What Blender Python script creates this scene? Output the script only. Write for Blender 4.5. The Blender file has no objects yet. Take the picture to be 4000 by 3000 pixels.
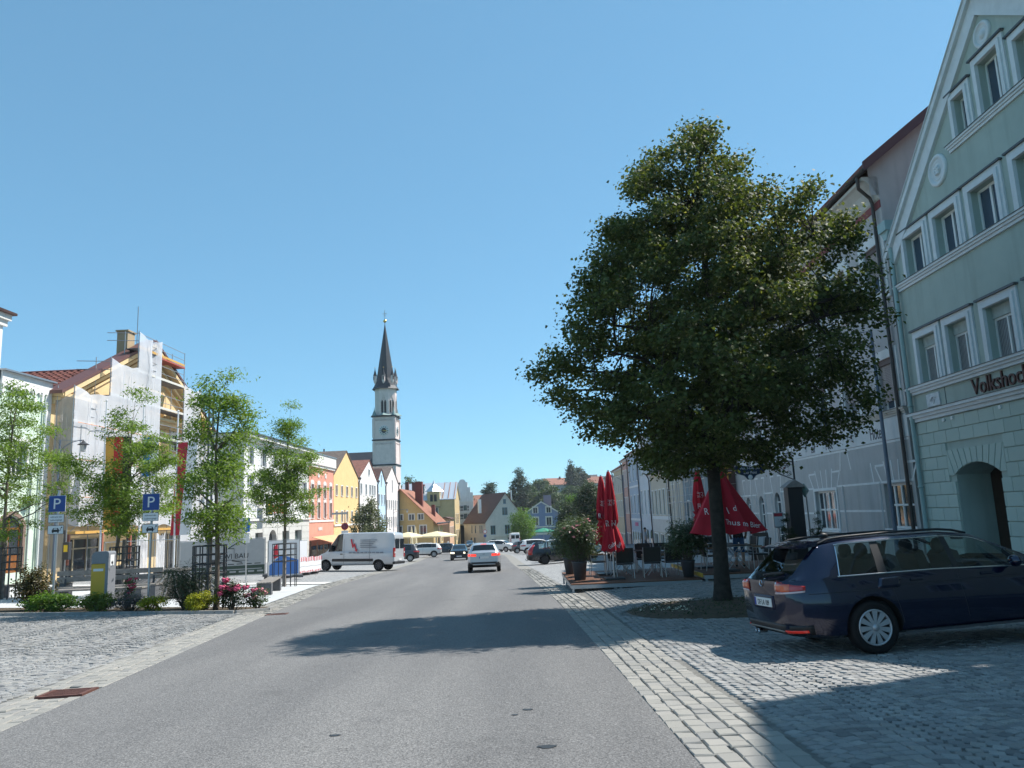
import bpy, bmesh, math, random
import numpy as np
from mathutils import Matrix, Vector
from mathutils.bvhtree import BVHTree
rad = math.radians
S = bpy.context.scene
COL = S.collection

# ---------------------------------------------------------------- camera
cd = bpy.data.cameras.new('camera'); cam = bpy.data.objects.new('camera', cd); COL.objects.link(cam)
cd.sensor_width = 36; cd.lens = 27.0; cd.clip_end = 6000; cd.clip_start = .05
cam.matrix_world = Matrix.Translation((0, 0, 1.5)) @ Matrix.Rotation(rad(90 + 9.6), 4, 'X') @ Matrix.Rotation(rad(-2.4), 4, 'Z')
S.camera = cam
# ---------------------------------------------------------------- sky and sun
SUN_AZ, SUN_EL = 25.0, 51.5           # azimuth from +X towards +Y
w = bpy.data.worlds.new('World'); S.world = w; w.use_nodes = True
nt = w.node_tree; bg = nt.nodes['Background']
sky = nt.nodes.new('ShaderNodeTexSky'); sky.sky_type = 'NISHITA'; sky.sun_disc = False
sky.sun_elevation = rad(SUN_EL); sky.sun_rotation = rad(90 - SUN_AZ)
sky.altitude = 3000; sky.air_density = 1.0; sky.dust_density = 0.0; sky.ozone_density = 2.5
# the photograph's clear summer sky: flatter from zenith to horizon than the raw model
def vmul(src, col):
    m_ = nt.nodes.new('ShaderNodeMix'); m_.data_type = 'RGBA'; m_.blend_type = 'MULTIPLY'; m_.inputs['Factor'].default_value = 1; m_.inputs[7].default_value = (*col, 1); nt.links.new(src, m_.inputs[6]); return m_.outputs[2]
ga = nt.nodes.new('ShaderNodeGamma'); ga.inputs[1].default_value = .54; nt.links.new(vmul(sky.outputs[0], (.155, .175, .177)), ga.inputs[0])
nt.links.new(vmul(ga.outputs[0], (3.45, 5.55, 6.35)), bg.inputs[0]); bg.inputs[1].default_value = 0.105
sd = bpy.data.lights.new('sun', 'SUN'); sd.energy = 5.0; sd.angle = rad(0.53); sd.color = (1, .955, .89)
sun = bpy.data.objects.new('sun', sd); COL.objects.link(sun)
sv = Vector((math.cos(rad(SUN_EL)) * math.cos(rad(SUN_AZ)), math.cos(rad(SUN_EL)) * math.sin(rad(SUN_AZ)), math.sin(rad(SUN_EL))))
sun.rotation_euler = sv.to_track_quat('Z', 'Y').to_euler(); sun.location = sv * 60
S.view_settings.view_transform = 'Standard'; S.view_settings.look = 'None'
S.view_settings.exposure = 0.55; S.view_settings.gamma = 1.0; S.view_settings.use_curve_mapping = False

# ---------------------------------------------------------------- helpers
def gz(x, y):
    """height of the ground"""
    yc = min(max(y, -60), 260)
    z = -.039 * yc + 5.5e-5 * yc * yc
    a = .045 * min(max(0, x - 1.2), 11.3) * min(max((y - 12) / 8, 0), 1)
    b = .03 * min(max(0, -x - 6.5), 19)
    return z + (a + b) * min(max((150 - y) / 60, 0), 1)

class MB:
    def __init__(s): s.v = []; s.f = []; s.m = []; s.M = None; s.mi = 0; s.sm = []
    def add(s, vs, fs, smooth=False):
        b = len(s.v)
        if s.M is not None: vs = [tuple(s.M @ Vector(p)) for p in vs]
        s.v.extend([tuple(p) for p in vs]); s.f.extend([tuple(i + b for i in f) for f in fs])
        s.m.extend([s.mi] * len(fs)); s.sm.extend([smooth] * len(fs)); return s
    def box(s, x0, x1, y0, y1, z0, z1):
        return s.add([(x0, y0, z0), (x1, y0, z0), (x1, y1, z0), (x0, y1, z0), (x0, y0, z1), (x1, y0, z1), (x1, y1, z1), (x0, y1, z1)],
                     [(0, 3, 2, 1), (4, 5, 6, 7), (0, 1, 5, 4), (1, 2, 6, 5), (2, 3, 7, 6), (3, 0, 4, 7)])
    def bbox(s, x0, x1, y0, y1, z0, z1, c=.01):
        """box with chamfered edges on top and sides"""
        p = []
        for z, i in ((z0, c), (z0 + c, 0), (z1 - c, 0), (z1, c)):
            p += [(x0 + i, y0 + i, z), (x1 - i, y0 + i, z), (x1 - i, y1 - i, z), (x0 + i, y1 - i, z)]
        f = [(3, 2, 1, 0), (12, 13, 14, 15)]
        for k in range(3):
            for j in range(4): a = k * 4 + j; b = k * 4 + (j + 1) % 4; f.append((a, b, b + 4, a + 4))
        return s.add(p, f)
    def tube(s, pts, r, n=8, caps=True, smooth=True):
        pts = [Vector(p) for p in pts]; k = len(pts); rs = r if isinstance(r, (list, tuple)) else [r] * k
        vs = []; fs = []; ref = None
        for i, p in enumerate(pts):
            d = (pts[min(i + 1, k - 1)] - pts[max(i - 1, 0)])
            if d.length < 1e-9: d = Vector((0, 0, 1))
            d.normalize()
            if ref is None or abs(ref.dot(d)) > .95: ref = Vector((1, 0, 0)) if abs(d.x) < .8 else Vector((0, 1, 0))
            u = d.cross(ref).normalized(); w_ = d.cross(u); ref = w_.cross(d).normalized() if False else ref
            for j in range(n):
                a = 2 * math.pi * j / n; vs.append(p + (u * math.cos(a) + w_ * math.sin(a)) * rs[i])
        for i in range(k - 1):
            for j in range(n): fs.append((i * n + j, i * n + (j + 1) % n, (i + 1) * n + (j + 1) % n, (i + 1) * n + j))
        s.add(vs, fs, smooth)
        if caps:
            s.add([vs[j] for j in range(n)], [tuple(reversed(range(n)))]); s.add([vs[(k - 1) * n + j] for j in range(n)], [tuple(range(n))])
        return s
    def bar(s, a, b, w_, h):
        """rectangular bar from a to b"""
        a = Vector(a); b = Vector(b); d = (b - a).normalized()
        u = d.cross(Vector((0, 0, 1)));
        if u.length < .01: u = Vector((1, 0, 0))
        u.normalize(); v = u.cross(d); u *= w_ / 2; v *= h / 2
        vs = [a - u - v, a + u - v, a + u + v, a - u + v, b - u - v, b + u - v, b + u + v, b - u + v]
        return s.add(vs, [(0, 1, 2, 3), (7, 6, 5, 4), (0, 4, 5, 1), (1, 5, 6, 2), (2, 6, 7, 3), (3, 7, 4, 0)])
    def lathe(s, prof, n=16, c=(0, 0, 0), smooth=True, ax='z'):
        vs = []; fs = []; k = len(prof)
        for (r, z) in prof:
            for j in range(n):
                a = 2 * math.pi * j / n; x, y = r * math.cos(a), r * math.sin(a)
                vs.append((c[0] + x, c[1] + y, c[2] + z) if ax == 'z' else ((c[0] + x, c[1] + z, c[2] + y) if ax == 'y' else (c[0] + z, c[1] + x, c[2] + y)))
        for i in range(k - 1):
            for j in range(n):
                q = (i * n + j, i * n + (j + 1) % n, (i + 1) * n + (j + 1) % n, (i + 1) * n + j)
                fs.append(q if ax != 'y' else q[::-1])
        return s.add(vs, fs, smooth)
    def prism(s, pts, y0, y1):
        """polygon in the xz plane (counter-clockwise seen from -y) extruded along y"""
        n = len(pts); vs = [(x, y0, z) for x, z in pts] + [(x, y1, z) for x, z in pts]
        fs = [tuple(range(n)), tuple(reversed(range(n, 2 * n)))]
        for i in range(n): j = (i + 1) % n; fs.append((i, i + n, j + n, j))
        return s.add(vs, fs)
    def slab(s, pts, z0, z1):
        """polygon in the xy plane extruded along z"""
        n = len(pts); vs = [(x, y, z0) for x, y in pts] + [(x, y, z1) for x, y in pts]
        fs = [tuple(reversed(range(n))), tuple(range(n, 2 * n))]
        for i in range(n): j = (i + 1) % n; fs.append((i, j, j + n, i + n))
        return s.add(vs, fs)
    def ico(s, c, r, sub=2, sq=(1, 1, 1), jit=0, rnd=None):
        bm = bmesh.new(); bmesh.ops.create_icosphere(bm, subdivisions=sub, radius=1)
        vs = []
        for v in bm.verts:
            k = 1 + (rnd.uniform(-jit, jit) if rnd else 0)
            vs.append((c[0] + v.co.x * r * sq[0] * k, c[1] + v.co.y * r * sq[1] * k, c[2] + v.co.z * r * sq[2] * k))
        fs = [tuple(v.index for v in f.verts) for f in bm.faces]; bm.free()
        return s.add(vs, fs, True)
    def mesh(s, name):
        me = bpy.data.meshes.new(name); me.from_pydata(s.v, [], s.f)
        if any(s.sm): me.polygons.foreach_set('use_smooth', s.sm)
        if any(s.m): me.polygons.foreach_set('material_index', s.m)
        me.update(); return me
    def build(s, name, mat, parent=None, **kw):
        return ob(name, s.mesh(name), mat, parent, **kw)

def ob(name, me, mat=None, parent=None, loc=None, rot=None, scale=None, kind=None, label=None):
    o = bpy.data.objects.new(name, me); COL.objects.link(o)
    if me is not None and mat is not None:
        ms = mat if isinstance(mat, (list, tuple)) else [mat]
        if len(me.materials) == 0:
            for m_ in ms: me.materials.append(m_)
    if parent is not None: o.parent = parent
    if loc is not None: o.location = loc
    if rot is not None: o.rotation_euler = rot
    if scale is not None: o.scale = scale
    if kind: o['kind'] = kind
    if label: o['label'] = label
    return o
def tag(o, label, cat, group=None):
    o['label'] = label; o['category'] = cat
    if group: o['group'] = group
    return o
def thing(name, label, cat, loc=(0, 0, 0), rz=0, group=None):
    o = bpy.data.objects.new(name, None); COL.objects.link(o); o.empty_display_size = .3
    o.location = loc; o.rotation_euler = (0, 0, rz); return tag(o, label, cat, group)
def copy_tree(o, parent=None):
    c = o.copy(); COL.objects.link(c)
    if parent is not None: c.parent = parent
    for ch in list(o.children): copy_tree(ch, c)
    return c
def on_ground(o, x, y, heading, scale=1.0, dz=0):
    """stand o (local x forward) on the sloping ground, heading in radians from +X"""
    e = .4; n = Vector((-(gz(x + e, y) - gz(x - e, y)) / (2 * e), -(gz(x, y + e) - gz(x, y - e)) / (2 * e), 1)).normalized()
    f = Vector((math.cos(heading), math.sin(heading), 0)); f = (f - n * f.dot(n)).normalized(); l = n.cross(f)
    M = Matrix((f, l, n)).transposed().to_4x4(); M.translation = (x, y, gz(x, y) + dz)
    o.matrix_world = M @ Matrix.Scale(scale, 4); return o
def children_of(o):
    r = []
    for c in o.children: r.append(c); r += children_of(c)
    return r

# ---------------------------------------------------------------- materials
MATS = {}
def nodes(name):
    m = bpy.data.materials.new(name); m.use_nodes = True; n = m.node_tree
    return m, n, n.nodes['Principled BSDF'], n.links.new
def N(n, t, **k):
    x = n.nodes.new('ShaderNode' + t)
    for a, b in k.items():
        if a.startswith('i_'): x.inputs[a[2:].replace('_', ' ')].default_value = b
        else: setattr(x, a, b)
    return x
def plain(name, col, rough=.6, metal=0, coat=0, emit=None, es=0, spec=None):
    if name in MATS: return MATS[name]
    m, n, p, L = nodes(name); MATS[name] = m
    p.inputs['Base Color'].default_value = (*col, 1); p.inputs['Roughness'].default_value = rough; p.inputs['Metallic'].default_value = metal
    p.inputs['Coat Weight'].default_value = coat; p.inputs['Coat Roughness'].default_value = .04
    if spec is not None: p.inputs['Specular IOR Level'].default_value = spec
    if emit: p.inputs['Emission Color'].default_value = (*emit, 1); p.inputs['Emission Strength'].default_value = es
    return m
def rough_mat(name, col, rough=.85, scale=6, var=.25, bump=.25, bscale=60, col2=None, detail=6, coords='Object', dirt=0, spec=.3, metal=0):
    """noise-mottled surface with fine relief; col2 adds a second tone, dirt adds rain streaks of soot"""
    if name in MATS: return MATS[name]
    m, n, p, L = nodes(name); MATS[name] = m
    tc = N(n, 'TexCoord'); a = N(n, 'TexNoise'); a.inputs['Scale'].default_value = scale; a.inputs['Detail'].default_value = detail; a.inputs['Roughness'].default_value = .62
    L(tc.outputs[coords], a.inputs['Vector'])
    r = N(n, 'ValToRGB'); c2 = col2 or tuple(c * (1 - var) for c in col)
    r.color_ramp.elements[0].color = (*c2, 1); r.color_ramp.elements[1].color = (*[min(1, c * (1 + var * .35)) for c in col], 1)
    r.color_ramp.elements[0].position = .3; r.color_ramp.elements[1].position = .68
    L(a.outputs['Fac'], r.inputs['Fac']); out = r.outputs['Color']
    if dirt:
        mp = N(n, 'Mapping'); mp.inputs['Scale'].default_value = (2.2, 2.2, .22); L(tc.outputs[coords], mp.inputs[0])
        d = N(n, 'TexNoise'); d.inputs['Scale'].default_value = 1.6; d.inputs['Detail'].default_value = 7; L(mp.outputs[0], d.inputs['Vector'])
        dr = N(n, 'ValToRGB'); dr.color_ramp.elements[0].position = .5; dr.color_ramp.elements[1].position = .78
        dr.color_ramp.elements[0].color = (0, 0, 0, 1); dr.color_ramp.elements[1].color = (dirt, dirt, dirt, 1)
        L(d.outputs['Fac'], dr.inputs['Fac']); mx = N(n, 'Mix', data_type='RGBA'); L(dr.outputs['Color'], mx.inputs['Factor'])
        L(out, mx.inputs[6]); mx.inputs[7].default_value = (col[0] * .45, col[1] * .43, col[2] * .4, 1); out = mx.outputs[2]
    L(out, p.inputs['Base Color']); p.inputs['Roughness'].default_value = rough; p.inputs['Specular IOR Level'].default_value = spec; p.inputs['Metallic'].default_value = metal
    if bump:
        b = N(n, 'TexNoise'); b.inputs['Scale'].default_value = bscale; b.inputs['Detail'].default_value = 5; L(tc.outputs[coords], b.inputs['Vector'])
        bp = N(n, 'Bump'); bp.inputs['Strength'].default_value = bump; bp.inputs['Distance'].default_value = .01
        L(b.outputs['Fac'], bp.inputs['Height']); L(bp.outputs[0], p.inputs['Normal'])
    return m
def stucco(name, col, dirt=.25): return rough_mat(name, col, .92, 1.1, .10, .35, 90, dirt=dirt)
def island_mat(name, cols, rough=.8, bump=.3, bscale=80, spec=.3, tr=0, fine=0):
    """colour picked per loose piece (stone, leaf, tile) from a ramp"""
    if name in MATS: return MATS[name]
    m, n, p, L = nodes(name); MATS[name] = m
    g = N(n, 'NewGeometry'); oi = N(n, 'ObjectInfo'); ad = N(n, 'Math', operation='ADD'); fr = N(n, 'Math', operation='FRACT')
    L(g.outputs['Random Per Island'], ad.inputs[0]); L(oi.outputs['Random'], ad.inputs[1]); L(ad.outputs[0], fr.inputs[0])
    r = N(n, 'ValToRGB'); e = r.color_ramp.elements
    while len(e) < len(cols): e.new(.5)
    for i, c in enumerate(cols): e[i].position = i / (len(cols) - 1) if len(cols) > 1 else 0; e[i].color = (*c, 1)
    L(fr.outputs[0], r.inputs['Fac']); out = r.outputs['Color']
    if fine or bump:
        tc = N(n, 'TexCoord'); b = N(n, 'TexNoise'); b.inputs['Scale'].default_value = bscale; b.inputs['Detail'].default_value = 5; L(tc.outputs['Object'], b.inputs['Vector'])
    if fine:
        mx = N(n, 'Mix', data_type='RGBA', blend_type='MULTIPLY'); mx.inputs['Factor'].default_value = 1
        rr = N(n, 'ValToRGB'); rr.color_ramp.elements[0].color = (1 - fine,) * 3 + (1,); rr.color_ramp.elements[0].position = .3; rr.color_ramp.elements[1].position = .7
        L(b.outputs['Fac'], rr.inputs['Fac']); L(out, mx.inputs[6]); L(rr.outputs['Color'], mx.inputs[7]); out = mx.outputs[2]
    L(out, p.inputs['Base Color']); p.inputs['Roughness'].default_value = rough; p.inputs['Specular IOR Level'].default_value = spec
    if bump:
        bp = N(n, 'Bump'); bp.inputs['Strength'].default_value = bump; bp.inputs['Distance'].default_value = .006; L(b.outputs['Fac'], bp.inputs['Height']); L(bp.outputs[0], p.inputs['Normal'])
    if tr:
        t = N(n, 'BsdfTranslucent'); mg = N(n, 'Mix', data_type='RGBA', blend_type='MULTIPLY'); mg.inputs['Factor'].default_value = 1; mg.inputs[7].default_value = (1.25, 1.35, .5, 1)
        L(out, mg.inputs[6]); L(mg.outputs[2], t.inputs['Color'])
        ms = N(n, 'MixShader'); ms.inputs[0].default_value = tr; L(p.outputs[0], ms.inputs[1]); L(t.outputs[0], ms.inputs[2]); L(ms.outputs[0], n.nodes['Material Output'].inputs[0])
    return m
def window_glass(name='window_glass', col=(.035, .045, .055), tint=None):
    if name in MATS: return MATS[name]
    m, n, p, L = nodes(name); MATS[name] = m
    p.inputs['Base Color'].default_value = (*col, 1); p.inputs['Roughness'].default_value = .06; p.inputs['Specular IOR Level'].default_value = .75
    tc = N(n, 'TexCoord'); b = N(n, 'TexNoise'); b.inputs['Scale'].default_value = 2.2; L(tc.outputs['Object'], b.inputs['Vector'])
    bp = N(n, 'Bump'); bp.inputs['Strength'].default_value = .12; bp.inputs['Distance'].default_value = .02; L(b.outputs['Fac'], bp.inputs['Height']); L(bp.outputs[0], p.inputs['Normal'])
    return m
def curtain_glass(name='curtained_glass'):
    if name in MATS: return MATS[name]
    m, n, p, L = nodes(name); MATS[name] = m; tc = N(n, 'TexCoord'); w_ = N(n, 'TexWave', bands_direction='X'); w_.inputs['Scale'].default_value = 5; w_.inputs['Distortion'].default_value = 2.5; w_.inputs['Detail'].default_value = 2; L(tc.outputs['Object'], w_.inputs['Vector'])
    r = N(n, 'ValToRGB'); r.color_ramp.elements[0].color = (.06, .065, .075, 1); r.color_ramp.elements[1].color = (.30, .31, .32, 1); L(w_.outputs['Fac'], r.inputs['Fac']); L(r.outputs['Color'], p.inputs['Base Color']); p.inputs['Roughness'].default_value = .5; p.inputs['Coat Weight'].default_value = 1; p.inputs['Coat Roughness'].default_value = .03
    return m
def clear_glass(name, tint=(.55, .62, .6)):
    if name in MATS: return MATS[name]
    m, n, p, L = nodes(name); MATS[name] = m
    t = N(n, 'BsdfTransparent'); t.inputs[0].default_value = (*tint, 1); g = N(n, 'BsdfGlossy'); g.inputs['Roughness'].default_value = .02; g.inputs[0].default_value = (.9, .95, 1, 1)
    lw_ = N(n, 'LayerWeight'); lw_.inputs[0].default_value = .5; pw = N(n, 'Math', operation='POWER'); pw.inputs[1].default_value = 3.5; L(lw_.outputs['Facing'], pw.inputs[0]); fz = N(n, 'Math', operation='MULTIPLY_ADD'); fz.inputs[1].default_value = .75; fz.inputs[2].default_value = .06; L(pw.outputs[0], fz.inputs[0]); ms = N(n, 'MixShader'); L(fz.outputs[0], ms.inputs[0]); L(t.outputs[0], ms.inputs[1]); L(g.outputs[0], ms.inputs[2]); L(ms.outputs[0], n.nodes['Material Output'].inputs[0])
    return m
def sheet_mat(name, col, alpha=.4, tl=.5):
    """thin translucent sheeting or netting"""
    if name in MATS: return MATS[name]
    m, n, p, L = nodes(name); MATS[name] = m
    p.inputs['Base Color'].default_value = (*col, 1); p.inputs['Roughness'].default_value = .35
    t = N(n, 'BsdfTranslucent'); t.inputs[0].default_value = (*col, 1); tr = N(n, 'BsdfTransparent')
    a = N(n, 'MixShader'); a.inputs[0].default_value = tl; L(p.outputs[0], a.inputs[1]); L(t.outputs[0], a.inputs[2])
    b = N(n, 'MixShader'); tc = N(n, 'TexCoord'); no = N(n, 'TexNoise'); no.inputs['Scale'].default_value = 1.2; no.inputs['Detail'].default_value = 5; L(tc.outputs['Object'], no.inputs['Vector'])
    mr = N(n, 'MapRange'); mr.inputs[3].default_value = max(0, alpha - .12); mr.inputs[4].default_value = alpha + .12; L(no.outputs['Fac'], mr.inputs[0])
    L(mr.outputs[0], b.inputs[0]); L(a.outputs[0], b.inputs[1]); L(tr.outputs[0], b.inputs[2]); L(b.outputs[0], n.nodes['Material Output'].inputs[0])
    return m
def car_paint(name, col, metal=.3, rough=.28):
    if name in MATS: return MATS[name]
    m, n, p, L = nodes(name); MATS[name] = m
    p.inputs['Base Color'].default_value = (*col, 1); p.inputs['Metallic'].default_value = metal; p.inputs['Coat Weight'].default_value = 1; p.inputs['Coat Roughness'].default_value = .03
    tc = N(n, 'TexCoord'); a = N(n, 'TexNoise'); a.inputs['Scale'].default_value = 3; a.inputs['Detail'].default_value = 8; L(tc.outputs['Object'], a.inputs['Vector'])
    mr = N(n, 'MapRange'); mr.inputs[3].default_value = rough - .06; mr.inputs[4].default_value = rough + .14; L(a.outputs['Fac'], mr.inputs[0]); L(mr.outputs[0], p.inputs['Roughness'])
    return m

def text_mesh(body, size=1, ext=.004, align='LEFT', sx=1.0, shear=0, space=1.0):
    cu = bpy.data.curves.new('lettering', 'FONT'); cu.body = body; cu.size = size; cu.extrude = ext; cu.align_x = align; cu.shear = shear; cu.space_character = space; cu.resolution_u = 3
    o = bpy.data.objects.new('lettering', cu); COL.objects.link(o)
    me = bpy.data.meshes.new_from_object(o.evaluated_get(bpy.context.evaluated_depsgraph_get())); bpy.data.objects.remove(o); bpy.data.curves.remove(cu)
    if sx != 1: me.transform(Matrix.Scale(sx, 4, (1, 0, 0)))
    return me
def text(body, size, mat, parent, loc, rot=(rad(90), 0, 0), name='lettering', **k):
    return ob(name, text_mesh(body, size, **k), mat, parent, loc=loc, rot=rot)
# ================================================================ GROUND
def sst(a, b, x):
    t = min(max((x - a) / (b - a), 0), 1); return t * t * (3 - 2 * t)
def terr(x, y):
    """terrain including the hill beyond the town"""
    z = gz(min(max(x, -40), 40), y)
    k = sst(232, 470, y) * (1 - .35 * sst(60, 260, -x))
    return z + 19 * k + 1.5 * math.sin(x * .021 + 1.3) * sst(250, 330, y) + 10 * sst(600, 1500, y) + 5 * sst(60, 300, abs(x)) * sst(60, 200, y)
def sheet(name, xs_of_y, ys, mat, dz=0, n=10, kind='structure', zf=gz):
    mb = MB(); rows = []
    for y in ys:
        a, b = xs_of_y(y); rows.append([(a + (b - a) * i / n, y) for i in range(n + 1)])
    vs = [(x, y, zf(x, y) + dz) for r in rows for x, y in r]; fs = []
    for j in range(len(rows) - 1):
        for i in range(n): k = j * (n + 1) + i; fs.append((k, k + 1, k + n + 2, k + n + 1))
    mb.add(vs, fs, True); return mb.build(name, mat, kind=kind)
def lerp_pts(pts):
    ys = [p[0] for p in pts]; xs = [p[1] for p in pts]
    return lambda y: float(np.interp(y, ys, xs))
xr = lerp_pts([(-20, 1.2), (5.45, 1.16), (9.85, 1.11), (20.5, .95), (30, .6), (40, .25), (58, -.56), (70, -.95), (86, -1.6), (110, -4), (140, -9), (165, -13)])
xl = lerp_pts([(-20, -2.6), (0, -4), (7.5, -4.86), (18.9, -6.3), (33.4, -7.9), (48.6, -8.4), (67, -8.95), (97, -10.7), (138, -14), (165, -17.5)])
GW = .80      # width of the gutter strip of setts

grass_m = rough_mat('meadow_grass', (.05, .075, .025), .95, .05, .5, .5, 3, col2=(.03, .05, .018))
ys = [-80, -40, -20] + list(np.arange(-10, 240, 5)) + list(np.arange(240, 700, 15)) + [750, 820, 900, 1000, 1200, 1500, 2000, 2600]
xs = [-1500, -900, -600, -400, -260, -160, -110, -80, -60, -45] + list(range(-40, 42, 2)) + [45, 60, 80, 110, 160, 260, 400, 600, 900, 1500]
mb = MB(); vs = [(x, y, terr(x, y) - .12) for y in ys for x in xs]; nx = len(xs)
mb.add(vs, [(j * nx + i, j * nx + i + 1, (j + 1) * nx + i + 1, (j + 1) * nx + i) for j in range(len(ys) - 1) for i in range(nx - 1)], True)
mb.build('ground', grass_m, kind='structure')

# asphalt: fine bright aggregate, darker wheel tracks and patches
def asphalt():
    m, n, p, L = nodes('asphalt'); tc = N(n, 'TexCoord')
    a = N(n, 'TexNoise'); a.inputs['Scale'].default_value = 55; a.inputs['Detail'].default_value = 3; a.inputs['Roughness'].default_value = .8; L(tc.outputs['Object'], a.inputs['Vector'])
    v = N(n, 'TexVoronoi'); v.inputs['Scale'].default_value = 75; L(tc.outputs['Object'], v.inputs['Vector'])
    r = N(n, 'ValToRGB'); e = r.color_ramp.elements; e[0].position = .33; e[0].color = (.088, .087, .086, 1); e[1].position = .66; e[1].color = (.265, .26, .255, 1)
    L(a.outputs['Fac'], r.inputs['Fac'])
    vr = N(n, 'ValToRGB'); vr.color_ramp.elements[0].color = (.62, .62, .62, 1); vr.color_ramp.elements[1].color = (1.25, 1.25, 1.25, 1); L(v.outputs['Color'], vr.inputs['Fac'])
    m1 = N(n, 'Mix', data_type='RGBA', blend_type='MULTIPLY'); m1.inputs['Factor'].default_value = 1; L(r.outputs['Color'], m1.inputs[6]); L(vr.outputs['Color'], m1.inputs[7])
    mp = N(n, 'Mapping'); mp.inputs['Scale'].default_value = (.55, .05, 1); L(tc.outputs['Object'], mp.inputs[0])
    b = N(n, 'TexNoise'); b.inputs['Scale'].default_value = 1.3; b.inputs['Detail'].default_value = 6; L(mp.outputs[0], b.inputs['Vector'])
    br = N(n, 'ValToRGB'); br.color_ramp.elements[0].position = .3; br.color_ramp.elements[1].position = .7; br.color_ramp.elements[0].color = (.76, .76, .77, 1); br.color_ramp.elements[1].color = (1.12, 1.11, 1.09, 1)
    L(b.outputs['Fac'], br.inputs['Fac']); m2 = N(n, 'Mix', data_type='RGBA', blend_type='MULTIPLY'); m2.inputs['Factor'].default_value = 1
    L(m1.outputs[2], m2.inputs[6]); L(br.outputs['Color'], m2.inputs[7])
    c = N(n, 'TexNoise'); c.inputs['Scale'].default_value = .9; c.inputs['Detail'].default_value = 9; c.inputs['Roughness'].default_value = .7; L(tc.outputs['Object'], c.inputs['Vector'])
    cr = N(n, 'ValToRGB'); cr.color_ramp.elements[0].position = .26; cr.color_ramp.elements[1].position = .42; cr.color_ramp.elements[0].color = (.72, .72, .73, 1); cr.color_ramp.elements[1].color = (1, 1, 1, 1)
    L(c.outputs['Fac'], cr.inputs['Fac']); m3 = N(n, 'Mix', data_type='RGBA', blend_type='MULTIPLY'); m3.inputs['Factor'].default_value = 1; L(m2.outputs[2], m3.inputs[6]); L(cr.outputs['Color'], m3.inputs[7])
    L(m3.outputs[2], p.inputs['Base Color']); p.inputs['Roughness'].default_value = .82; p.inputs['Specular IOR Level'].default_value = .35
    bp = N(n, 'Bump'); bp.inputs['Strength'].default_value = .7; bp.inputs['Distance'].default_value = .006; L(v.outputs['Distance'], bp.inputs['Height']); L(bp.outputs[0], p.inputs['Normal'])
    return m
ry = list(np.arange(-12, 172, 1.5))
road = sheet('road', lambda y: (xl(y), xr(y)), ry, asphalt(), 0, 12)
# dark tar spots on the asphalt
tar = plain('tar', (.03, .03, .03), .5)
mb = MB()
for x, y, r in ((.15, 6.15, .045), (-.42, 5.6, .05), (.02, 7.5, .03), (-1.6, 6.8, .03), (-.1, 7.3, .02)):
    mb.add([(x + r * 1.6 * math.cos(a) * (1 + .3 * math.sin(3 * a)), y + r * math.sin(a), gz(x, y) + .005) for a in np.linspace(0, 6.0, 11)], [tuple(range(11))])
mb.build('tar_spots', tar, road)

def cobble_far(name, c0, c1, sc):
    m, n, p, L = nodes(name); tc = N(n, 'TexCoord'); v = N(n, 'TexVoronoi'); v.inputs['Scale'].default_value = sc; L(tc.outputs['Object'], v.inputs['Vector'])
    d = N(n, 'TexVoronoi', feature='DISTANCE_TO_EDGE'); d.inputs['Scale'].default_value = sc; L(tc.outputs['Object'], d.inputs['Vector'])
    r = N(n, 'ValToRGB'); r.color_ramp.elements[0].color = (*c0, 1); r.color_ramp.elements[1].color = (*c1, 1); L(v.outputs['Color'], r.inputs['Fac'])
    e = N(n, 'ValToRGB'); e.color_ramp.elements[0].color = (.35, .34, .32, 1); e.color_ramp.elements[1].color = (1, 1, 1, 1); e.color_ramp.elements[1].position = .09; L(d.outputs['Distance'], e.inputs['Fac'])
    x = N(n, 'Mix', data_type='RGBA', blend_type='MULTIPLY'); x.inputs['Factor'].default_value = 1; L(r.outputs['Color'], x.inputs[6]); L(e.outputs['Color'], x.inputs[7]); L(x.outputs[2], p.inputs['Base Color']); p.inputs['Roughness'].default_value = .85
    bp = N(n, 'Bump'); bp.inputs['Strength'].default_value = .6; bp.inputs['Distance'].default_value = .02; L(d.outputs['Distance'], bp.inputs['Height']); L(bp.outputs[0], p.inputs['Normal']); return m
sq_m = cobble_far('square_cobbles', (.22, .225, .23), (.38, .38, .37), 9)
sheet('market_square_left', lambda y: (-33, xl(y) - GW), list(np.arange(20, 172, 3)), sq_m, -.03, 18)
sheet('market_square_right', lambda y: (xr(y) + GW, 14.5), list(np.arange(24, 172, 3)), sq_m, -.03, 12)
joint = rough_mat('joint_sand', (.19, .185, .17), .95, 9, .4, .5, 120)
bed_l = sheet('cobble_paving_left', lambda y: (-24, xl(y) - GW + .01), list(np.arange(2, 22, 1.5)), joint, -.016, 14)
bed_r = sheet('cobble_paving_right', lambda y: (xr(y) + GW - .01, 11.3), list(np.arange(0, 26, 1.5)), joint, -.016, 14)
strip_m = rough_mat('gutter_strip', (.27, .26, .235), .9, 5, .3, .4, 30)
gut_l = sheet('gutter_left', lambda y: (xl(y) - GW, xl(y)), list(np.arange(-4, 172, 2)), strip_m, -.022, 2)
gut_r = sheet('gutter_right', lambda y: (xr(y), xr(y) + GW), list(np.arange(-4, 172, 2)), strip_m, -.022, 2)
slab_m = rough_mat('granite_slabs', (.50, .51, .51), .85, 2.2, .16, .3, 40)
sheet('plaza_paving', lambda y: (-25, xl(y) - GW - .05), list(np.arange(20.6, 35.2, 1.2)), slab_m, -.006, 14)
sheet('pale_band', lambda y: (-22, xl(y) - GW - .05), [35.6, 36.4, 37.2], rough_mat('pale_stone', (.68, .67, .63), .8, 3, .1, .2), .0, 12)
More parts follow.
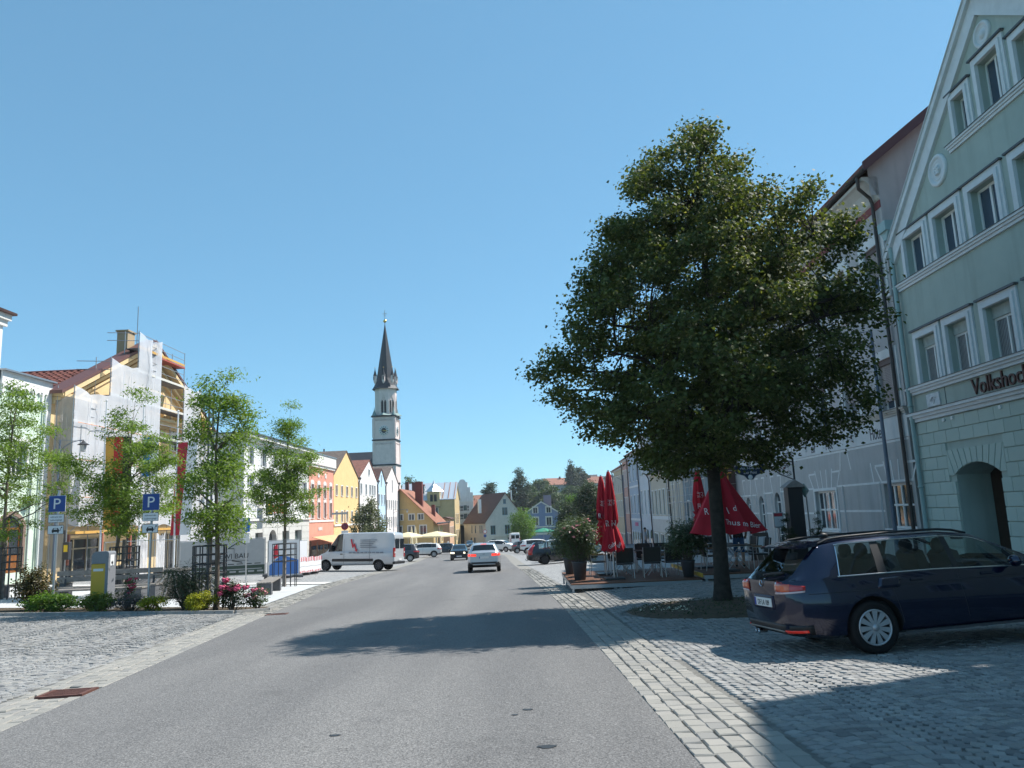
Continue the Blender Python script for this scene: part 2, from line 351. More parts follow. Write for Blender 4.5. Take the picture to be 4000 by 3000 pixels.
walk_m = rough_mat('sidewalk_asphalt', (.17, .175, .185), .9, 8, .2, .3, 60)
sheet('sidewalk', lambda y: (10.3, 13.2), list(np.arange(-12, 105, 3)), walk_m, .10, 3)
mb = MB()
for y in np.arange(-12, 102, 1.0):
    z = gz(10.2, y + .5); mb.add([(10.14, y + .006, z - .2), (10.3, y + .006, z - .2), (10.3, y + .994, gz(10.2, y + 1) - .2), (10.14, y + .994, gz(10.2, y + 1) - .2), (10.16, y + .006, gz(10.2, y) + .11), (10.3, y + .006, gz(10.2, y) + .115), (10.3, y + .994, gz(10.2, y + 1) + .115), (10.16, y + .994, gz(10.2, y + 1) + .11)],
        [(4, 5, 6, 7), (0, 1, 5, 4), (1, 2, 6, 5), (2, 3, 7, 6), (3, 0, 4, 7)])
mb.build('kerb', rough_mat('kerb_granite', (.36, .36, .35), .85, 12, .25, .3, 80), kind='structure')

# ---- stones: nearest 300 of a kind as parts, the rest joined
rs = random.Random(4)
def stone_mesh(name, r, mat, chunky=True):
    mb = MB(); j = lambda a: r.uniform(-a, a)
    base = [(-.5, -.5), (.5, -.5), (.5, .5), (-.5, .5)]; q = [(x + j(.05), y + j(.05)) for x, y in base]
    i1 = [(x * .975, y * .975) for x, y in q]; i2 = [(x * .86, y * .86) for x, y in q]
    vs = [(x, y, -.05) for x, y in q] + [(x, y, -.009) for x, y in i1] + [(x, y, j(.002)) for x, y in i2]
    fs = [(8, 9, 10, 11)]
    for k in (0, 4):
        for a in range(4): b = (a + 1) % 4; fs.append((k + a, k + b, k + b + 4, k + a + 4))
    mb.add(vs, fs); me = mb.mesh(name); me.materials.append(mat); return me
def lay_stones(stones, name, parent, mat, r, dzf=0.0):
    """stones: list of (x, y, angle, lx, ly)"""
    vis = lambda s: s[1] > 4.2 and abs(s[0]) < .70 * s[1] + .2
    order = sorted(range(len(stones)), key=lambda i: (0 if vis(stones[i]) else 1, stones[i][0] ** 2 + stones[i][1] ** 2))
    tmpl = [stone_mesh(name, r, mat) for _ in range(8)]
    for i in order[:300]:
        x, y, a, lx, ly = stones[i]
        o = ob(name, tmpl[i % 8], None, parent, loc=(x, y, gz(x, y) + r.uniform(-.004, .005)))
        sl = -(gz(x, y + .1) - gz(x, y - .1)) / .2
        o.rotation_euler = (-sl * math.cos(a) + r.uniform(-.03, .03), r.uniform(-.03, .03), a); o.scale = (lx, ly, 1)
    V = []; F = []
    tv = [np.array([v.co[:] for v in t.vertices]) for t in tmpl]; tf = [tuple(p.vertices) for p in tmpl[0].polygons]
    far_f = [(4, 5, 6, 7), (0, 1, 5, 4), (1, 2, 6, 5), (2, 3, 7, 6), (3, 0, 4, 7)]
    k = 0
    for i in order[300:]:
        x, y, a, lx, ly = stones[i]; v = tv[i % 8] * (lx, ly, 1); c, s_ = math.cos(a), math.sin(a)
        v = np.stack([v[:, 0] * c - v[:, 1] * s_ + x, v[:, 0] * s_ + v[:, 1] * c + y, v[:, 2]], 1)
        tx, ty = r.uniform(-.04, .04), r.uniform(-.04, .04); z0 = gz(x, y) + r.uniform(-.005, .006)
        v[:, 2] += z0 + (v[:, 0] - x) * tx + (v[:, 1] - y) * (ty - .036)
        if y > 13:
            v = np.concatenate([v[:4], v[8:]]); V.append(v); F += [tuple(q + k for q in f) for f in far_f]; k += 8
        else:
            V.append(v); F += [tuple(q + k for q in f) for f in tf]; k += 12
    V = np.concatenate(V); me = bpy.data.meshes.new(name + 's'); me.from_pydata(V.tolist(), [], F); me.update()
    ob(name + 's', me, mat, parent, kind='stuff')
BEDC = (4.2, 16.2, 2.15, 1.75)          # planted bed round the lime tree
def arcs(x0, x1, y0, y1, inside, W=1.42, n=13, dy=.112, sag=.36):
    out = []
    for k in range(int((x1 - x0) / W) + 1):
        for j in range(int((y1 - y0 + sag) / dy) + 1):
            for i in range(n):
                t = (i + .5) / n * 2 - 1; x = x0 + (k + (t + 1) / 2) * W; y = y0 - sag + j * dy + sag * (1 - t * t) + rs.uniform(-.008, .008)
                if y < y0 or y > y1 or not inside(x, y): continue
                sl = -2 * t * sag / (W / 2); out.append((x + rs.uniform(-.006, .006), y, math.atan(sl) * .85 + rs.uniform(-.09, .09), W / n * rs.uniform(.90, .99), dy * rs.uniform(.90, 1.0)))
    return out
cob = island_mat('cobble_granite', [(.19, .19, .19), (.29, .29, .285), (.34, .34, .33), (.24, .24, .24), (.40, .395, .38), (.31, .31, .305), (.36, .35, .325), (.27, .265, .255)], .78, .5, 70, .35, fine=.35)
in_l = lambda x, y: x < xl(y) - GW - .04 and abs(x) < .72 * y + .8 and y < 20.55
in_r = lambda x, y: x > xr(y) + GW + .05 and x < 10.1 and abs(x) < .72 * y + .8 and ((x - BEDC[0]) / BEDC[2]) ** 2 + ((y - BEDC[1]) / BEDC[3]) ** 2 > 1
lay_stones(arcs(-17.5, -4.4, 5.5, 20.6, in_l), 'cobblestone', bed_l, cob, rs)
lay_stones(arcs(1.9, 10.2, 2.6, 25.5, in_r), 'cobblestone', bed_r, cob, rs)
edge = island_mat('edging_granite', [(.30, .29, .265), (.36, .345, .31), (.33, .32, .29), (.39, .37, .335), (.28, .275, .26), (.35, .335, .30)], .8, .5, 60, .35, fine=.3)
def rows(side):
    out = []
    for k in range(5):
        y = 1.5
        while y < 46:
            ln = rs.uniform(.15, .26); yc = y + ln / 2
            x = (xr(yc) + (k + .5) * GW / 5) if side > 0 else (xl(yc) - (k + .5) * GW / 5)
            e = .3; sl = ((xr(yc + e) - xr(yc - e)) if side > 0 else (xl(yc + e) - xl(yc - e))) / (2 * e)
            if not any(abs(x - gx) < .34 and abs(yc - gy) < .34 for gx, gy in ((-5.42, 9.55), (-6.22, 20.2))):
                out.append((x + rs.uniform(-.008, .008), yc, -math.atan(sl) + rs.uniform(-.04, .04), GW / 5 * rs.uniform(.94, .995), ln * .985))
            y += ln
    return out
lay_stones(rows(-1), 'edging_stone', gut_l, edge, rs)
lay_stones(rows(1), 'edging_stone', gut_r, edge, rs)

# ---- drain grates
iron = rough_mat('rusty_iron', (.16, .075, .06), .7, 14, .4, .3, 50, metal=.3)
for x, y, lb in ((-5.42, 9.55, 'rusty iron drain grate in the near gutter on the left'), (-6.22, 20.2, 'rusty iron drain grate in the gutter beside the flower bed')):
    t = thing('drain_grate', lb, 'drain', (x, y, gz(x, y) - .004), .13, 'drain grates along the gutter'); t.rotation_euler[0] = -.036
    mb = MB(); mb.box(-.26, -.21, -.24, .24, -.03, .012).box(.21, .26, -.24, .24, -.03, .012).box(-.21, .21, -.24, -.20, -.03, .010).box(-.21, .21, .20, .24, -.03, .010); mb.build('frame', iron, t)
    for k in range(8): MB().box(-.21, .21, -.185 + k * .05, -.157 + k * .05, -.03, .006).build('grate_bar', iron, t)
    MB().box(-.21, .21, -.2, .2, -.06, -.05).build('pit', plain('pit_black', (.01, .01, .01), .9), t)

# ---- planted bed round the lime tree
soil = rough_mat('soil', (.10, .072, .048), .97, 5, .5, .8, 25, col2=(.04, .035, .02))
mb = MB(); n = 40; rr = random.Random(7); vs = [(BEDC[0], BEDC[1], gz(BEDC[0], BEDC[1]) + .07)]
for k, (s_, h) in enumerate(((.55, .07), (.85, .045), (1.0, -.03))):
    for j in range(n):
        a = 2 * math.pi * j / n; q = s_ * (1 + .05 * math.sin(3 * a + 1)); x = BEDC[0] + BEDC[2] * q * math.cos(a); y = BEDC[1] + BEDC[3] * q * math.sin(a)
        vs.append((x, y, gz(x, y) + h + rr.uniform(-.012, .012)))
fs = [(0, 1 + j, 1 + (j + 1) % n) for j in range(n)]
for k in range(2): fs += [(1 + k * n + j, 1 + (k + 1) * n + j, 1 + (k + 1) * n + (j + 1) % n, 1 + k * n + (j + 1) % n) for j in range(n)]
mb.add(vs, fs, True); mb.build('tree_bed', soil, kind='structure')
# ================================================================ BUILDING KIT
def wall_mesh(mb, outline, openings, y=0.0, reveal=.16):
    """vertical wall in the local xz plane facing -y, cut by the openings (x0, x1, z0, z1[, arch rise])"""
    bm = bmesh.new(); f = bm.faces.new([bm.verts.new((x, y, z)) for x, z in outline])
    def cut(co, no):
        g = list(bm.verts) + list(bm.edges) + list(bm.faces); bmesh.ops.bisect_plane(bm, geom=g, plane_co=co, plane_no=no, dist=1e-5)
    for v in sorted({round(q, 4) for o in openings for q in o[:2]}): cut((v, 0, 0), (1, 0, 0))
    for v in sorted({round(q, 4) for o in openings for q in o[2:4]}): cut((0, 0, v), (0, 0, 1))
    dead = []
    for fc in bm.faces:
        c = fc.calc_center_median()
        if any(o[0] < c.x < o[1] and o[2] < c.z < o[3] for o in openings): dead.append(fc)
    bmesh.ops.delete(bm, geom=dead, context='FACES')
    bm.normal_update()
    for fc in bm.faces:
        if fc.normal.y > 0: fc.normal_flip()
    bm.verts.index_update(); mb.add([v.co[:] for v in bm.verts], [tuple(v.index for v in fc.verts) for fc in bm.faces]); bm.free()
    for o in openings:
        x0, x1, z0, z1 = o[:4]; rise = o[4] if len(o) > 4 else 0; yb = y + (o[5] if len(o) > 5 else reveal)
        if rise:
            n = 10; cx = (x0 + x1) / 2; hw = (x1 - x0) / 2; zs = z1 - rise
            R_ = (hw * hw + rise * rise) / (2 * rise); arc = []
            for i in range(n + 1):
                t = -1 + 2 * i / n; xx = hw * t; arc.append((cx + xx, z1 - R_ + math.sqrt(max(R_ * R_ - xx * xx, 0))))
            for i in range(n):
                a, b = arc[i], arc[i + 1]
                mb.add([(a[0], y, a[1]), (b[0], y, b[1]), (b[0], y, z1), (a[0], y, z1)], [(0, 1, 2, 3)])
                mb.add([(a[0], y, a[1]), (b[0], y, b[1]), (b[0], yb, b[1]), (a[0], yb, a[1])], [(3, 2, 1, 0)])
            ztop = zs
        else:
            mb.add([(x0, y, z1), (x1, y, z1), (x1, yb, z1), (x0, yb, z1)], [(3, 2, 1, 0)]); ztop = z1
        mb.add([(x0, y, z0), (x0, y, ztop), (x0, yb, ztop), (x0, yb, z0)], [(3, 2, 1, 0)])
        mb.add([(x1, y, z0), (x1, y, ztop), (x1, yb, ztop), (x1, yb, z0)], [(0, 1, 2, 3)])
        mb.add([(x0, y, z0), (x1, y, z0), (x1, yb, z0), (x0, yb, z0)], [(0, 1, 2, 3)])
WHITE = plain('white_paint', (.74, .74, .72), .55)
GLASS = window_glass()
GLASSB = window_glass('blue_window_glass', (.05, .075, .11))
CURT = rough_mat('net_curtain', (.55, .55, .54), .9, 9, .3, .2, 30)
def win(parent, x0, x1, z0, z1, y=.10, fr=None, pane=None, fw=.06, mull=1, trans=(), casing=0, cas_mat=None, sill=None, top=False, split=True, curtain=0, open_=0, name='window', proud=.04, cy=0.0):
    """window > frame bars, each pane, casing, sill"""
    fr = fr or WHITE; pane = pane or GLASS
    mb = MB(); d = .05
    mb.box(x0, x1, y, y + d, z0, z0 + fw).box(x0, x1, y, y + d, z1 - fw, z1).box(x0, x0 + fw, y, y + d, z0 + fw, z1 - fw).box(x1 - fw, x1, y, y + d, z0 + fw, z1 - fw)
    xs = [x0 + fw] + [x0 + (x1 - x0) * (i + 1) / (mull + 1) for i in range(mull)] + [x1 - fw]
    zs = [z0 + fw] + [z0 + (z1 - z0) * t for t in trans] + [z1 - fw]
    for x in xs[1:-1]: mb.box(x - fw * .55, x + fw * .55, y - .012, y + d, z0 + fw, z1 - fw)
    for z in zs[1:-1]: mb.box(x0 + fw, x1 - fw, y - .004, y + d, z - fw * .4, z + fw * .4)
    w_ = mb.build(name, fr, parent)
    if split:
        for i in range(len(xs) - 1):
            for j in range(len(zs) - 1):
                MB().add([(xs[i], y + .03, zs[j]), (xs[i + 1], y + .03, zs[j]), (xs[i + 1], y + .03, zs[j + 1]), (xs[i], y + .03, zs[j + 1])], [(0, 1, 2, 3)]).build('pane', pane, w_)
    else:
        MB().add([(x0 + fw, y + .03, z0 + fw), (x1 - fw, y + .03, z0 + fw), (x1 - fw, y + .03, z1 - fw), (x0 + fw, y + .03, z1 - fw)], [(0, 1, 2, 3)]).build('pane', pane, w_)
    if casing:
        c = MB(); cw = casing
        c.box(x0 - cw, x0 - .004, cy - proud, cy + .05, z0, z1 + cw).box(x1 + .004, x1 + cw, cy - proud, cy + .05, z0, z1 + cw).box(x0 - .004, x1 + .004, cy - proud, cy + .05, z1 + .004, z1 + cw)
        c.box(x0 - cw * .55, x0 - .01, cy - proud * 1.8, cy - proud + .002, z0, z1 + cw * .55).box(x1 + .01, x1 + cw * .55, cy - proud * 1.8, cy - proud + .002, z0, z1 + cw * .55).box(x0 - .01, x1 + .01, cy - proud * 1.8, cy - proud + .002, z1 + .01, z1 + cw * .55)
        c.build('casing', cas_mat or WHITE, w_)
        if top: MB().box(x0 - cw - .06, x1 + cw + .06, cy - proud - .06, cy + .03, z1 + cw + .002, z1 + cw + .05).build('flashing', plain('lead_flashing', (.10, .105, .11), .5, .6), w_)
    if sill: MB().box(x0 - .08, x1 + .08, cy - sill, cy + y, z0 - .06, z0 - .003).build('sill', cas_mat or WHITE, w_)
    return w_
def shell(mb, W, D, z0, z1, y0=0.0, peak=None, sides=True, zl=None, zr=None):
    """side and back walls of a block (front left open for the facade); peak adds a gable at the back"""
    zl = z1 if zl is None else zl; zr = z1 if zr is None else zr
    mb.add([(0, y0, z0), (0, D, z0), (0, D, zl), (0, y0, zl)], [(3, 2, 1, 0)]); mb.add([(W, y0, z0), (W, D, z0), (W, D, zr), (W, y0, zr)], [(0, 1, 2, 3)])
    mb.add([(0, D, z0), (W, D, z0), (W, D, zr)] + ([(W * .5, D, peak)] if peak else []) + [(0, D, zl)], [tuple(reversed(range(5 if peak else 4)))])
def roof_gable_front(parent, W, D, eave, peak, mat, over=.25, th=.14, y0=-.2, px=None, name='roof'):
    """ridge runs away from the street"""
    px = W / 2 if px is None else px; mb = MB(); sl = (peak - eave) / px; sr = (peak - eave) / (W - px)
    for a, b in (((-over, eave - over * sl), (px, peak)), ((px, peak), (W + over, eave - over * sr))):
        pts = [(a[0], y0, a[1]), (b[0], y0, b[1]), (b[0], D, b[1]), (a[0], D, a[1])]
        vs = [(x, y, z + .01) for x, y, z in pts] + [(x, y, z + th) for x, y, z in pts]
        mb.add(vs, [(0, 1, 2, 3), (7, 6, 5, 4), (0, 4, 5, 1), (1, 5, 6, 2), (2, 6, 7, 3), (3, 7, 4, 0)])
    return mb.build(name, mat, parent)
def roof_side(parent, W, D, eave, peak, mat, over=.35, vo=.15, th=.14, name='roof', ridge=None):
    """ridge parallel to the street"""
    r = D / 2 if ridge is None else ridge; mb = MB(); s1 = (peak - eave) / r; s2 = (peak - eave) / (D - r)
    for a, b in (((-over, eave - over * s1), (r, peak)), ((r, peak), (D + over, eave - over * s2))):
        pts = [(-vo, a[0], a[1]), (W + vo, a[0], a[1]), (W + vo, b[0], b[1]), (-vo, b[0], b[1])]
        vs = [(x, y, z + .01) for x, y, z in pts] + [(x, y, z + th) for x, y, z in pts]
        mb.add(vs, [(3, 2, 1, 0), (4, 5, 6, 7), (1, 0, 4, 5), (2, 1, 5, 6), (3, 2, 6, 7), (0, 3, 7, 4)])
    return mb.build(name, mat, parent)
def tiles(name, c, c2=None, sc=3.2):
    """small tiles: rows and columns of relief plus weathered tones"""
    if name in MATS: return MATS[name]
    m, n, p, L = nodes(name); MATS[name] = m; tc = N(n, 'TexCoord')
    v = N(n, 'TexVoronoi'); v.inputs['Scale'].default_value = 4; mp = N(n, 'Mapping'); mp.inputs['Scale'].default_value = (1, 1, 1.6); L(tc.outputs['Object'], mp.inputs[0]); L(mp.outputs[0], v.inputs['Vector'])
    r = N(n, 'ValToRGB'); r.color_ramp.elements[0].color = (*[q * .62 for q in c], 1); r.color_ramp.elements[1].color = (*(c2 or [min(1, q * 1.25) for q in c]), 1); L(v.outputs['Color'], r.inputs['Fac'])
    L(r.outputs['Color'], p.inputs['Base Color']); p.inputs['Roughness'].default_value = .85
    w_ = N(n, 'TexWave', wave_type='BANDS', bands_direction='Z', wave_profile='SAW'); w_.inputs['Scale'].default_value = sc; w_.inputs['Distortion'].default_value = .4; L(tc.outputs['Object'], w_.inputs['Vector'])
    bp = N(n, 'Bump'); bp.inputs['Strength'].default_value = .8; bp.inputs['Distance'].default_value = .05; L(w_.outputs['Fac'], bp.inputs['Height']); L(bp.outputs[0], p.inputs['Normal'])
    return m
def downpipe(parent, pts, r, mat, name='downpipe'):
    p = MB().tube(pts, r, 10).build(name, mat, parent)
    return p
RROT = rad(-90.76); LROT = rad(88.854)
def right_house(name, label, yfar, W):        # local x runs towards the camera
    return thing(name, label, 'building', (12.2 + .0133 * yfar, yfar, 0), RROT)
def left_house(name, label, ynear, W):        # local x runs away from the camera
    return thing(name, label, 'building', (-25.8 + .02 * ynear, ynear, 0), LROT)
# ================================================================ RIGHT SIDE OF THE STREET
# ---------------------------------------------------------------- green gabled house
t = right_house('gabled_house', 'pale green gabled house with white window surrounds and stone-block ground floor', 23.9, 11.5)
Y0 = 23.9; X = lambda y: Y0 - y
green = stucco('green_render', (.41, .475, .43), .3); trim = rough_mat('white_trim', (.68, .70, .71), .8, 3, .10, .12, 60)
blockm = island_mat('green_blocks', [(.46, .54, .485), (.50, .575, .52), (.52, .60, .54), (.48, .555, .50)], .95, .6, 45, .2, fine=.14)
w2 = [(X(a), X(b), 8.20, 9.46) for a, b in ((23.08, 21.93), (21.30, 20.15), (19.48, 18.33), (17.55, 16.4), (15.75, 14.6), (14.0, 12.85))]
w1 = [(X(a), X(b), 4.88, 6.28) for a, b in ((23.10, 22.02), (21.42, 20.36), (19.57, 18.45), (17.6, 16.5), (15.8, 14.7), (14.0, 12.9))]
wa = [(X(19.62), X(19.04), 11.08, 12.2), (X(18.4), X(17.5), 11.08, 12.5), (X(16.9), X(16.3), 11.08, 12.2)]
arch = (X(22.0), X(19.9), -1.2, 2.38, .3, .95)
mb = MB(); wall_mesh(mb, [(0, -2), (11.5, -2), (11.5, 10.3), (5.8, 14.35), (0, 9.45)], w2 + w1 + wa + [arch], 0, .2); shell(mb, 11.5, 12, -2, 9.45, peak=14.35, zr=10.3)
wall = mb.build('wall', green, t)
roof_gable_front(t, 11.5, 12, 9.5, 14.45, tiles('brown_tiles', (.16, .085, .06)), .1, .12, -.1, 5.8)
for k, (x0, x1, z0, z1) in enumerate(w2):
    win(t, x0, x1, z0, z1, .18, fw=.075, mull=1, casing=.25, cas_mat=trim, top=True, pane=GLASSB, proud=.05)
for x0, x1, z0, z1 in w1:
    win(t, x0, x1, z0, z1 - .3, .18, fw=.06, mull=1, casing=0, pane=curtain_glass())
    w_ = MB().box(x0, x1, .14, .2, z1 - .298, z1).build('transom_panel', rough_mat('panel_green', (.42, .48, .46), .7), t)
    c = MB(); cw = .24
    c.box(x0 - cw, x0 - .004, -.05, .05, z0, z1 + cw).box(x1 + .004, x1 + cw, -.05, .05, z0, z1 + cw).box(x0 - .004, x1 + .004, -.05, .05, z1 + .004, z1 + cw).box(x0 - .13, x0 - .01, -.09, -.048, z0, z1 + .13).box(x1 + .01, x1 + .13, -.09, -.048, z0, z1 + .13).box(x0 - .01, x1 + .01, -.09, -.048, z1 + .01, z1 + .13)
    cc = c.build('window_surround', trim, t)
    MB().box(x0 - cw - .05, x1 + cw + .05, -.12, .03, z1 + cw + .002, z1 + cw + .06).build('flashing', plain('lead_flashing', (.10, .105, .11), .5, .6), cc)
for k, (x0, x1, z0, z1) in enumerate(wa): win(t, x0, x1, z0, z1, .18, fw=.06, mull=1 if k == 1 else 0, casing=.22, cas_mat=trim, top=True, pane=GLASSB, proud=.05)
# open casement of the second window on the upper floor
x0, x1, z0, z1 = w2[1]; mb = MB(); s_ = MB(); s_.M = Matrix.Translation((x0 + .08, .2, 0)) @ Matrix.Rotation(rad(62), 4, 'Z')
s_.box(0, .5, -.02, .02, z0 + .08, z0 + .15).box(0, .5, -.02, .02, z1 - .15, z1 - .08).box(0, .06, -.02, .02, z0 + .15, z1 - .15).box(.44, .5, -.02, .02, z0 + .15, z1 - .15); s_.build('open_casement', WHITE, t)
def moulding(parent, x0, x1, z, h, p, mat, name='cornice'):
    """stepped string course under height z, with a dark flashing on top"""
    b = MB().box(x0, x1, -p * .45, .02, z - h, z - h * .62).box(x0 - .02, x1 + .02, -p * .72, .02, z - h * .62 + .002, z - h * .3).box(x0 - .04, x1 + .04, -p, .02, z - h * .3 + .002, z)
    o = b.build(name, mat, parent); MB().box(x0 - .06, x1 + .06, -p - .02, .02, z + .002, z + .016).build('flashing', plain('lead_flashing', (.10, .105, .11), .5, .6), o); return o
moulding(t, .0, 11.5, 8.17, .22, .16, trim); moulding(t, X(20.05), X(15.9), 11.06, .2, .14, trim); moulding(t, -.02, 11.5, 4.85, .24, .18, trim); moulding(t, -.02, 11.5, 4.05, .28, .22, trim)
# raking cornices
for s_, x0, x1 in ((1, 0, 5.8), (-1, 11.5, 5.8)):
    mb = MB(); a = Vector((x0, 0, 9.45 if s_ > 0 else 10.3)); b = Vector((x1, 0, 14.35)); d = (b - a).normalized(); nn = Vector((-d.z, 0, d.x)) * (1 if s_ > 0 else -1)
    for o1, o2, p0, p1 in ((-.5, -.1, -.10, 0), (-.099, .06, -.2, 0), (.061, .085, -.24, 0)):
        e0 = a - d * .3; e1 = b + d * (.0)
        q = [e0 + nn * o1, Vector((x1, 0, (b + nn * o1).z + (nn * o1).x * -d.z / d.x)), Vector((x1, 0, (b + nn * o2).z + (nn * o2).x * -d.z / d.x)), e0 + nn * o2]
        vs = [(v.x, p0, v.z) for v in q] + [(v.x, p1, v.z) for v in q]
        f = [(0, 1, 2, 3), (7, 6, 5, 4), (0, 4, 5, 1), (1, 5, 6, 2), (2, 6, 7, 3), (3, 7, 4, 0)]; mb.add(vs, f if s_ > 0 else [q_[::-1] for q_ in f])
    mb.build('raking_cornice', trim, t)
for y, z, r in ((20.78, 10.7, .46), (15.4, 10.7, .46), (18.0, 13.12, .34)):
    o = MB().lathe([(r, 0), (r, -.05), (r * .93, -.075), (r * .78, -.075), (r * .74, -.03), (r * .62, -.03), (r * .6, -.045), (r * .56, -.03), (.3 * r, -.02), (.28 * r, -.06), (.0, -.075)], 28, (X(y), 0, z), ax='y').build('medallion', trim, t)
    if r > .4:
        for k in range(6): MB().ico((X(y) + .1 * math.cos(k * 1.047), -.06, z + .1 * math.sin(k * 1.047)), .06, 1, (1, .6, 1)).build('petal', trim, o)
# stone blocks of the ground floor
zc = 3.75; row = 0
vous = [(arch[0] - .42, arch[1] + .42, 2.05, 2.86)]
while zc > -.9:
    h = .37; z0 = zc - h; x = 0.02 - (.34 if row % 2 else 0)
    while x < 11.5:
        a, b = max(x, .02), min(x + .68, 11.48)
        segs = [(a, b)]
        for hx0, hx1, hz0, hz1 in ((arch[0] - .02, arch[1] + .02, -2, 2.06), (arch[0] - .30, arch[1] + .30, 2.06, 2.80)):
            if z0 < hz1 - .05 and zc > hz0 + .05:
                ns = []
                for p, q in segs:
                    if q <= hx0 or p >= hx1: ns.append((p, q)); continue
                    if p < hx0: ns.append((p, hx0))
                    if q > hx1: ns.append((hx1, q))
                segs = ns
        for p, q in segs:
            if q - p > .08: MB().bbox(p + .008, q - .008, -.045, .01, z0 + .008, zc - .008, .012).build('stone_block', blockm, wall)
        x += .68
    zc -= h; row += 1
cx = (arch[0] + arch[1]) / 2; hw = (arch[1] - arch[0]) / 2; R_ = (hw * hw + .09) / .6; cz = 2.38 - R_; amax = math.asin(hw / R_)
for k in range(9):
    a0 = -amax + 2 * amax * k / 9 + .008; a1 = -amax + 2 * amax * (k + 1) / 9 - .008; pts = []
    for a, r in ((a0, R_ + .01), (a1, R_ + .01)): pts.append((cx + r * math.sin(a), cz + r * math.cos(a)))
    for a in (a1, a0): xx = cx + (hw + .27) * math.sin(a) / math.sin(amax); pts.append((xx, 2.79))
    MB().prism(pts, -.045, .01).build('voussoir', blockm, wall)
for s_ in (-1, 1): MB().prism([(cx + s_ * (hw + .02), 2.07), (cx + s_ * (hw + .29), 2.07), (cx + s_ * (hw + .29), 2.79), (cx + s_ * (hw + .275), 2.79)][::s_], -.045, .01).build('voussoir', blockm, wall)
dm = rough_mat('brown_door', (.05, .032, .022), .5, 3, .3, .1); d = MB().box(arch[0], arch[1], .95, 1.0, -1.2, 2.4).build('door', dm, t)
for k in range(4): MB().box(arch[0] + .12 + k * .49, arch[0] + .5 + k * .49, .93, .952, -.3, .7).box(arch[0] + .12 + k * .49, arch[0] + .5 + k * .49, .93, .952, .85, 2.0).build('door_panel', dm, d)
MB().ico((cx + .1, .9, .75), .035, 1).build('door_handle', plain('brass', (.5, .36, .12), .3, 1), d)
text('Volkshochschule', .62, plain('rust_letters', (.10, .035, .025), .6), t, (X(20.62), -.03, 4.15), ext=.02, sx=.93)
MB().box(X(22.0) - .012, X(22.0) + .012, -.012, 0, 4.06, 4.60).build('panel_joint', plain('joint_dark', (.12, .15, .15), .9), t)
pl = MB().box(X(23.0), X(22.28), -.04, 0, 4.14, 4.52).build('plaque', rough_mat('plaque_white', (.66, .68, .70), .7), t)
MB().tube([(X(22.8), -.05, 4.3), (X(22.65), -.06, 4.4), (X(22.55), -.06, 4.42), (X(22.5), -.05, 4.35), (X(22.62), -.05, 4.2)], .012, 6).tube([(X(22.9), -.05, 4.36), (X(22.7), -.055, 4.3), (X(22.42), -.05, 4.4)], .01, 6).build('relief', trim, pl)
for y, z in ((22.2, 3.62), (21.75, 3.62), (19.5, 3.62)): MB().bbox(X(y), X(y) + .1, -.1, -.04, z, z + .1, .01).build('sensor_box', WHITE, t)
pipe_g = plain('pipe_green', (.30, .41, .40), .5); pipe_d = plain('pipe_brown', (.055, .045, .042), .45, .3)
p = MB().tube([(.10, -.14, 9.75), (.10, -.14, -.2)], .065, 12).build('downpipe', pipe_g, t)
MB().prism([(-.16, 10.0), (.36, 10.0), (.36, 10.32), (-.16, 10.32)], -.34, .0).prism([(.02, 9.72), (.18, 9.72), (.36, 10.0), (-.16, 10.0)], -.26, -.04).build('rain_hopper', pipe_g, p)
for z in (7.2, 4.3, 1.8): MB().lathe([(.075, -.03), (.085, -.03), (.085, .03), (.075, .03)], 12, (.10, -.14, z)).build('pipe_bracket', pipe_g, p)

# ---------------------------------------------------------------- neighbour house towards the camera (casts the near shadow)
t = right_house('cream_gabled_house', 'tall plain cream gabled house next to the green gabled house, nearest the camera', 12.2, 20)
mb = MB(); ow = [(1.4 + k * 2.6, 2.5 + k * 2.6, z, z + 1.5) for k in range(6) for z in (1.0, 5.0, 8.6)]; wall_mesh(mb, [(0, -2), (18, -2), (18, 13.9), (8.5, 17.4), (0, 13.9)], ow, 0, .16); shell(mb, 18, 11, -2, 13.9)
roof_gable_front(t, 18, 11, 13.9, 17.4, tiles('brown_tiles', (.16, .085, .06)), .05, .1, -.02, 8.5); mb.build('wall', stucco('cream_render', (.62, .56, .42)), t)
for o in ow: win(t, *o, y=.12, casing=.14, split=False)
MB().box(-.05, 18.05, -.2, .0, 12.2, 12.5).build('cornice', trim, t)

# ---------------------------------------------------------------- inn
t = right_house('inn', 'long grey inn with white sign band reading Gasthof zur Post Hotel', 45.0, 20.7)
Y0 = 45.0; X = lambda y: Y0 - y; W = 20.68
up = stucco('lilac_grey_render', (.50, .465, .455), .3); low = stucco('blue_grey_render', (.47, .455, .44), .35); cream = rough_mat('cream_cove', (.56, .53, .48), .8, 2, .15, .15, dirt=.2)
lt = rough_mat('pale_trim', (.74, .73, .71), .8, 3, .1, .12)
u2 = [(X(25.93 + 2.92 * k), X(24.72 + 2.92 * k), 8.40, 9.98) for k in range(7)]
u1 = [(X(25.93 + 2.92 * k), X(24.72 + 2.92 * k), 4.40, 6.10) for k in range(7)]
g0 = [(X(32.85), X(30.6), .32, 1.90), (X(26.5), X(24.55), .5, 1.98), (X(38.35), X(37.45), -.9, 2.0, .42), (X(40.95), X(40.1), -.6, 1.88, .42), (X(43.3), X(42.5), -.6, 1.86, .42), (X(35.6), X(34.6), -1.4, 1.5)]
mb = MB(); wall_mesh(mb, [(0, 3.4), (W, 3.4), (W, 11.5), (0, 11.5)], u2 + u1, 0, .18); shell(mb, W, 12, -3, 11.5, peak=None)
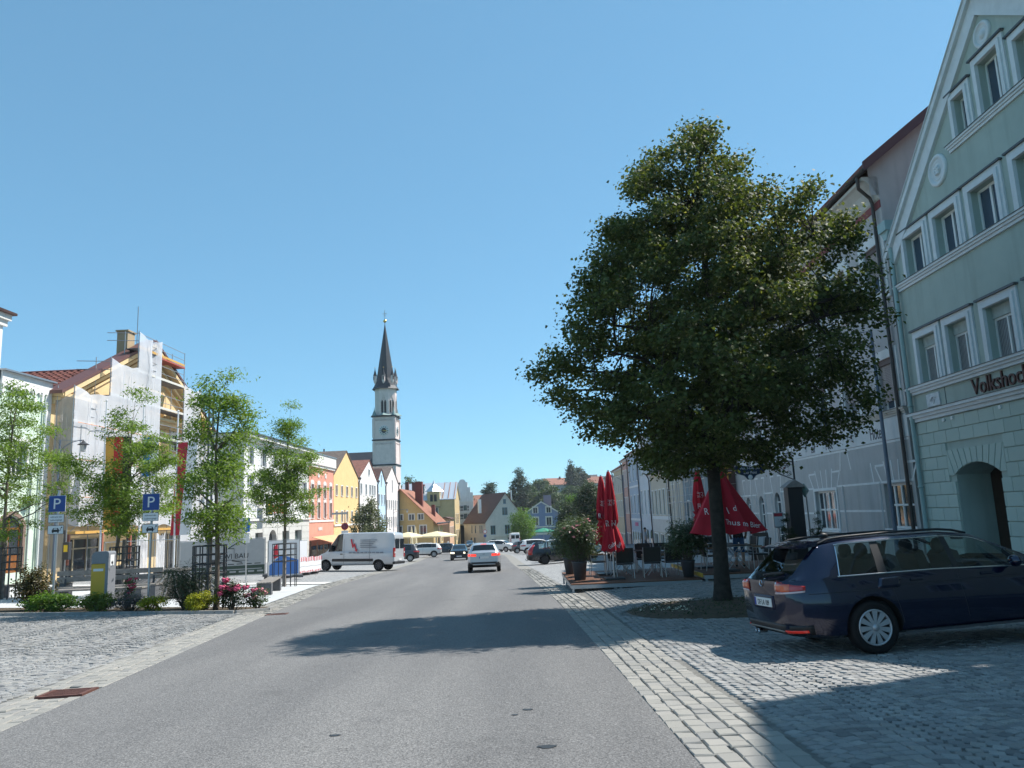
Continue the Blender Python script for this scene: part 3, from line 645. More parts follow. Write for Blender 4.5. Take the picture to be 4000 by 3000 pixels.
mb.add([(W, -.3, 11.5), (W, 12.3, 11.5), (W, 12.3, 12.5), (W, 6, 17.35), (W, -.3, 12.5)], [(0, 1, 2, 3, 4)]); mb.add([(0, -.3, 11.5), (0, 12.3, 11.5), (0, 12.3, 12.5), (0, 6, 17.35), (0, -.3, 12.5)], [(4, 3, 2, 1, 0)])
wall = mb.build('wall', up, t)
mb = MB(); wall_mesh(mb, [(0, -3), (W, -3), (W, 3.398), (0, 3.398)], g0, -.03, .2); mb.add([(0, -.03, 3.398), (W, -.03, 3.398), (W, .02, 3.398), (0, .02, 3.398)], [(0, 1, 2, 3)]); mb.add([(W, -.03, -3), (W, .1, -3), (W, .1, 3.398), (W, -.03, 3.398)], [(0, 1, 2, 3)]); mb.build('ground_floor_wall', low, t)
roofr = tiles('inn_roof_tiles', (.19, .075, .06)); roof_side(t, W, 12, 12.78, 17.45, roofr, .62, .35)
mb = MB()
for a, b in (((-.62, 12.32), (6, 17.45)), ((6, 17.45), (12.6, 12.32))):
    mb.add([(W + .36, a[0], a[1] - .16), (W + .36, b[0], b[1] - .16), (W + .36, b[0], b[1] + .2), (W + .36, a[0], a[1] + .2), (W + .42, a[0], a[1] - .16), (W + .42, b[0], b[1] - .16), (W + .42, b[0], b[1] + .2), (W + .42, a[0], a[1] + .2)], [(4, 5, 6, 7), (0, 4, 7, 3), (3, 7, 6, 2), (0, 1, 5, 4), (3, 2, 1, 0)])
mb.build('barge_board', plain('oxblood_paint', (.09, .025, .025), .5), t)
mb = MB(); prof = [(0, 11.35), (-.06, 11.4), (-.1, 11.55), (-.22, 11.8), (-.42, 12.0), (-.52, 12.05), (-.52, 12.15), (0, 12.15)]
n = len(prof); vs = [(0, y, z) for y, z in prof] + [(W, y, z) for y, z in prof]; mb.add(vs, [(i, i + 1, i + 1 + n, i + n) for i in range(n - 1)] + [tuple(range(n - 1, -1, -1)), tuple(range(n, 2 * n))]); mb.build('cove_cornice', cream, t)
MB().box(0, W, -.03, 0, 11.08, 11.33).build('red_stripe', plain('stripe_red', (.22, .05, .05), .8), t)
mb = MB(); n = 10; pr = [(-.60 + .085 * math.cos(math.pi * k / n), 12.26 - .085 * math.sin(math.pi * k / n)) for k in range(n + 1)]
vs = [(-.3, y, z) for y, z in pr] + [(W + .5, y, z) for y, z in pr]; mb.add(vs, [(i, i + n + 1, i + n + 2, i + 1) for i in range(n)], True); g = mb.build('gutter', pipe_d, t); g.modifiers.new('s', 'SOLIDIFY').thickness = .008
downpipe(t, [(W - .15, -.60, 12.2), (W - .15, -.6, 11.95), (W - .2, -.58, 11.82), (W - .28, -.2, 11.5), (W - .3, -.13, 11.3), (W - .3, -.13, 9.8), (W - .28, -.13, -.3)], .06, pipe_d)
roll = rough_mat('roller_slats', (.42, .36, .345), .7, 30, .15, .2); boxm = plain('shutter_box', (.11, .065, .055), .6)
def slats(parent, x0, x1, z0, z1, y):
    mb = MB(); k = int((z1 - z0) / .055)
    for i in range(k): a = z0 + (z1 - z0) * i / k; b = z0 + (z1 - z0) * (i + 1) / k - .006; mb.add([(x0, y, a), (x1, y, a), (x1, y - .012, (a + b) / 2), (x0, y - .012, (a + b) / 2), (x1, y, b), (x0, y, b)], [(0, 1, 2, 3), (3, 2, 4, 5)])
    return mb.build('roller_shutter', roll, parent)
sh2 = [.55, .5, .45, .6, .3, .5, .4]; sh1 = [.72, .5, .0, .55, .8, .3, .5]
for k, (x0, x1, z0, z1) in enumerate(u2):
    w_ = win(t, x0, x1, z0, z1 - .16, .15, fw=.07, casing=0, pane=GLASSB); MB().box(x0, x1, .04, .17, z1 - .158, z1).build('shutter_box', boxm, w_); slats(w_, x0 + .03, x1 - .03, z1 - .16 - sh2[k] * (z1 - z0), z1 - .16, .09)
    c = MB(); cw = .3; c.box(x0 - cw, x0 - .004, -.05, .03, z0 - .1, z1 - .35).box(x1 + .004, x1 + cw, -.05, .03, z0 - .1, z1 - .35).box(x0 - cw - .08, x0 - .004, -.05, .03, z1 - .348, z1 + .2).box(x1 + .004, x1 + cw + .08, -.05, .03, z1 - .348, z1 + .2).box(x0 - .004, x1 + .004, -.05, .03, z1 + .004, z1 + .36).box(x0 - cw + .06, x0 - .004, -.05, .03, z1 + .202, z1 + .36).box(x1 + .004, x1 + cw - .06, -.05, .03, z1 + .202, z1 + .36); c.build('window_surround', lt, w_)
for k, (x0, x1, z0, z1) in enumerate(u1):
    w_ = win(t, x0, x1, z0, z1 - .18, .15, fw=.07, pane=curtain_glass() if k % 2 else GLASSB); MB().box(x0, x1, .02, .17, z1 - .178, z1).build('shutter_box', boxm, w_)
    if sh1[k]: slats(w_, x0 + .03, x1 - .03, z1 - .18 - sh1[k] * (z1 - z0), z1 - .18, .09)
    c = MB(); cw = .26; c.box(x0 - cw, x0 - .004, -.05, .03, z0 - .0, z1 + .3).box(x1 + .004, x1 + cw, -.05, .03, z0 - .0, z1 + .3).box(x0 - .004, x1 + .004, -.05, .03, z1 + .004, z1 + .3); c.build('window_surround', lt, w_)
    MB().box(x0 - .1, x1 + .1, -.1, .14, z0 - .05, z0 - .003).build('sill', plain('sill_dark', (.12, .12, .13), .5), w_)
MB().box(-.02, W, -.06, 0, 8.02, 8.18).box(-.02, W, -.1, 0, 8.182, 8.25).build('string_course', lt, t)
moulding(t, -.02, W, 4.36, .2, .15, cream, 'string_course')
MB().box(0, W, -.045, 0, 3.42, 4.15).build('sign_band', rough_mat('sign_band_white', (.66, .66, .65), .8, 2, .08, .1, dirt=.15), t)
ink = plain('sign_ink', (.13, .12, .135), .7)
for s_, y, sz in (('Hotel', 27.05, .66), ('Post', 31.15, .62), ('zur', 32.75, .58), ('Gasthof', 36.4, .6), ('Hotel', 42.5, .55)): text(s_, sz, ink, t, (X(y), -.05, 3.52), ext=.006, sx=.66)
for y in (28.6, 33.35, 37.6):
    s_ = thing('spotlight', 'black spotlight on the white sign band %s' % {28.6: 'between the words Post and Hotel', 33.35: 'between the words Gasthof and zur', 37.6: 'left of the word Gasthof'}[y], 'spotlight', tuple(t.matrix_basis @ Vector((X(y), -.05, 3.78))), RROT, 'spotlights over the inn lettering')
    MB().bar((0, 0, 0), (0, -.3, .08), .03, .03).box(-.05, .05, -.02, .02, -.06, .06).build('arm', pipe_d, s_)
    MB().lathe([(.0, -.1), (.06, -.1), (.085, .06), (.085, .1), (0, .09)], 12, (0, -.36, .06), ax='y').build('lamp_head', pipe_d, s_)
    MB().ico((.12, -.06, -.12), .06, 1).build('sensor', lt, s_)
# painted rustication on the ground floor
mb = MB(); y_ = -.034; ln = .075
def hl(a, b, z): mb.box(X(a), X(b), y_ - .004, y_ + .003, z - ln / 2, z + ln / 2)
def vl(p, q): mb.bar((X(p[0]), y_ - .001, p[1]), (X(q[0]), y_ - .001, q[1]), .007, ln)
for a, b, z in ((44.9, 24.4, 3.36), (30.55, 26.6, 1.08), (30.55, 26.6, .25), (37.3, 33.0, 2.02), (30.4, 26.7, 2.04), (44.9, 41.1, 1.95), (40.0, 38.5, 2.0), (37.3, 35.7, 1.0), (34.5, 33.0, 1.0), (37.3, 35.7, .2), (44.9, 43.4, 1.0), (42.4, 41.1, 1.0), (40.0, 38.5, 1.0), (34.5, 33., .25)): hl(a, b, z)
for y0, y1, zt in ((32.95, 30.5, 1.97), (26.6, 24.45, 2.05)):
    c = (y0 + y1) / 2; hl(y0 + .05, y1 - .05, zt)
    for f in (-1, -.55, -.18, .18, .55, 1): vl((c + f * (y0 - y1) / 2, zt), (c + f * (y0 - y1) / 2 * 1.35, 2.75 if abs(f) < .9 else 2.6))
    hl(c + (y0 - y1) * .675, c + (y0 - y1) * .38, 2.62); hl(c - (y0 - y1) * .38, c - (y0 - y1) * .675, 2.62)
for y0 in (37.9, 40.5, 42.9):
    for s_ in (-1, 1): vl((y0 + s_ * .75, -1), (y0 + s_ * .75, 2.0)); vl((y0 + s_ * .6, 2.0), (y0 + s_ * .8, 2.8))
    hl(y0 + .8, y0 + .3, 2.8); hl(y0 - .3, y0 - .8, 2.8)
for p, q in (((30.0, 2.62), (29.8, 3.34)), ((29.2, 3.34), (29.0, 2.62)), ((27.2, 2.05), (27.3, 2.75)), ((29.9, .25), (29.9, 2.04)), ((26.75, .25), (26.75, 2.04))): vl(p, q)
mb.build('plaster_lines', lt, t)
x0, x1, z0, z1 = g0[0]; win(t, x0, x1, z0, z1, .1, fw=.08, mull=3, trans=(.52,), casing=.0, sill=.1, cy=-.03)
MB().box(x0 - .12, x0 - .004, -.07, .0, z0 - .1, z1 + .12).box(x1 + .004, x1 + .12, -.07, 0, z0 - .1, z1 + .12).box(x0 - .004, x1 + .004, -.07, 0, z1 + .004, z1 + .12).build('window_surround', lt, t)
x0, x1, z0, z1 = g0[1]; win(t, x0, x1, z0, z1, .1, fw=.08, mull=3, trans=(.52,), sill=.1, cy=-.03)
for o in g0[2:5]: win(t, o[0], o[1], o[2], o[3], .1, fw=.07, mull=0, trans=(.3, .62, .84), sill=.08, cy=-.03)
o = g0[5]; MB().box(o[0], o[1], .12, .17, o[2], o[3]).build('door', plain('inn_door', (.08, .07, .06), .5), t)

# ---------------------------------------------------------------- houses further along the right row
def row_house(name, label, yfar, ynear, top, wallm, rows_, roof=None, peak=3.2, extra=None, base=-5.5, fr=None, w_=.9, cas=.1, cornice=True):
    W_ = yfar - ynear - .05; t_ = right_house(name, label, yfar, W_); ops = []
    for z0, z1, n, ww in rows_: ops += [(W_ * (k + .5) / n - ww / 2, W_ * (k + .5) / n + ww / 2, z0, z1) for k in range(n)]
    mb = MB(); wall_mesh(mb, [(0, base), (W_, base), (W_, top), (0, top)], ops, 0, .14); shell(mb, W_, 11, base, top); mb.build('wall', wallm, t_)
    for o in ops: win(t_, *o, y=.1, fr=fr, fw=.07, casing=cas, split=False, proud=.03, sill=.08)
    roof_side(t_, W_, 11, top, top + peak, roof or tiles('brown_tiles', (.16, .085, .06)), .4, .0)
    if cornice: MB().box(0, W_, -.22, .0, top - .35, top - .05).build('cornice', trim, t_)
    for s_ in (.06,): downpipe(t_, [(s_, -.4, top - .05), (s_ + .02, -.15, top - .6), (s_ + .02, -.12, -3)], .06, pipe_d)
    return t_
t = row_house('hotel_annex', 'narrow white house beside the inn with a projecting brown hotel sign', 49.2, 45.05, 10.6, stucco('annex_white', (.56, .56, .55)), [(4.4, 6.0, 2, .95), (8, 9.5, 2, .95), (-.9, 1.6, 2, 1.3)])
sg = thing('hotel_sign', 'tall brown sign with orange letters spelling HOTEL, projecting beside the inn', 'sign', (12.76, 45.0, 0), 0)
MB().bbox(-.95, -.05, -.14, .14, 1.15, 5.0, .02).build('panel', plain('sign_brown', (.075, .03, .025), .5), sg)
for k, c in enumerate('HOTEL'):
    for s_, ry in ((-.145, 0),): ob('letter', text_mesh(c, .78, .01, 'CENTER'), plain('sign_orange', (.62, .26, .03), .5), sg, loc=(-.5, s_, 4.32 - k * .74), rot=(rad(90), 0, 0))
    if k: MB().box(-.93, -.07, -.152, -.142, 4.97 - k * .76, 4.99 - k * .76).build('divider', plain('sign_divider', (.4, .35, .3), .5), sg)
for z in (1.6, 4.4): MB().bar((-.06, 0, z), (.12, 0, z), .06, .06).build('bracket', pipe_d, sg)
slate_blue = stucco('slate_blue_render', (.27, .345, .40))
t = row_house('slate_blue_house', 'slate blue house behind bare steel scaffolding on the right', 66.0, 49.3, 9.6, slate_blue, [(3.4, 5.6, 6, 1.05), (.2, 1.9, 6, 1.0), (6.6, 8.6, 6, 1.05), (-3.4, -.9, 5, 1.9)])
MB().box(0, 5.5, -.03, 0, -1, 9.2).build('cream_bay', stucco('cream_pale', (.52, .48, .40)), t)
t = row_house('dormer_house', 'cream house with white ground floor and row of small triangular dormers', 76.4, 66.05, 4.9, stucco('cream_pale', (.52, .48, .40)), [(.9, 3.1, 5, 1.0), (-3.6, -.9, 3, 2.0)], peak=3.6, roof=tiles('grey_tiles', (.13, .10, .09)))
MB().box(0, 10.3, -.06, 0, .45, .75).build('string_course', trim, t); MB().box(0.05, 10.25, -.025, 0, -.7, .44).build('fascia', stucco('fascia_white', (.6, .58, .55)), t)
for k in range(5):
    d = MB(); cx = 1.1 + k * 2.02; d.prism([(cx - .8, 5.0), (cx + .8, 5.0), (cx, 6.3)], .3, 2.2); dd = d.build('dormer', stucco('cream_pale', (.52, .48, .40)), t)
    MB().prism([(cx - .95, 4.95), (cx - .75, 4.95), (cx, 6.25), (cx + .75, 4.95), (cx + .95, 4.95), (cx, 6.5)], .15, 2.4).build('dormer_roof', trim, dd)
t = row_house('white_arch_house', 'narrow white house with arched shop openings on the right row', 83.6, 76.45, 9.0, stucco('cool_white', (.58, .62, .66)), [(.9, 3.3, 3, .85), (4.9, 7.2, 3, .85)])
for k in range(3):
    cx = 1.3 + k * 2.25; MB().prism([(cx - .6, -3.8), (cx + .6, -3.8)] + [(cx + .6 * math.cos(a), -1.2 + .6 * math.sin(a)) for a in np.linspace(0, math.pi, 9)], -.02, .05).build('arched_shop_window', GLASSB, t)
t = row_house('sky_blue_house', 'pale blue house with white shopfront pilasters on the right row', 92.2, 83.65, 7.9, stucco('sky_blue_render', (.38, .46, .55)), [(1.0, 3.0, 3, .9), (4.6, 6.6, 3, .9)])
for k in range(5): MB().box(.3 + k * 1.9, .75 + k * 1.9, -.06, 0, -4, -.9).build('pilaster', trim, t)
MB().box(0, 8.5, -.05, 0, .2, .45).box(0, 8.5, -.05, 0, 3.9, 4.1).build('string_course', trim, t); MB().box(3.2, 5.6, -.04, 0, -.4, .0).build('shop_sign', plain('magenta_sign', (.45, .06, .2), .5), t)
for k in range(4): MB().box(.8 + k * 1.9, 2.15 + k * 1.9, -.02, .02, -4, -1.1).build('shop_window', GLASSB, t)
t = row_house('dusky_pink_house', 'narrow dusky pink house on the right row', 97.6, 92.25, 7.6, stucco('pink_render', (.50, .32, .28)), [(1.0, 2.9, 3, .8), (4.2, 6.2, 3, .8), (-3.6, -1.4, 2, 1.4)])
t = row_house('ochre_cream_house', 'cream corner house at the far end of the right row', 108, 97.65, 6.9, stucco('ochre_cream', (.50, .45, .34)), [(.6, 2.6, 5, .9), (3.6, 5.8, 5, .9), (-3.8, -1.6, 4, 1.4)])
# ================================================================ LEFT SIDE OF THE SQUARE
def left_front(name, label, y0, y1, wallm, ops, eave, peak=None, roofm=None, base=-5.5, depth=13, reveal=.14, px=None, rd=None):
    W_ = y1 - y0 - .05; t_ = left_house(name, label, y0, W_)
    back = peak if (rd is None) else None
    out = [(0, base), (W_, base), (W_, eave)] + ([(px or W_ / 2, peak)] if peak else []) + [(0, eave)]
    mb = MB(); wall_mesh(mb, out, ops, 0, reveal); shell(mb, W_, depth, base, eave, peak=back); wl = mb.build('wall', wallm, t_)
    if peak: roof_gable_front(t_, W_, rd or depth, eave, peak, roofm, .12, .14, -.12, px)
    return t_, W_, wl
def grid(W_, z0, z1, n, ww, a=0, b=None):
    b = W_ if b is None else b; return [(a + (b - a) * (k + .5) / n - ww / 2, a + (b - a) * (k + .5) / n + ww / 2, z0, z1) for k in range(n)]
zinc = plain('zinc', (.32, .34, .36), .4, .7); darkroof = tiles('dark_brown_tiles', (.12, .065, .055)); redroof = tiles('red_brown_tiles', (.24, .10, .07)); greyroof = tiles('weathered_tiles', (.17, .13, .11))
stone_trim = rough_mat('light_stone_trim', (.70, .68, .64), .8, 3, .1, .15)

# tall white house at the left edge of the view
t, W, wl = left_front('tall_white_house', 'tall white house with moulded eaves at the left edge of the view', 24, 36.9, stucco('bright_white', (.74, .74, .73)), grid(12.8, 1, 2.7, 4, 1.1) + grid(12.8, 5, 6.7, 4, 1.1) + grid(12.8, 8.8, 10.3, 4, 1.1), 12.35)
for k in range(4):
    for z0, z1 in ((1, 2.7), (5, 6.7), (8.8, 10.3)): c = 12.8 * (k + .5) / 4; win(t, c - .55, c + .55, z0, z1, .1, casing=.12, split=False)
MB().box(-.1, W + .15, -.12, .0, 11.7, 12.0).box(-.1, W + .25, -.25, 0, 12.002, 12.3).build('cornice', stone_trim, t)
MB().prism([(-.2, 12.3), (W + .4, 12.3), (W + .4, 12.42), (-.2, 12.42)], -.42, 13).prism([(0, 12.42), (W, 12.42), (W / 2, 15.5)], .5, 13).build('roof', darkroof, t)

# mint house with the arched frieze
mint = stucco('mint_render', (.60, .72, .60), .12)
ops = [(1.15, 2.25, 4.45, 6.15), (.55, 2.35, -.35, 2.45, .5), (-.0 + 3.6 - .55, 3.6, 0, .01)][:2]
t, W, wl = left_front('mint_house', 'mint green house with white arched frieze and brown arched wooden door', 36.95, 40.95, mint, ops, 9.1, None, base=-4, depth=9)
x0, x1, z0, z1 = ops[0]; win(t, x0, x1, z0, z1, .12, fw=.08, mull=1, trans=(.55,), casing=.16, sill=.12)
wd = rough_mat('varnished_wood', (.25, .10, .035), .45, 5, .35, .15, 30); x0, x1, z0, z1 = ops[1][:4]
d = MB().box(x0, x1, .10, .16, z0, z0 + .9).box(x0, x0 + .1, .10, .16, z0 + .902, z1 - .02).box(x1 - .1, x1, .10, .16, z0 + .902, z1 - .02).box((x0 + x1) / 2 - .07, (x0 + x1) / 2 + .07, .10, .16, z0 + .902, z1 - .25).box(x0 + .1, x1 - .1, .10, .16, 1.75, 1.85).build('door', wd, t)
for k in range(2): a = x0 + .14 + k * .92; MB().box(a, a + .7, .08, .099, z0 + .14, z0 + .76).build('door_panel', wd, d); MB().box(a - .03, a + .72, .13, .14, z0 + .9, z1 - .05).build('pane', GLASS, d)
MB().box(x0 - .2, x0, -.05, .1, z0, z1 - .45).box(x1, x1 + .2, -.05, .1, z0, z1 - .45).build('door_surround', rough_mat('brown_stone', (.24, .17, .14), .8), t)
n = 14; hw = (x1 - x0) / 2; R_ = (hw * hw + .25) / 1.0; cz = z1 - R_; am = math.asin(hw / R_); pts = []
for k in range(n + 1): a = -am + 2 * am * k / n; pts.append(((x0 + x1) / 2 + R_ * math.sin(a), cz + R_ * math.cos(a)))
for k in range(n, -1, -1): a = -am + 2 * am * k / n; pts.append(((x0 + x1) / 2 + (R_ + .2) * math.sin(a), cz + (R_ + .2) * math.cos(a)))
mb = MB()
for k in range(n): mb.prism([pts[k], pts[k + 1], pts[2 * n - k], pts[2 * n + 1 - k]], -.05, .06)
mb.build('door_arch', rough_mat('brown_stone', (.24, .17, .14), .8), t)
fr = stucco('frieze_white', (.76, .76, .74), .1)
mb = MB(); mb.box(-.02, W + .02, -.10, 0, 8.86, 9.5)
for k in range(6):
    c = .35 + k * .62; m_ = 6
    # little round arches on corbels
    mb.box(c - .31, c - .19, -.10, 0, 8.35, 8.858); mb.box(c - .33, c - .17, -.13, 0, 8.30, 8.349)
    for s_ in (-1, 1): mb.prism([(c + s_ * .19, 8.857), (c + s_ * .19, 8.6), (c + s_ * .15, 8.72), (c + s_ * .08, 8.8), (c, 8.83), (c, 8.857)][::-s_], -.099, -.001)
mb.box(W - .45, W + .02, -.08, 0, -4, 8.859); mb.build('frieze', fr, t)
MB().prism([(-.1, 9.5), (W + .1, 9.5), (W + .1, 9.58), (-.1, 9.58)], -.3, 9).build('roof', zinc, t)
downpipe(t, [(W - .55, -.16, 8.4), (W - .55, -.16, -2)], .06, plain('pipe_white', (.7, .72, .7), .5)); downpipe(t, [(W - 1.3, -.1, 6.0), (W - 1.3, -.1, -.2)], .035, plain('pipe_grey', (.35, .38, .38), .5), 'pipe')
# pink-roofed low wing between mint house and scaffolded house: real rows of pantiles
t = thing('rear_wing', 'low wing with dark red pantile roof between the mint house and the scaffolded house', 'building', (-25.0, 40.9, 0), LROT)
tm = island_mat('pantiles', [(.15, .05, .04), (.20, .075, .055), (.12, .045, .04), (.17, .06, .045)], .7, .3, 40, .3)
mb = MB(); nx_, ny_ = 30, 11
for j in range(ny_):
    for i in range(nx_):
        xa = i * .42; s0 = j / ny_; s1 = (j + 1.15) / ny_
        def P(u, s, h): return (s * 4.5, .4 + xa + u * .42, 9.1 + s * 1.95 + h)
        mb.add([P(0, s0, .10), P(.25, s0, .14), P(.5, s0, .10), P(.75, s0, .05), P(1, s0, .08), P(0, s1, .06), P(.25, s1, .10), P(.5, s1, .06), P(.75, s1, .02), P(1, s1, .04)], [(0, 1, 6, 5), (1, 2, 7, 6), (2, 3, 8, 7), (3, 4, 9, 8)])
r = MB().add([(0, .3, 9.0), (4.6, .3, 11.05), (4.6, 13.2, 11.05), (0, 13.2, 9.0)], [(3, 2, 1, 0)]).add([(4.6, .3, 11.05), (9, .3, 9.2), (9, 13.2, 9.2), (4.6, 13.2, 11.05)], [(3, 2, 1, 0)]).build('roof', darkroof, t)
mb.build('roof_tiles', tm, r, kind='stuff')
mb = MB(); mb.tube([(4.55, .3, 11.1), (4.55, 13.2, 11.1)], .12, 8); mb.build('ridge', tm, r)
MB().box(.2, 8.8, .4, 13, -4, 8.98).build('wall', stucco('cream_wall', (.62, .55, .42)), t)

# cream pediment house behind the scaffold
cr = stucco('pediment_cream', (.72, .54, .30), .12)
ops = grid(19.6, 4.6, 6.6, 6, 1.3) + grid(19.6, 7.0, 8.2, 6, 1.2) + [(1.6, 5.6, -1.6, 1.2), (8.4, 10.6, -1.8, 1.3), (13, 17, -1.4, 1.2)]
t, W, wl = left_front('pediment_house', 'cream house with broad pediment gable under renovation behind netting', 41.0, 60.7, cr, ops, 9.0, 13.9, darkroof, rd=.4, depth=6)
for o in ops[:12]: win(t, *o, y=.1, casing=.18, split=False, sill=.1)
for o in ops[12:]: win(t, *o, y=.12, fr=plain('shop_frame', (.45, .38, .25), .5), mull=2, trans=(.78,), fw=.1)
MB().box(0, W, -.5, 0, 8.6, 8.83).box(-.1, W + .1, -.7, 0, 8.832, 9.01).box(0, W, -.2, 0, 8.4, 8.598).build('cornice', cr, t)
for s_ in (1, -1):
    mb = MB(); m2 = MB(); X_ = lambda q: q if s_ > 0 else W - q
    for off, th, p in ((.0, .28, .75), (.55, .2, .35), (.95, .16, .18)):
        a = (X_(off * 2), 9.05); b = (W / 2, 13.9 - off); q = [(a[0], a[1] - th if off == 0 else a[1]), (b[0], b[1] - th), b, a] if off == 0 else [(X_(off * 2 + th * 2), 9.05), (W / 2, 13.9 - off - th), (W / 2, 13.9 - off), (X_(off * 2), 9.05)]
        (mb).prism(q if s_ > 0 else q[::-1], -p, .0)
    mb.build('raking_cornice', cr, t)
    m2.prism(([(X_(-.35), 8.91), (W / 2, 13.97), (W / 2, 14.15), (X_(-.35), 9.09)]) if s_ > 0 else [(X_(-.35), 8.91), (W / 2, 13.97), (W / 2, 14.15), (X_(-.35), 9.09)][::-1], -.80, .1); m2.build('verge_board', plain('verge_brown', (.13, .055, .045), .5), t)
for k in range(12): MB().box(4.2 + k * 1.0, 4.55 + k * 1.0, -.3, 0, 9.17, 9.5).build('dentil', cr, t)
ch = MB().bbox(7.9, 8.8, .2, .9, 12.0, 14.35, .02).box(7.82, 8.88, .12, .98, 14.35, 14.45).build('chimney', stucco('chimney_tan', (.42, .32, .2)), t)
MB().tube([(9.3, .3, 13), (9.3, .3, 16.4)], .03, 6).build('antenna_mast', zinc, t)

# ---- scaffold
sc = thing('scaffold', 'steel scaffold with white debris netting in front of the cream pediment house', 'scaffold', (-23.75, 41.0, 0), LROT)
steel = plain('galvanised_tube', (.40, .42, .44), .45, .6); deckm = plain('scaffold_deck', (.16, .15, .15), .7)
net = sheet_mat('debris_netting', (.86, .88, .92), .20, .35); netb = sheet_mat('beige_netting', (.46, .42, .37), .38, .3); netw = sheet_mat('white_sheeting', (.86, .88, .92), .10, .4)
cols = [0, 3.5, 6.6, 9.6, 13.1, 15.9, 19.3]; tops = [9.4, 11.7, 14.0, 13.9, 13.9, 11.7, 9.4]
levels = [1.35, 3.35, 5.35, 7.35, 9.35, 11.3, 12.85]
for x, zt in zip(cols, tops):
    for y in (0, .9): MB().tube([(x, y, gz(-23.6, 41 + x) - .1), (x, y, zt)], .03, 6).build('standard', steel, sc)
for i in range(6):
    zt = min(tops[i], tops[i + 1])
    for z in levels:
        if z > zt - .6: continue
        MB().box(cols[i] + .03, cols[i + 1] - .03, .05, .85, z, z + .05).build('deck', deckm, sc)
        for h in (.5, 1.0): MB().tube([(cols[i], 0, z + h), (cols[i + 1], 0, z + h)], .022, 5).build('guard_rail', steel, sc)
        MB().box(cols[i], cols[i + 1], -.02, .01, z + .052, z + .2).build('toe_board', plain('toe_board_yellow', (.58, .33, .08), .6) if z > 12 or z < 2 else plain('toe_board_pale', (.6, .58, .52), .6), sc)
MB().box(cols[3], cols[4], -.05, .95, 12.75, 12.84).build('platform_edge', plain('platform_red', (.42, .08, .05), .5), sc)
for i in (0, 2, 4): MB().tube([(cols[i], 0, 1.4), (cols[i + 1], 0, 3.3)], .02, 5).build('brace', steel, sc); MB().tube([(cols[i], 0, 5.4), (cols[i + 1], 0, 7.3)], .02, 5).build('brace', steel, sc)
for x, z in ((3.5, 11.4), (6.6, 13.85)): MB().tube([(x, 0, z), (x - .1, 2.0, z + .1)], .022, 5).tube([(x, 0, z - .5), (x - .1, 2.0, z - .4)], .022, 5).build('guard_rail', steel, sc)
def cloth(x0, x1, z0, z1, mat, seed, amp=.10, y=-.06, nx_=14, nz_=22, sag=.2, axis='x', lace=True):
    r = random.Random(seed); ph = [r.uniform(0, 6) for _ in range(6)]; mb = MB(); vs = []
    for j in range(nz_ + 1):
        for i in range(nx_ + 1):
            u = i / nx_; v = j / nz_; x = x0 + (x1 - x0) * u; z = z0 + (z1 - z0) * v
            edge = math.sin(math.pi * u)
            yy = y - amp * edge * (.55 + .45 * math.sin(v * 7 + ph[0])) * (math.sin(u * 9 + ph[1] + v * 1.5) + .6 * math.sin(u * 17 + ph[2] - v * 3) + .5 * math.sin(v * 13 + ph[3] + u * 4))
            z -= sag * edge * (v ** 4) * (1 + .3 * math.sin(u * 12 + ph[4])); z += .1 * math.sin(u * 8 + ph[5]) * (1 - v) ** 3
            vs.append((x, yy, z) if axis == 'x' else (yy, x, z))
    mb.add(vs, [(j * (nx_ + 1) + i, j * (nx_ + 1) + i + 1, (j + 1) * (nx_ + 1) + i + 1, (j + 1) * (nx_ + 1) + i) for j in range(nz_) for i in range(nx_)], True)
    o = mb.build('netting_sheet', mat, sc)
    if lace and axis == 'x':
        for u in (.36, .64):
            k = MB(); pts = []
            for q in range(28): v = q / 27; x = x0 + (x1 - x0) * u + .04 * math.sin(q * 2.4); pts.append((x, y - .16 - .02 * math.sin(q), z0 + (z1 - z0) * (v * .94)))
            k.tube(pts, .016, 4); k.build('lacing', plain('white_cord', (.85, .86, .88), .5), o)
    return o
cloth(0, 3.5, 1.9, 9.35, net, 1); cloth(3.5, 6.6, 1.9, 11.6, net, 2); cloth(6.6, 9.6, 5.6, 13.95, net, 3, .16, sag=.25)
cloth(6.6, 9.6, 1.8, 5.55, netw, 4); cloth(9.6, 13.1, 1.7, 5.9, netw, 5); cloth(13.1, 15.9, -.6, 11.6, netw, 6); cloth(15.9, 19.3, -1.2, 7.6, netw, 7)
cloth(9.7, 10.9, -1.4, 1.3, netw, 8, .12); cloth(7.2, 8.6, -1.4, 1.3, netw, 12, .12)
o = cloth(0, 1.0, -.6, 8.9, netb, 9, .05, y=-.02, axis='y'); cloth(-.0, .9, .0, 8.9, netb, 10, .04, y=.0, axis='y')
for z in (3.35, 5.35, 7.35): MB().box(.1, 9.5, -.25, -.22, z, z + .03).build('tie_band', plain('tie_orange', (.75, .35, .2), .6), sc)
MB().box(4.15, 6.2, -.32, -.29, 2.9, 5.3).build('notice_board', plain('board_white', (.78, .79, .8), .5), sc)
for k in range(12): MB().box(4.35, 6.0 - (k * 37 % 5) * .12, -.325, -.321, 5.05 - k * .17, 5.10 - k * .17).build('notice_line', plain('print_grey', (.45, .46, .5), .6), sc)
for x in (0.2, 3.4, 6.5): MB().box(x - .06, x + .06, -.06, .06, -.2, 1.4).build('base_jack', plain('jack_red_white', (.40, .14, .09), .5), sc)
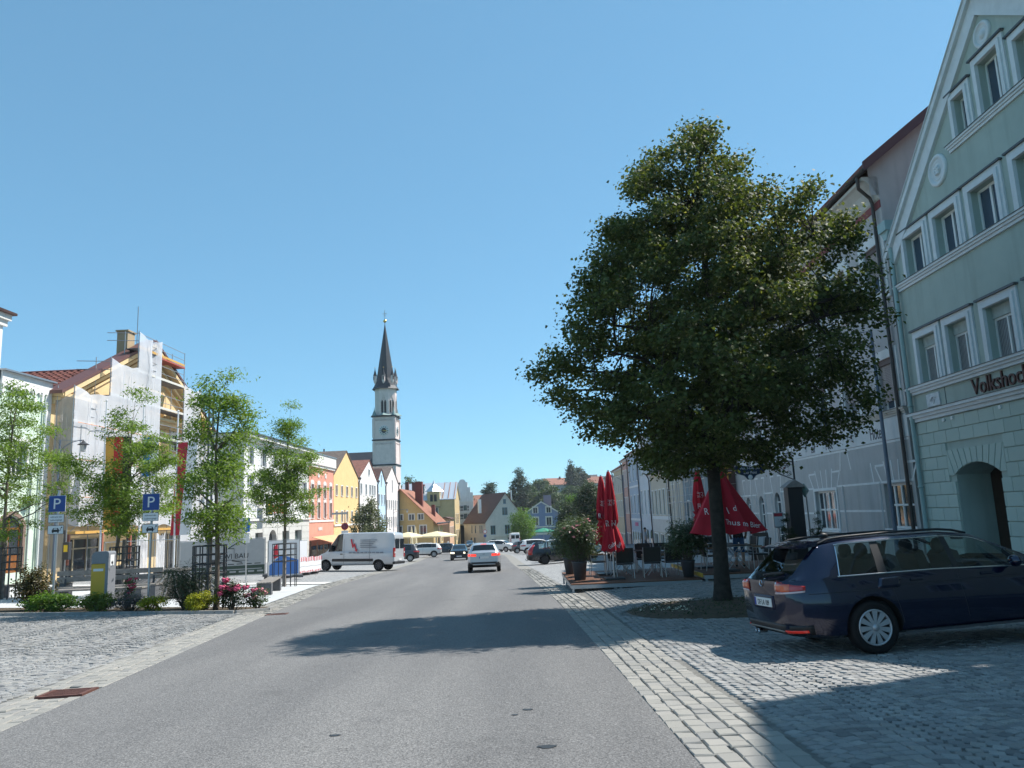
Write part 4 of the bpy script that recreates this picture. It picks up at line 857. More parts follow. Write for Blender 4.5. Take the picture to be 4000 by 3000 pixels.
# ---- lattice mast beside the scaffold
lm = thing('lattice_mast', 'dark steel lattice ladder mast at the right end of the scaffold', 'scaffold', (-22.9, 57.3, 0), LROT)
dk = plain('dark_steel', (.07, .08, .10), .5, .5)
for x in (0, .75): MB().box(x - .06, x + .06, -.06, .06, -2.2, 11.6).build('mast_post', dk, lm)
for k in range(19): MB().box(.06, .69, -.04, .04, -1.9 + k * .72, -1.68 + k * .72).build('rung', dk, lm)

# ---------------------------------------------------------------- savings bank
sp_w = stucco('bank_white', (.70, .70, .68), .15); sp_b = stucco('bank_beige', (.58, .57, .53), .2)
up = grid(20.2, 7.0, 8.6, 6, 1.2) + grid(20.2, 4.9, 6.0, 6, 1.5); gr = [(3.0, 5.0, -2.2, .75), (6.6, 9.2, -2.6, .95, 1.25), (10.8, 13.0, -2.2, .75), (15, 17.4, -2.4, .75)]
t, W, wl = left_front('savings_bank', 'white savings bank with beige banded ground floor and red SPARKASSE lettering', 69.2, 89.5, sp_w, [(a, b, max(c, 1.9), d_) for a, b, c, d_ in up], 9.7, None, depth=16, base=1.85)
for o in up: win(t, *o, y=.1, casing=.1, split=False)
mb = MB(); wall_mesh(mb, [(0, -5.5), (W, -5.5), (W, 1.84), (0, 1.84)], gr, -.04, .5); mb.add([(0, -.04, -5.5), (0, 16, -5.5), (0, 16, 1.84), (0, -.04, 1.84)], [(3, 2, 1, 0)]); lo = mb.build('ground_floor_wall', sp_b, t)
for z in (-2.3, -1.6, -.9, -.2, .5, 1.2):
    xs_ = [0] + [q for o in gr for q in (o[0] - .05, o[1] + .05)] + [W]
    for i in range(0, len(xs_), 2):
        if z > .8: MB().box(0, W, -.07, -.038, z, z + .62).build('rustic_band', sp_b, lo); break
        MB().box(xs_[i], xs_[i + 1], -.07, -.038, z, z + .64).build('rustic_band', sp_b, lo)
for o in gr:
    if len(o) == 4: w_ = win(t, o[0], o[1], o[2], o[3], .4, fr=zinc, mull=1, fw=.08, split=False, pane=window_glass('greenish_glass', (.10, .14, .12)))
    else: MB().box(o[0], o[1], .42, .46, o[2], o[3]).build('entrance', GLASS, t)
MB().box(3.1, 4.9, .35, .38, -.75, -.25).build('red_poster', plain('bank_red', (.62, .03, .03), .5), t)
MB().box(-.05, W + .05, -.25, 0, 1.85, 2.05).box(-.05, W + .05, -.15, 0, 4.35, 4.5).build('string_course', stone_trim, t)
MB().box(-.1, W + .1, -.35, 0, 9.1, 9.4).box(-.2, W + .2, -.6, 16, 9.402, 9.72).build('cornice', stone_trim, t); MB().box(-.3, W + .3, -.75, 16, 9.722, 9.84).build('roof', plain('roof_edge_dark', (.07, .08, .10), .5), t)
MB().box(1.3, 14, -.06, 0, 2.15, 4.2).build('sign_panel', sp_w, t)
text('SPARKASSE', 1.32, plain('bank_red', (.62, .03, .03), .5), t, (6.2, -.075, 2.55), ext=.02, sx=.92)
b = MB().box(3.7, 5.2, -.9, -.75, 2.3, 4.0).build('logo_box', plain('box_black', (.02, .02, .02), .5), t); gold = plain('logo_gold', (.62, .42, .05), .5)
MB().box(4.0, 4.9, -.915, -.902, 3.2, 3.35).box(4.0, 4.9, -.915, -.902, 2.86, 3.0).box(4.0, 4.9, -.915, -.902, 2.5, 2.65).box(4.0, 4.15, -.915, -.902, 3.0, 3.2).box(4.75, 4.9, -.915, -.902, 2.65, 2.86).build('logo', gold, b)
MB().ico((4.45, -.91, 3.58), .12, 1, (1, .1, 1)).build('logo_dot', gold, b)
# wrought-iron scroll bracket beside the logo
mb = MB()
for k in range(5): a0 = k * 1.2; c = (1.3 + k * .45, -.5, 3.6 - .15 * (k % 2)); mb.tube([(c[0] + .32 * math.exp(-.25 * a) * math.cos(a + a0), c[1], c[2] + .32 * math.exp(-.25 * a) * math.sin(a + a0)) for a in np.linspace(0, 7, 14)], .03, 4)
mb.tube([(1.0, -.4, 3.9), (4.0, -.5, 3.75)], .03, 4); mb.build('scroll_bracket', plain('wrought_iron', (.12, .12, .13), .5, .5), t)
# side wall of the bank, facing the camera
sw = MB().box(-.03, -.002, 3.0, 5.2, -1.8, .6).build('side_window', GLASS, t); MB().box(-.08, -.031, 2.8, 5.4, .62, .8).box(-.08, -.031, 2.8, 3.0, -1.8, .618).box(-.08, -.031, 5.2, 5.4, -1.8, .618).build('side_window_frame', sp_b, t)
MB().box(-.06, -.033, 3.05, 5.1, -1.4, -.9).build('red_poster', plain('bank_red', (.62, .03, .03), .5), t); MB().box(-.1, 0, 0, 15, 1.86, 2.0).build('side_string_course', stone_trim, t)

# ---------------------------------------------------------------- salmon house
sal = stucco('salmon_render', (.66, .30, .22), .12)
A = grid(11, 4.35, 5.95, 4, 1.0); B = grid(11, 1.95, 3.85, 4, 1.0) ; gw = [(.8, 10, -4.2, -1.2)]
t, W, wl = left_front('salmon_house', 'salmon pink house with white arched window heads and straight white parapet', 89.55, 100.7, sal, A + B + gw, 8.7, None)
for o in A + B:
    w_ = win(t, *o, y=.1, casing=.2, cas_mat=stone_trim, split=False, sill=.12); c = (o[0] + o[1]) / 2
    MB().prism([(c - .7, o[3] + .2), (c + .7, o[3] + .2), (c + .55, o[3] + .36), (c + .2, o[3] + .5), (c - .2, o[3] + .5), (c - .55, o[3] + .36)], -.06, .0).build('window_head', stone_trim, w_)
win(t, *gw[0], y=.2, fr=plain('shop_wood', (.22, .11, .06), .6), mull=5, split=True)
MB().box(-.05, W + .05, -.2, 0, 8.0, 8.3).box(-.1, W + .1, -.35, .3, 8.302, 9.55).build('cornice', stone_trim, t); MB().box(-.15, W + .15, -.45, 13, 9.552, 9.66).build('roof', zinc, t)
MB().box(0, W, -.08, 0, 1.5, 1.75).build('string_course', stone_trim, t)
for x, z in ((4.0, 7.1), (7.2, 7.1), (5.5, 8.0)): MB().lathe([(.34, 0), (.34, -.06), (.2, -.06), (.18, -.02), (0, -.02)], 14, (x, 0, z), ax='y').build('medallion', stone_trim, t)
for k in range(3): MB().box(3.9 + k * .6, 4.3 + k * .6, -.06, -.01, .5, .9).build('wall_letter', stone_trim, t)
# awning and glazed pavilion
aw = thing('awning', 'pale orange awning with scalloped edge in front of the salmon house', 'awning', (-25.8 + .02 * 89.6, 89.9, 0), LROT)
awm = rough_mat('awning_cloth', (.72, .40, .22), .8, 4, .1, .1)
for k in range(2): MB().add([(k * 5.1, -.3, -.15), (k * 5.1 + 5.05, -.3, -.15), (k * 5.1 + 5.05, -4.2, -1.35), (k * 5.1, -4.2, -1.35), (k * 5.1, -.3, -.2), (k * 5.1 + 5.05, -.3, -.2), (k * 5.1 + 5.05, -4.2, -1.4), (k * 5.1, -4.2, -1.4)], [(3, 2, 1, 0), (4, 5, 6, 7), (2, 3, 7, 6), (0, 4, 7, 3), (1, 2, 6, 5)]).build('cloth', awm, aw); MB().box(k * 5.1, k * 5.1 + 5.05, -4.25, -4.2, -1.7, -1.36).build('valance', plain('valance_pale', (.72, .66, .58), .8), aw)
for x in (0, 10.1): MB().tube([(x, -4.15, -1.4), (x, -4.15, -3.2)], .05, 6).build('post', dk, aw)
pv = thing('glazed_pavilion', 'dark wooden glazed terrace wall beneath the pale orange awning', 'pavilion', (-25.8 + .02 * 89.6, 89.9, 0), LROT)
wn = plain('terrace_wood', (.20, .11, .07), .6)
for k in range(6): MB().box(.1, .2, -3.9 + k * .75, -3.8 + k * .75, -3.2, -.6 - (3.9 - k * .75) * .3 + .1).build('post', wn, pv); MB().box(.12, .18, -3.8 + k * .75, -3.2 + k * .75, -2.9, -1.6).build('pane', window_glass('warm_glass', (.12, .09, .07)), pv)
MB().box(.1, .2, -3.9, -.1, -3.25, -2.9).build('base_board', wn, pv)

# ---------------------------------------------------------------- gabled row
def gabled(name, label, y0, y1, wallm, eave, peak, rows_, roofm, px=None, attic=None, belt=None, cas=.12, casm=None):
    W_ = y1 - y0 - .05; ops = []
    for z0, z1, cs, ww in rows_:
        cs = [W_ * (k + .5) / cs for k in range(cs)] if isinstance(cs, int) else cs
        ops += [(c - ww / 2, c + ww / 2, z0, z1) for c in cs]
    if attic: ops.append(attic)
    t_, W_, wl_ = left_front(name, label, y0, y1, wallm, ops, eave, peak, roofm, px=px)
    for o in ops: win(t_, *o, y=.08, casing=cas, cas_mat=casm, split=False, sill=.1, fw=.08)
    if belt is not None: MB().box(0, W_, -.12, 0, belt - .12, belt + .12).build('string_course', stone_trim, t_)
    downpipe(t_, [(W_ - .05, -.3, eave + .1), (W_ - .05, -.12, eave - .5), (W_ - .05, -.12, -3.5)], .09, plain('pipe_dark_grey', (.08, .08, .09), .5))
    MB().ico((W_ + .0, -.25, eave + .12), .25, 1).build('gutter_end', plain('pipe_dark_grey', (.08, .08, .09), .5), t_)
    return t_, W_
t, W = gabled('yellow_gabled_house', 'warm yellow gabled house next to the salmon house', 100.75, 115.25, stucco('warm_yellow', (.80, .53, .25), .1), 7.55, 11.1, [(4.85, 6.2, 5, .9), (1.35, 2.8, 5, .9)], greyroof, px=6.9, belt=1.0)
MB().box(0, W, -.1, -.0, -.9, -.6).build('lower_course', stone_trim, t)
for k in range(4): MB().box(.8 + k * 3.4, 3.2 + k * 3.4, -.02, .02, -4.4, -1.6).build('shop_window', GLASS, t)
t, W = gabled('white_gabled_house', 'white gabled house with red tiled roof behind the street tree', 115.3, 129.25, stucco('warm_white', (.76, .73, .70), .1), 7.7, 10.85, [(5.4, 7.0, [1.7, 5.2, 8.0, 9.9, 11.7], 1.0), (1.6, 3.2, 5, 1.0), (-2.5, -.7, 4, 1.4)], redroof, px=7.5, attic=(6.9, 7.9, 8.5, 9.4))
t, W = gabled('light_blue_gabled_house', 'narrow light blue gabled house squeezed between two white gables', 129.3, 136.45, stucco('light_blue', (.46, .62, .74), .1), 7.7, 10.05, [(4.0, 5.7, 3, .9), (.6, 2.3, 3, .9), (-2.5, -.7, 2, 1.4)], darkroof, attic=(3.2, 3.8, 7.2, 9.0))
t, W = gabled('pinkish_white_gabled_house', 'pinkish white gabled house, last of the left gables before the church tower', 136.5, 149.6, stucco('pinkish_white', (.78, .70, .67), .1), 8.1, 11.05, [(3.3, 4.9, 6, .8), (.1, 1.9, 6, .8), (-3, -1, 4, 1.4)], greyroof, attic=(6.2, 6.9, 6.4, 8.6))
# ================================================================ CHURCH AND FAR END OF THE SQUARE
t = thing('church', 'pale pink church tower with clock and slender dark spire, dark nave roof behind', 'church', (-36.2, 217, 0), rad(-3))
pk = stucco('church_pink', (.72, .61, .575), .2); slate = rough_mat('slate', (.035, .04, .05), .55, 3, .3, .3, 20); copper = plain('oxidised_copper', (.16, .25, .24), .6); goldm = plain('gilding', (.75, .48, .12), .3, 1)
def block(x0, x1, y0, y1, z0, z1, name, mat): return MB().box(x0, x1, y0, y1, z0, z1).build(name, mat, t)
block(-3.25, 3.25, -3.25, 3.25, -8, 16.2, 'lower_shaft', pk); block(-3.15, 3.15, -3.15, 3.15, 16.6, 23.2, 'middle_shaft', pk); block(-3.1, 3.1, -3.1, 3.1, 23.6, 29.9, 'clock_stage', pk)
for z, w_, m_ in ((16.2, 3.45, slate), (23.2, 3.4, slate), (29.9, 3.5, slate)): block(-w_, w_, -w_, w_, z, z + .4, 'string_course', m_)
# pilaster strips on the shaft, blind arches under the cornice
for s_ in (-1, 1):
    for z0, z1 in ((17, 22.8), (24.0, 29.5)):
        for x in (-2.9, 2.9): MB().box(x - .22, x + .22, s_ * 3.22 - .1, s_ * 3.22 + .1, z0, z1).build('pilaster_strip', pk, t); MB().box(s_ * 3.22 - .1, s_ * 3.22 + .1, x - .22, x + .22, z0, z1).build('pilaster_strip', pk, t)
        for k in range(4):
            MB().box(-2.4 + k * 1.3, -1.7 + k * 1.3, -3.24, -3.0, z1 - .6, z1 - .3).build('blind_arch', pk, t); MB().box(3.0, 3.24, -2.4 + k * 1.3, -1.7 + k * 1.3, z1 - .6, z1 - .3).build('blind_arch', pk, t)
oc = [(2.95 * math.cos(a), 2.95 * math.sin(a)) for a in [rad(22.5 + 45 * k) for k in range(8)]]; oc = [(x * 1.06, y * 1.06) for x, y in oc]
wp = oc; mb = MB(); mb.slab(wp, 30.3, 38.3); bel = mb.build('octagon', pk, t)
mb = MB(); n = 4
for s_x in (-1, 1):
    for s_y in (-1, 1): mb.lathe([(.75, 0), (.45, .8), (.14, 1.5), (.05, 2.4)], 6, (s_x * 2.75, s_y * 2.75, 30.3))
mb.build('corner_roofs', copper, t); MB().lathe([(4.6, 0), (3.2, .9)], 4, (0, 0, 30.3), smooth=False).build('skirt_roof', copper, t)
for fx, fy, rz in ((0, -2.9, 0), (2.9, 0, 90), (2.05, -2.05, 45)):
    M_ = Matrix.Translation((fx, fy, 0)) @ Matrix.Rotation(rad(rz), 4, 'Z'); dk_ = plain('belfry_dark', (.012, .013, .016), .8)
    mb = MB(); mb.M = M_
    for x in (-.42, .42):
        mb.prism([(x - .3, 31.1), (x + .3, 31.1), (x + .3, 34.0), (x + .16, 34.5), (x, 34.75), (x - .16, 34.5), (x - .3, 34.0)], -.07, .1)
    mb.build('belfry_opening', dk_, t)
    mb = MB(); mb.M = M_; mb.box(-.1, .1, -.1, .1, 31.1, 34.3).box(-.9, -.74, -.1, .1, 30.9, 34.2).box(.74, .9, -.1, .1, 30.9, 34.2).prism([(-.9, 34.2), (-.74, 34.2), (0, 35.9), (.74, 34.2), (.9, 34.2), (0, 36.3)], -.1, .1); mb.lathe([(.32, -.1), (.32, -.06), (.2, -.06)], 10, (0, 0, 35.1), ax='y'); mb.build('tracery', rough_mat('tracery_stone', (.62, .54, .50), .8), t)
# spire with flared skirt and four corner turrets
mb = MB(); mb.lathe([(3.95, 38.0), (3.3, 39.0), (2.55, 41.2), (2.2, 43.5), (.1, 57.2)], 8, (0, 0, 0), smooth=False); mb.M = None; sp = mb.build('spire', slate, t); sp.rotation_euler = (0, 0, rad(22.5))
for x, y in ((-2.7, -2.7), (2.7, -2.7), (2.7, 2.7), (-2.7, 2.7), (0, -3.0), (3.0, 0)):
    x *= .92; y *= .92
    o = MB().lathe([(0.05, 39.2), (.46, 40.2), (.46, 41.8)], 8, (x, y, 0), smooth=False).build('turret', pk, t)
    MB().lathe([(.64, 41.7), (.45, 42.1), (.12, 43.4), (.05, 44.0)], 8, (x, y, 0), smooth=False).build('turret_roof', slate, o); MB().ico((x, y, 44.15), .15, 1).build('turret_ball', goldm, o)
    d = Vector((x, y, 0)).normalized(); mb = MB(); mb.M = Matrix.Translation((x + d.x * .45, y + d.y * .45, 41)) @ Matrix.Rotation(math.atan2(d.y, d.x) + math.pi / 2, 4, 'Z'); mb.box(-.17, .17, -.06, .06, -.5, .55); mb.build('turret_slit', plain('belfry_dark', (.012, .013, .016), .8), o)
MB().tube([(0, 0, 57), (0, 0, 58.2)], .09, 6).build('finial_rod', slate, t); MB().ico((0, 0, 58.3), .5, 2).build('finial_ball', goldm, t)
MB().tube([(0, 0, 58.7), (0, 0, 61.6)], .07, 5).tube([(-.65, 0, 60.5), (.65, 0, 60.5)], .07, 5).tube([(-.4, 0, 59.9), (.4, 0, 59.9)], .05, 5).build('finial_cross', plain('old_gilding', (.30, .26, .2), .5, .7), t)
# clock faces
for M_ in (Matrix.Translation((0, -3.12, 26.0)), Matrix.Translation((3.12, 0, 26.0)) @ Matrix.Rotation(rad(90), 4, 'Z')):
    mb = MB(); mb.M = M_; mb.lathe([(1.45, 0), (1.45, -.08), (1.35, -.1), (.0, -.1)], 28, ax='y'); cf = mb.build('clock_face', plain('clock_white', (.62, .63, .62), .5), t)
    mb = MB(); mb.M = M_; mb.lathe([(.74, -.12), (.0, -.12)], 24, ax='y'); mb.build('clock_disc', plain('clock_black', (.012, .012, .014), .4), cf)
    for k in range(12):
        a = k * math.pi / 6; mb = MB(); mb.M = M_ @ Matrix.Rotation(a, 4, 'Y'); mb.box(-.1, .1, -.125, -.1, .86, 1.26); mb.build('hour_mark', plain('clock_black', (.012, .012, .014), .4), cf)
    for a, l in ((102, 1.15), (282, .35), (98, .7)):
        mb = MB(); mb.M = M_ @ Matrix.Rotation(rad(a), 4, 'Y'); mb.box(-.045, .045, -.16, -.13, 0, l); mb.build('clock_hand', goldm, cf)
# nave behind the gables
mb = MB(); mb.box(-24, -3.3, -2, 12, -8, 14.0); mb.build('nave_wall', pk, t)
MB().add([(-25, -3, 13.8), (-3.2, -3, 13.8), (-3.2, 5, 20.9), (-20, 5, 20.9), (-25, 13, 13.8), (-3.2, 13, 13.8)], [(0, 1, 2, 3), (3, 2, 5, 4), (0, 3, 4), (1, 5, 2)]).build('nave_roof', slate, t)
MB().tube([(-19.5, 5, 20.8), (-19.5, 5, 22.4)], .22, 6).build('nave_chimney', slate, t)

def far_house(name, label, x, y, rz, W, D_, base, eave, peak, wallm, roofm, rows_=(), side_rows=(), gable_front=True, over=.3, fr=None, cas=.1, casm=None, attic=None):
    """free-standing house; local x to the right seen from its front, front faces local -y; x, y = front-left corner"""
    t_ = thing(name, label, 'building', (x, y, 0), rz); ops = []
    for z0, z1, cs, ww in rows_: ops += [(c - ww / 2, c + ww / 2, z0, z1) for c in (cs if not isinstance(cs, int) else [W * (k + .5) / cs for k in range(cs)])]
    if attic: ops += attic
    out = [(0, base), (W, base), (W, eave)] + ([(W / 2, peak)] if gable_front else []) + [(0, eave)]
    mb = MB(); wall_mesh(mb, out, ops, 0, .12); shell(mb, W, D_, base, eave, peak=peak if gable_front else None)
    if not gable_front: mb.add([(0, 0, eave), (0, D_, eave), (0, D_ / 2, peak)], [(2, 1, 0)]); mb.add([(W, 0, eave), (W, D_, eave), (W, D_ / 2, peak)], [(0, 1, 2)])
    mb.build('wall', wallm, t_)
    for o in ops: win(t_, *o, y=.07, fr=fr, casing=cas, cas_mat=casm, split=False, fw=.08)
    rf = roof_gable_front(t_, W, D_ + over, eave, peak, roofm, over, .18, -over) if gable_front else roof_side(t_, W, D_, eave, peak, roofm, over, over, .18)
    for z0, z1, cs, ww in side_rows:
        for c in cs:
            for sx in (-.01, W + .01):
                w_ = MB().box(sx - .02, sx + .02, c - ww / 2, c + ww / 2, z0, z1).build('window', fr or WHITE, t_); MB().box(sx - .03, sx + .03, c - ww / 2 + .1, c + ww / 2 - .1, z0 + .1, z1 - .1).build('pane', GLASS, w_)
    return t_, rf
tan = stucco('tan_render', (.52, .37, .17), .15)
# tan house: front gable half hidden behind the row
t, rf = far_house('tan_house', 'tan yellow house with orange tile roof at the end of the left row', -28.6, 150.2, rad(-2), 12.4, 14, -7, .9, 7.0, tan, tiles('orange_tiles', (.34, .14, .085)), [(1.1, 2.3, [6.0, 8.2, 10.0], 1.1), (-1.75, .1, [5.7, 8.1, 10.4], 1.3)], [(-3.5, -1.2, [3, 6, 9, 12], 1.1)], over=1.0)
MB().box(8.4, 9.8, 3.5, 4.9, 3, 8.6).build('chimney', plain('brick_red', (.16, .045, .035), .8), rf); MB().box(11.2, 11.9, 6, 6.8, 1, 4.0).build('chimney', plain('brick_red', (.16, .045, .035), .8), rf)
MB().tube([(13.3, -1, .35), (13.3, 19, .35)], .14, 8).build('gutter', plain('gutter_dark', (.05, .045, .05), .5), t)
t, rf = far_house('peach_annex', 'peach coloured low annex beside the tan house', -16.6, 168.2, rad(-2), 1.9, 8, -7, 1.0, 1.3, stucco('peach', (.62, .38, .24)), darkroof, side_rows=[(-3, -.6, [1, 2.5, 4, 5.5, 7], .7)])
t, rf = far_house('metal_roof_house', 'large yellow house with shiny sheet-metal roof and a small roof tower', -27, 180, rad(-2), 12.6, 10, -7, 5.6, 9.4, stucco('sand_yellow', (.60, .46, .25), .15), plain('sheet_metal_roof', (.62, .66, .70), .35, .35), [(2.2, 3.7, [6.8, 8.2], 1.0), (-1.2, .6, [6.8, 9.8], 1.0)], [(-4, -1.5, [2, 4.5, 7], 1.0), (-.2, 2.2, [2, 4.5, 7], 1.0)], gable_front=False)
o = MB().box(6.3, 9.2, -.3, 2.5, 3.8, 7.4).build('roof_tower', stucco('sand_yellow', (.60, .46, .25), .15), t); MB().lathe([(2.25, 7.4), (1.6, 7.9), (.5, 9.0), (.08, 10.0)], 4, (7.75, 1.1, 0), smooth=False).build('tower_roof', plain('sheet_metal_roof', (.62, .66, .70), .35, .35), o)
for x in (7.3, 8.2): MB().box(x - .32, x + .32, -.34, -.29, 5.1, 6.7).build('window', GLASS, o)
MB().box(6.2, 9.3, -.4, 0, 3.7, 3.9).build('ledge', plain('ledge_dark', (.2, .16, .12), .6), o)
for x, h in ((.8, 9.9), (2.4, 9.8), (4.6, 9.2)): MB().box(x, x + .8, 2, 2.8, 6, h).build('chimney', plain('brick_red', (.16, .045, .035), .8), rf)
MB().box(4.2, 5.4, 1.2, 3.4, 7.2, 8.8).box(1.0, 2.2, .8, 2.6, 6.6, 8.0).build('roof_hatch', plain('sheet_green', (.07, .13, .14), .5), rf)
for x in (9.8, 11.1, 12.45): MB().add([(x, -.32, 5.75), (x + .14, -.32, 5.75), (x + .14, 5, 9.64), (x, 5, 9.64)], [(0, 1, 2, 3)]).build('rust_seam', plain('rust_streak', (.42, .16, .06), .8), rf)
# town gate with stepped gable
t = thing('town_gate', 'pale grey town gate tower with stepped round-topped gable and arched passage', 'gate tower', (-16.2, 195, 0), rad(3))
gm = stucco('gate_plaster', (.68, .67, .66), .35); W = 5.2
ops = [(1.0, 3.1, -7, -.75, 1.05, 4)] + [(x, x + .85, z, z + 1.3) for x in (1.0, 2.75) for z in (2.85, .75)]
mb = MB(); steps = [(0, -7), (W, -7), (W, 6.2), (4.6, 6.2), (4.6, 7.6), (4.0, 7.6), (4.0, 9.0), (3.3, 9.0), (3.3, 9.7)]
wall_mesh(mb, [(0, -7), (W, -7), (W, 6.0), (0, 6.0)], ops, 0, .25); shell(mb, W, 7, -7, 6.0)
for z, a, b in ((6.0, .0, 5.2), (7.3, .65, 4.55), (8.6, 1.3, 3.9)): mb.box(a, b, 0, 7, z, z + 1.3)
mb.prism([(1.75 + .85 * math.cos(a) + .85, 9.9 + .75 * math.sin(a)) for a in np.linspace(0, math.pi, 13)], 0, 7); mb.build('wall', gm, t)
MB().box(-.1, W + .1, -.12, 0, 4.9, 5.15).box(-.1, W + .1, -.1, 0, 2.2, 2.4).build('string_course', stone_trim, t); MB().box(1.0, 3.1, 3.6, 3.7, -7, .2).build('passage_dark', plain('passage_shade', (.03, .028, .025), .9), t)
for o in ops[1:]:
    w_ = win(t, *o, y=.15, split=False, fr=plain('shutter_dark_frame', (.06, .06, .065), .6))
    for s_ in (-1, 1):
        c = o[0] - .28 if s_ < 0 else o[1] + .28; z = o[2]
        mb = MB()
        for k in range(3): mb.prism([(c - .24, z + k * .43), (c + .24, z + k * .43), (c, z + .43 + k * .43)] if k % 2 == 0 else [(c - .24, z + .43 + k * .43), (c, z + k * .43), (c + .24, z + .43 + k * .43)], -.06, -.03)
        MB().box(c - .25, c + .25, -.03, 0, z, z + 1.3).build('shutter', plain('shutter_white', (.62, .62, .62), .6), w_); mb.build('shutter_pattern', plain('shutter_black', (.05, .05, .055), .6), w_)
mb = MB(); n = 12
for k in range(n):
    a0, a1 = math.pi * k / n, math.pi * (k + 1) / n; q = lambda r, a: (2.05 + r * math.cos(a), -1.8 + r * math.sin(a)); mb.prism([q(1.06, a0), q(1.35, a0), q(1.35, a1), q(1.06, a1)], -.08, .01)
mb.build('arch_surround', stucco('arch_tan', (.45, .36, .24)), t)
MB().box(3.9, 5.1, -.06, -.01, -3.2, -1.9).build('sign_board', plain('board_grey', (.42, .42, .40), .6), t)
o = MB().lathe([(1.15, 0), (1.15, .4)], 16, (-1.3, 1.5, 9.0), ax='y').add([(-1.3 + 1.15 * math.cos(a), 1.5, 9 + 1.15 * math.sin(a)) for a in np.linspace(0, 2 * math.pi, 17)[:-1]], [tuple(range(15, -1, -1))]).build('round_gable', plain('round_gable_dark', (.03, .022, .022), .7), t)
MB().box(-1.3, .2, 1.2, 2.2, 7.6, 9.0).build('gable_neck', plain('round_gable_dark', (.03, .022, .022), .7), t)
# brown-roofed corner house
t, rf = far_house('brown_roof_house', 'beige corner house with steep brown roof and blue-framed windows beside the town gate', -7.4, 178.5, rad(28), 10.6, 12, -7, -.1, 6.4, stucco('beige_grey', (.56, .52, .47), .15), tiles('brown_steep_tiles', (.115, .06, .052)), [(-3.0, -.9, [1.9, 5.6, 8.5], 1.3), (1.3, 3.1, [5.1], 1.4), (-6.0, -4.0, [2.0], 1.2)], [(-2.6, -.8, [2.0, 3.0, 5.5, 7.5], .55), (-5.4, -3.6, [6, 8], .7)], fr=plain('blue_frame', (.10, .22, .33), .5), cas=.0, attic=[(4.75, 5.5, 3.9, 5.0)], over=.25)
MB().box(.3, 1.0, 4, 4.5, 2, 5.2).build('vent_pipe', WHITE, rf); MB().tube([(9.0, 4, 1), (9.0, 4, 7.2)], .18, 8).build('flue', plain('flue_steel', (.6, .6, .6), .3, .8), rf)
MB().box(2.2, 9.6, -.03, -.001, -3.9, -3.4).build('painted_band', stucco('band_beige', (.50, .44, .38)), t); MB().box(4.5, 9.5, -.02, .02, -7, -4.6).build('shop_window', plain('shop_brown', (.12, .06, .04), .6), t)
t, rf = far_house('plain_red_roof_house', 'house with plain red tile roof behind the gate tower', -13, 205, rad(20), 12, 12, -7, .5, 5.5, stucco('far_beige', (.5, .42, .33)), tiles('faded_red_tiles', (.34, .13, .08)), gable_front=False)
# blue house
bl = stucco('cornflower_render', (.20, .26, .42), .1)
t, rf = far_house('blue_house', 'cornflower blue house with white window frames and white barge boards', 1.7, 200, rad(-1), 9.0, 12, -8, 1.3, 4.1, bl, tiles('faded_red_tiles', (.34, .13, .08)), [(1.4, 2.9, [2.9, 6.3], 1.15), (-1.7, .35, [2.9, 6.3], 1.3)], casm=stone_trim, cas=.25)
MB().box(0, 9, -.1, 0, -2.2, -1.9).box(0, 9, -.06, 0, -4.0, -3.5).build('string_course', stone_trim, t)
for k in range(3): MB().box(1.0 + k * 2.6, 2.6 + k * 2.6, -.05, 0, -3.3, -2.5).build('wall_panel', bl, t)
for s_ in (1, -1): MB().prism([(4.5 - s_ * 4.9, .98), (4.5, 4.1), (4.5, 4.45), (4.5 - s_ * 4.9, 1.33)][::s_], -.36, -.2).build('barge_board', stone_trim, t)
MB().box(5.2, 7.2, 3, 4.5, 3, 6).build('chimney', plain('chimney_blue', (.18, .2, .26), .8), rf)

# ---------------------------------------------------------------- houses on the hillside
rj = random.Random(11); orange = tiles('bright_orange_tiles', (.42, .19, .13)); greyr = tiles('slate_grey_tiles', (.16, .15, .15))
hill = [(-20, 330, 14, 10, 4.5, 8.0, 0, orange, 'red-roofed house on the hill behind the gate tower'), (-9, 312, 8, 8, 3.5, 6.5, 1, orange, 'small red-roofed house left of the tall poplar'),
        (16.5, 425, 14, 10, 4.5, 8.0, 0, orange, 'long orange-roofed house high on the hillside'), (31.5, 430, 16, 10, 4.5, 8.0, 0, orange, 'orange-roofed terrace house right of the long roof on the hillside'),
        (34, 475, 16, 10, 5, 10, 0, greyr, 'grey-roofed house at the top of the hill'), (21.5, 335, 9, 10, 4, 7.5, 0, greyr, 'grey-roofed white house among trees on the hillside'),
        (3.5, 268, 7, 9, 3.5, 6.5, 1, orange, 'house with bright orange roof just left of the blue house chimney'), (9, 262, 9, 9, 3.5, 6, 0, greyr, 'low dark-roofed house just behind the blue house'),
        (34, 330, 9, 9, 4, 8, 1, orange, 'steep red-roofed house behind the dark street trees'), (48, 470, 18, 10, 5, 9, 0, greyr, 'grey house on the hilltop beyond the right row')]
for k, (x, y, W, D_, e, p_, gf, rm, lb) in enumerate(hill):
    z = terr(x + W / 2, y + 4) - .5
    t, rf = far_house('hillside_house', lb, x, y, rad(rj.uniform(-12, 12)), W, D_, z - 3, z + e, z + p_, stucco(('far_white', 'far_beige', 'far_grey')[k % 3], ((.62, .61, .58), (.5, .42, .33), (.45, .45, .46))[k % 3]), rm, [(z + 1.2, z + 2.7, max(2, int(W / 3)), 1.1)], gable_front=bool(gf), over=.5)
    t['group'] = 'houses on the hillside'; MB().box(W * .6, W * .6 + .8, D_ * .4, D_ * .4 + .8, z + e, z + p_ + .9).build('chimney', plain('brick_red', (.16, .045, .035), .8), rf)
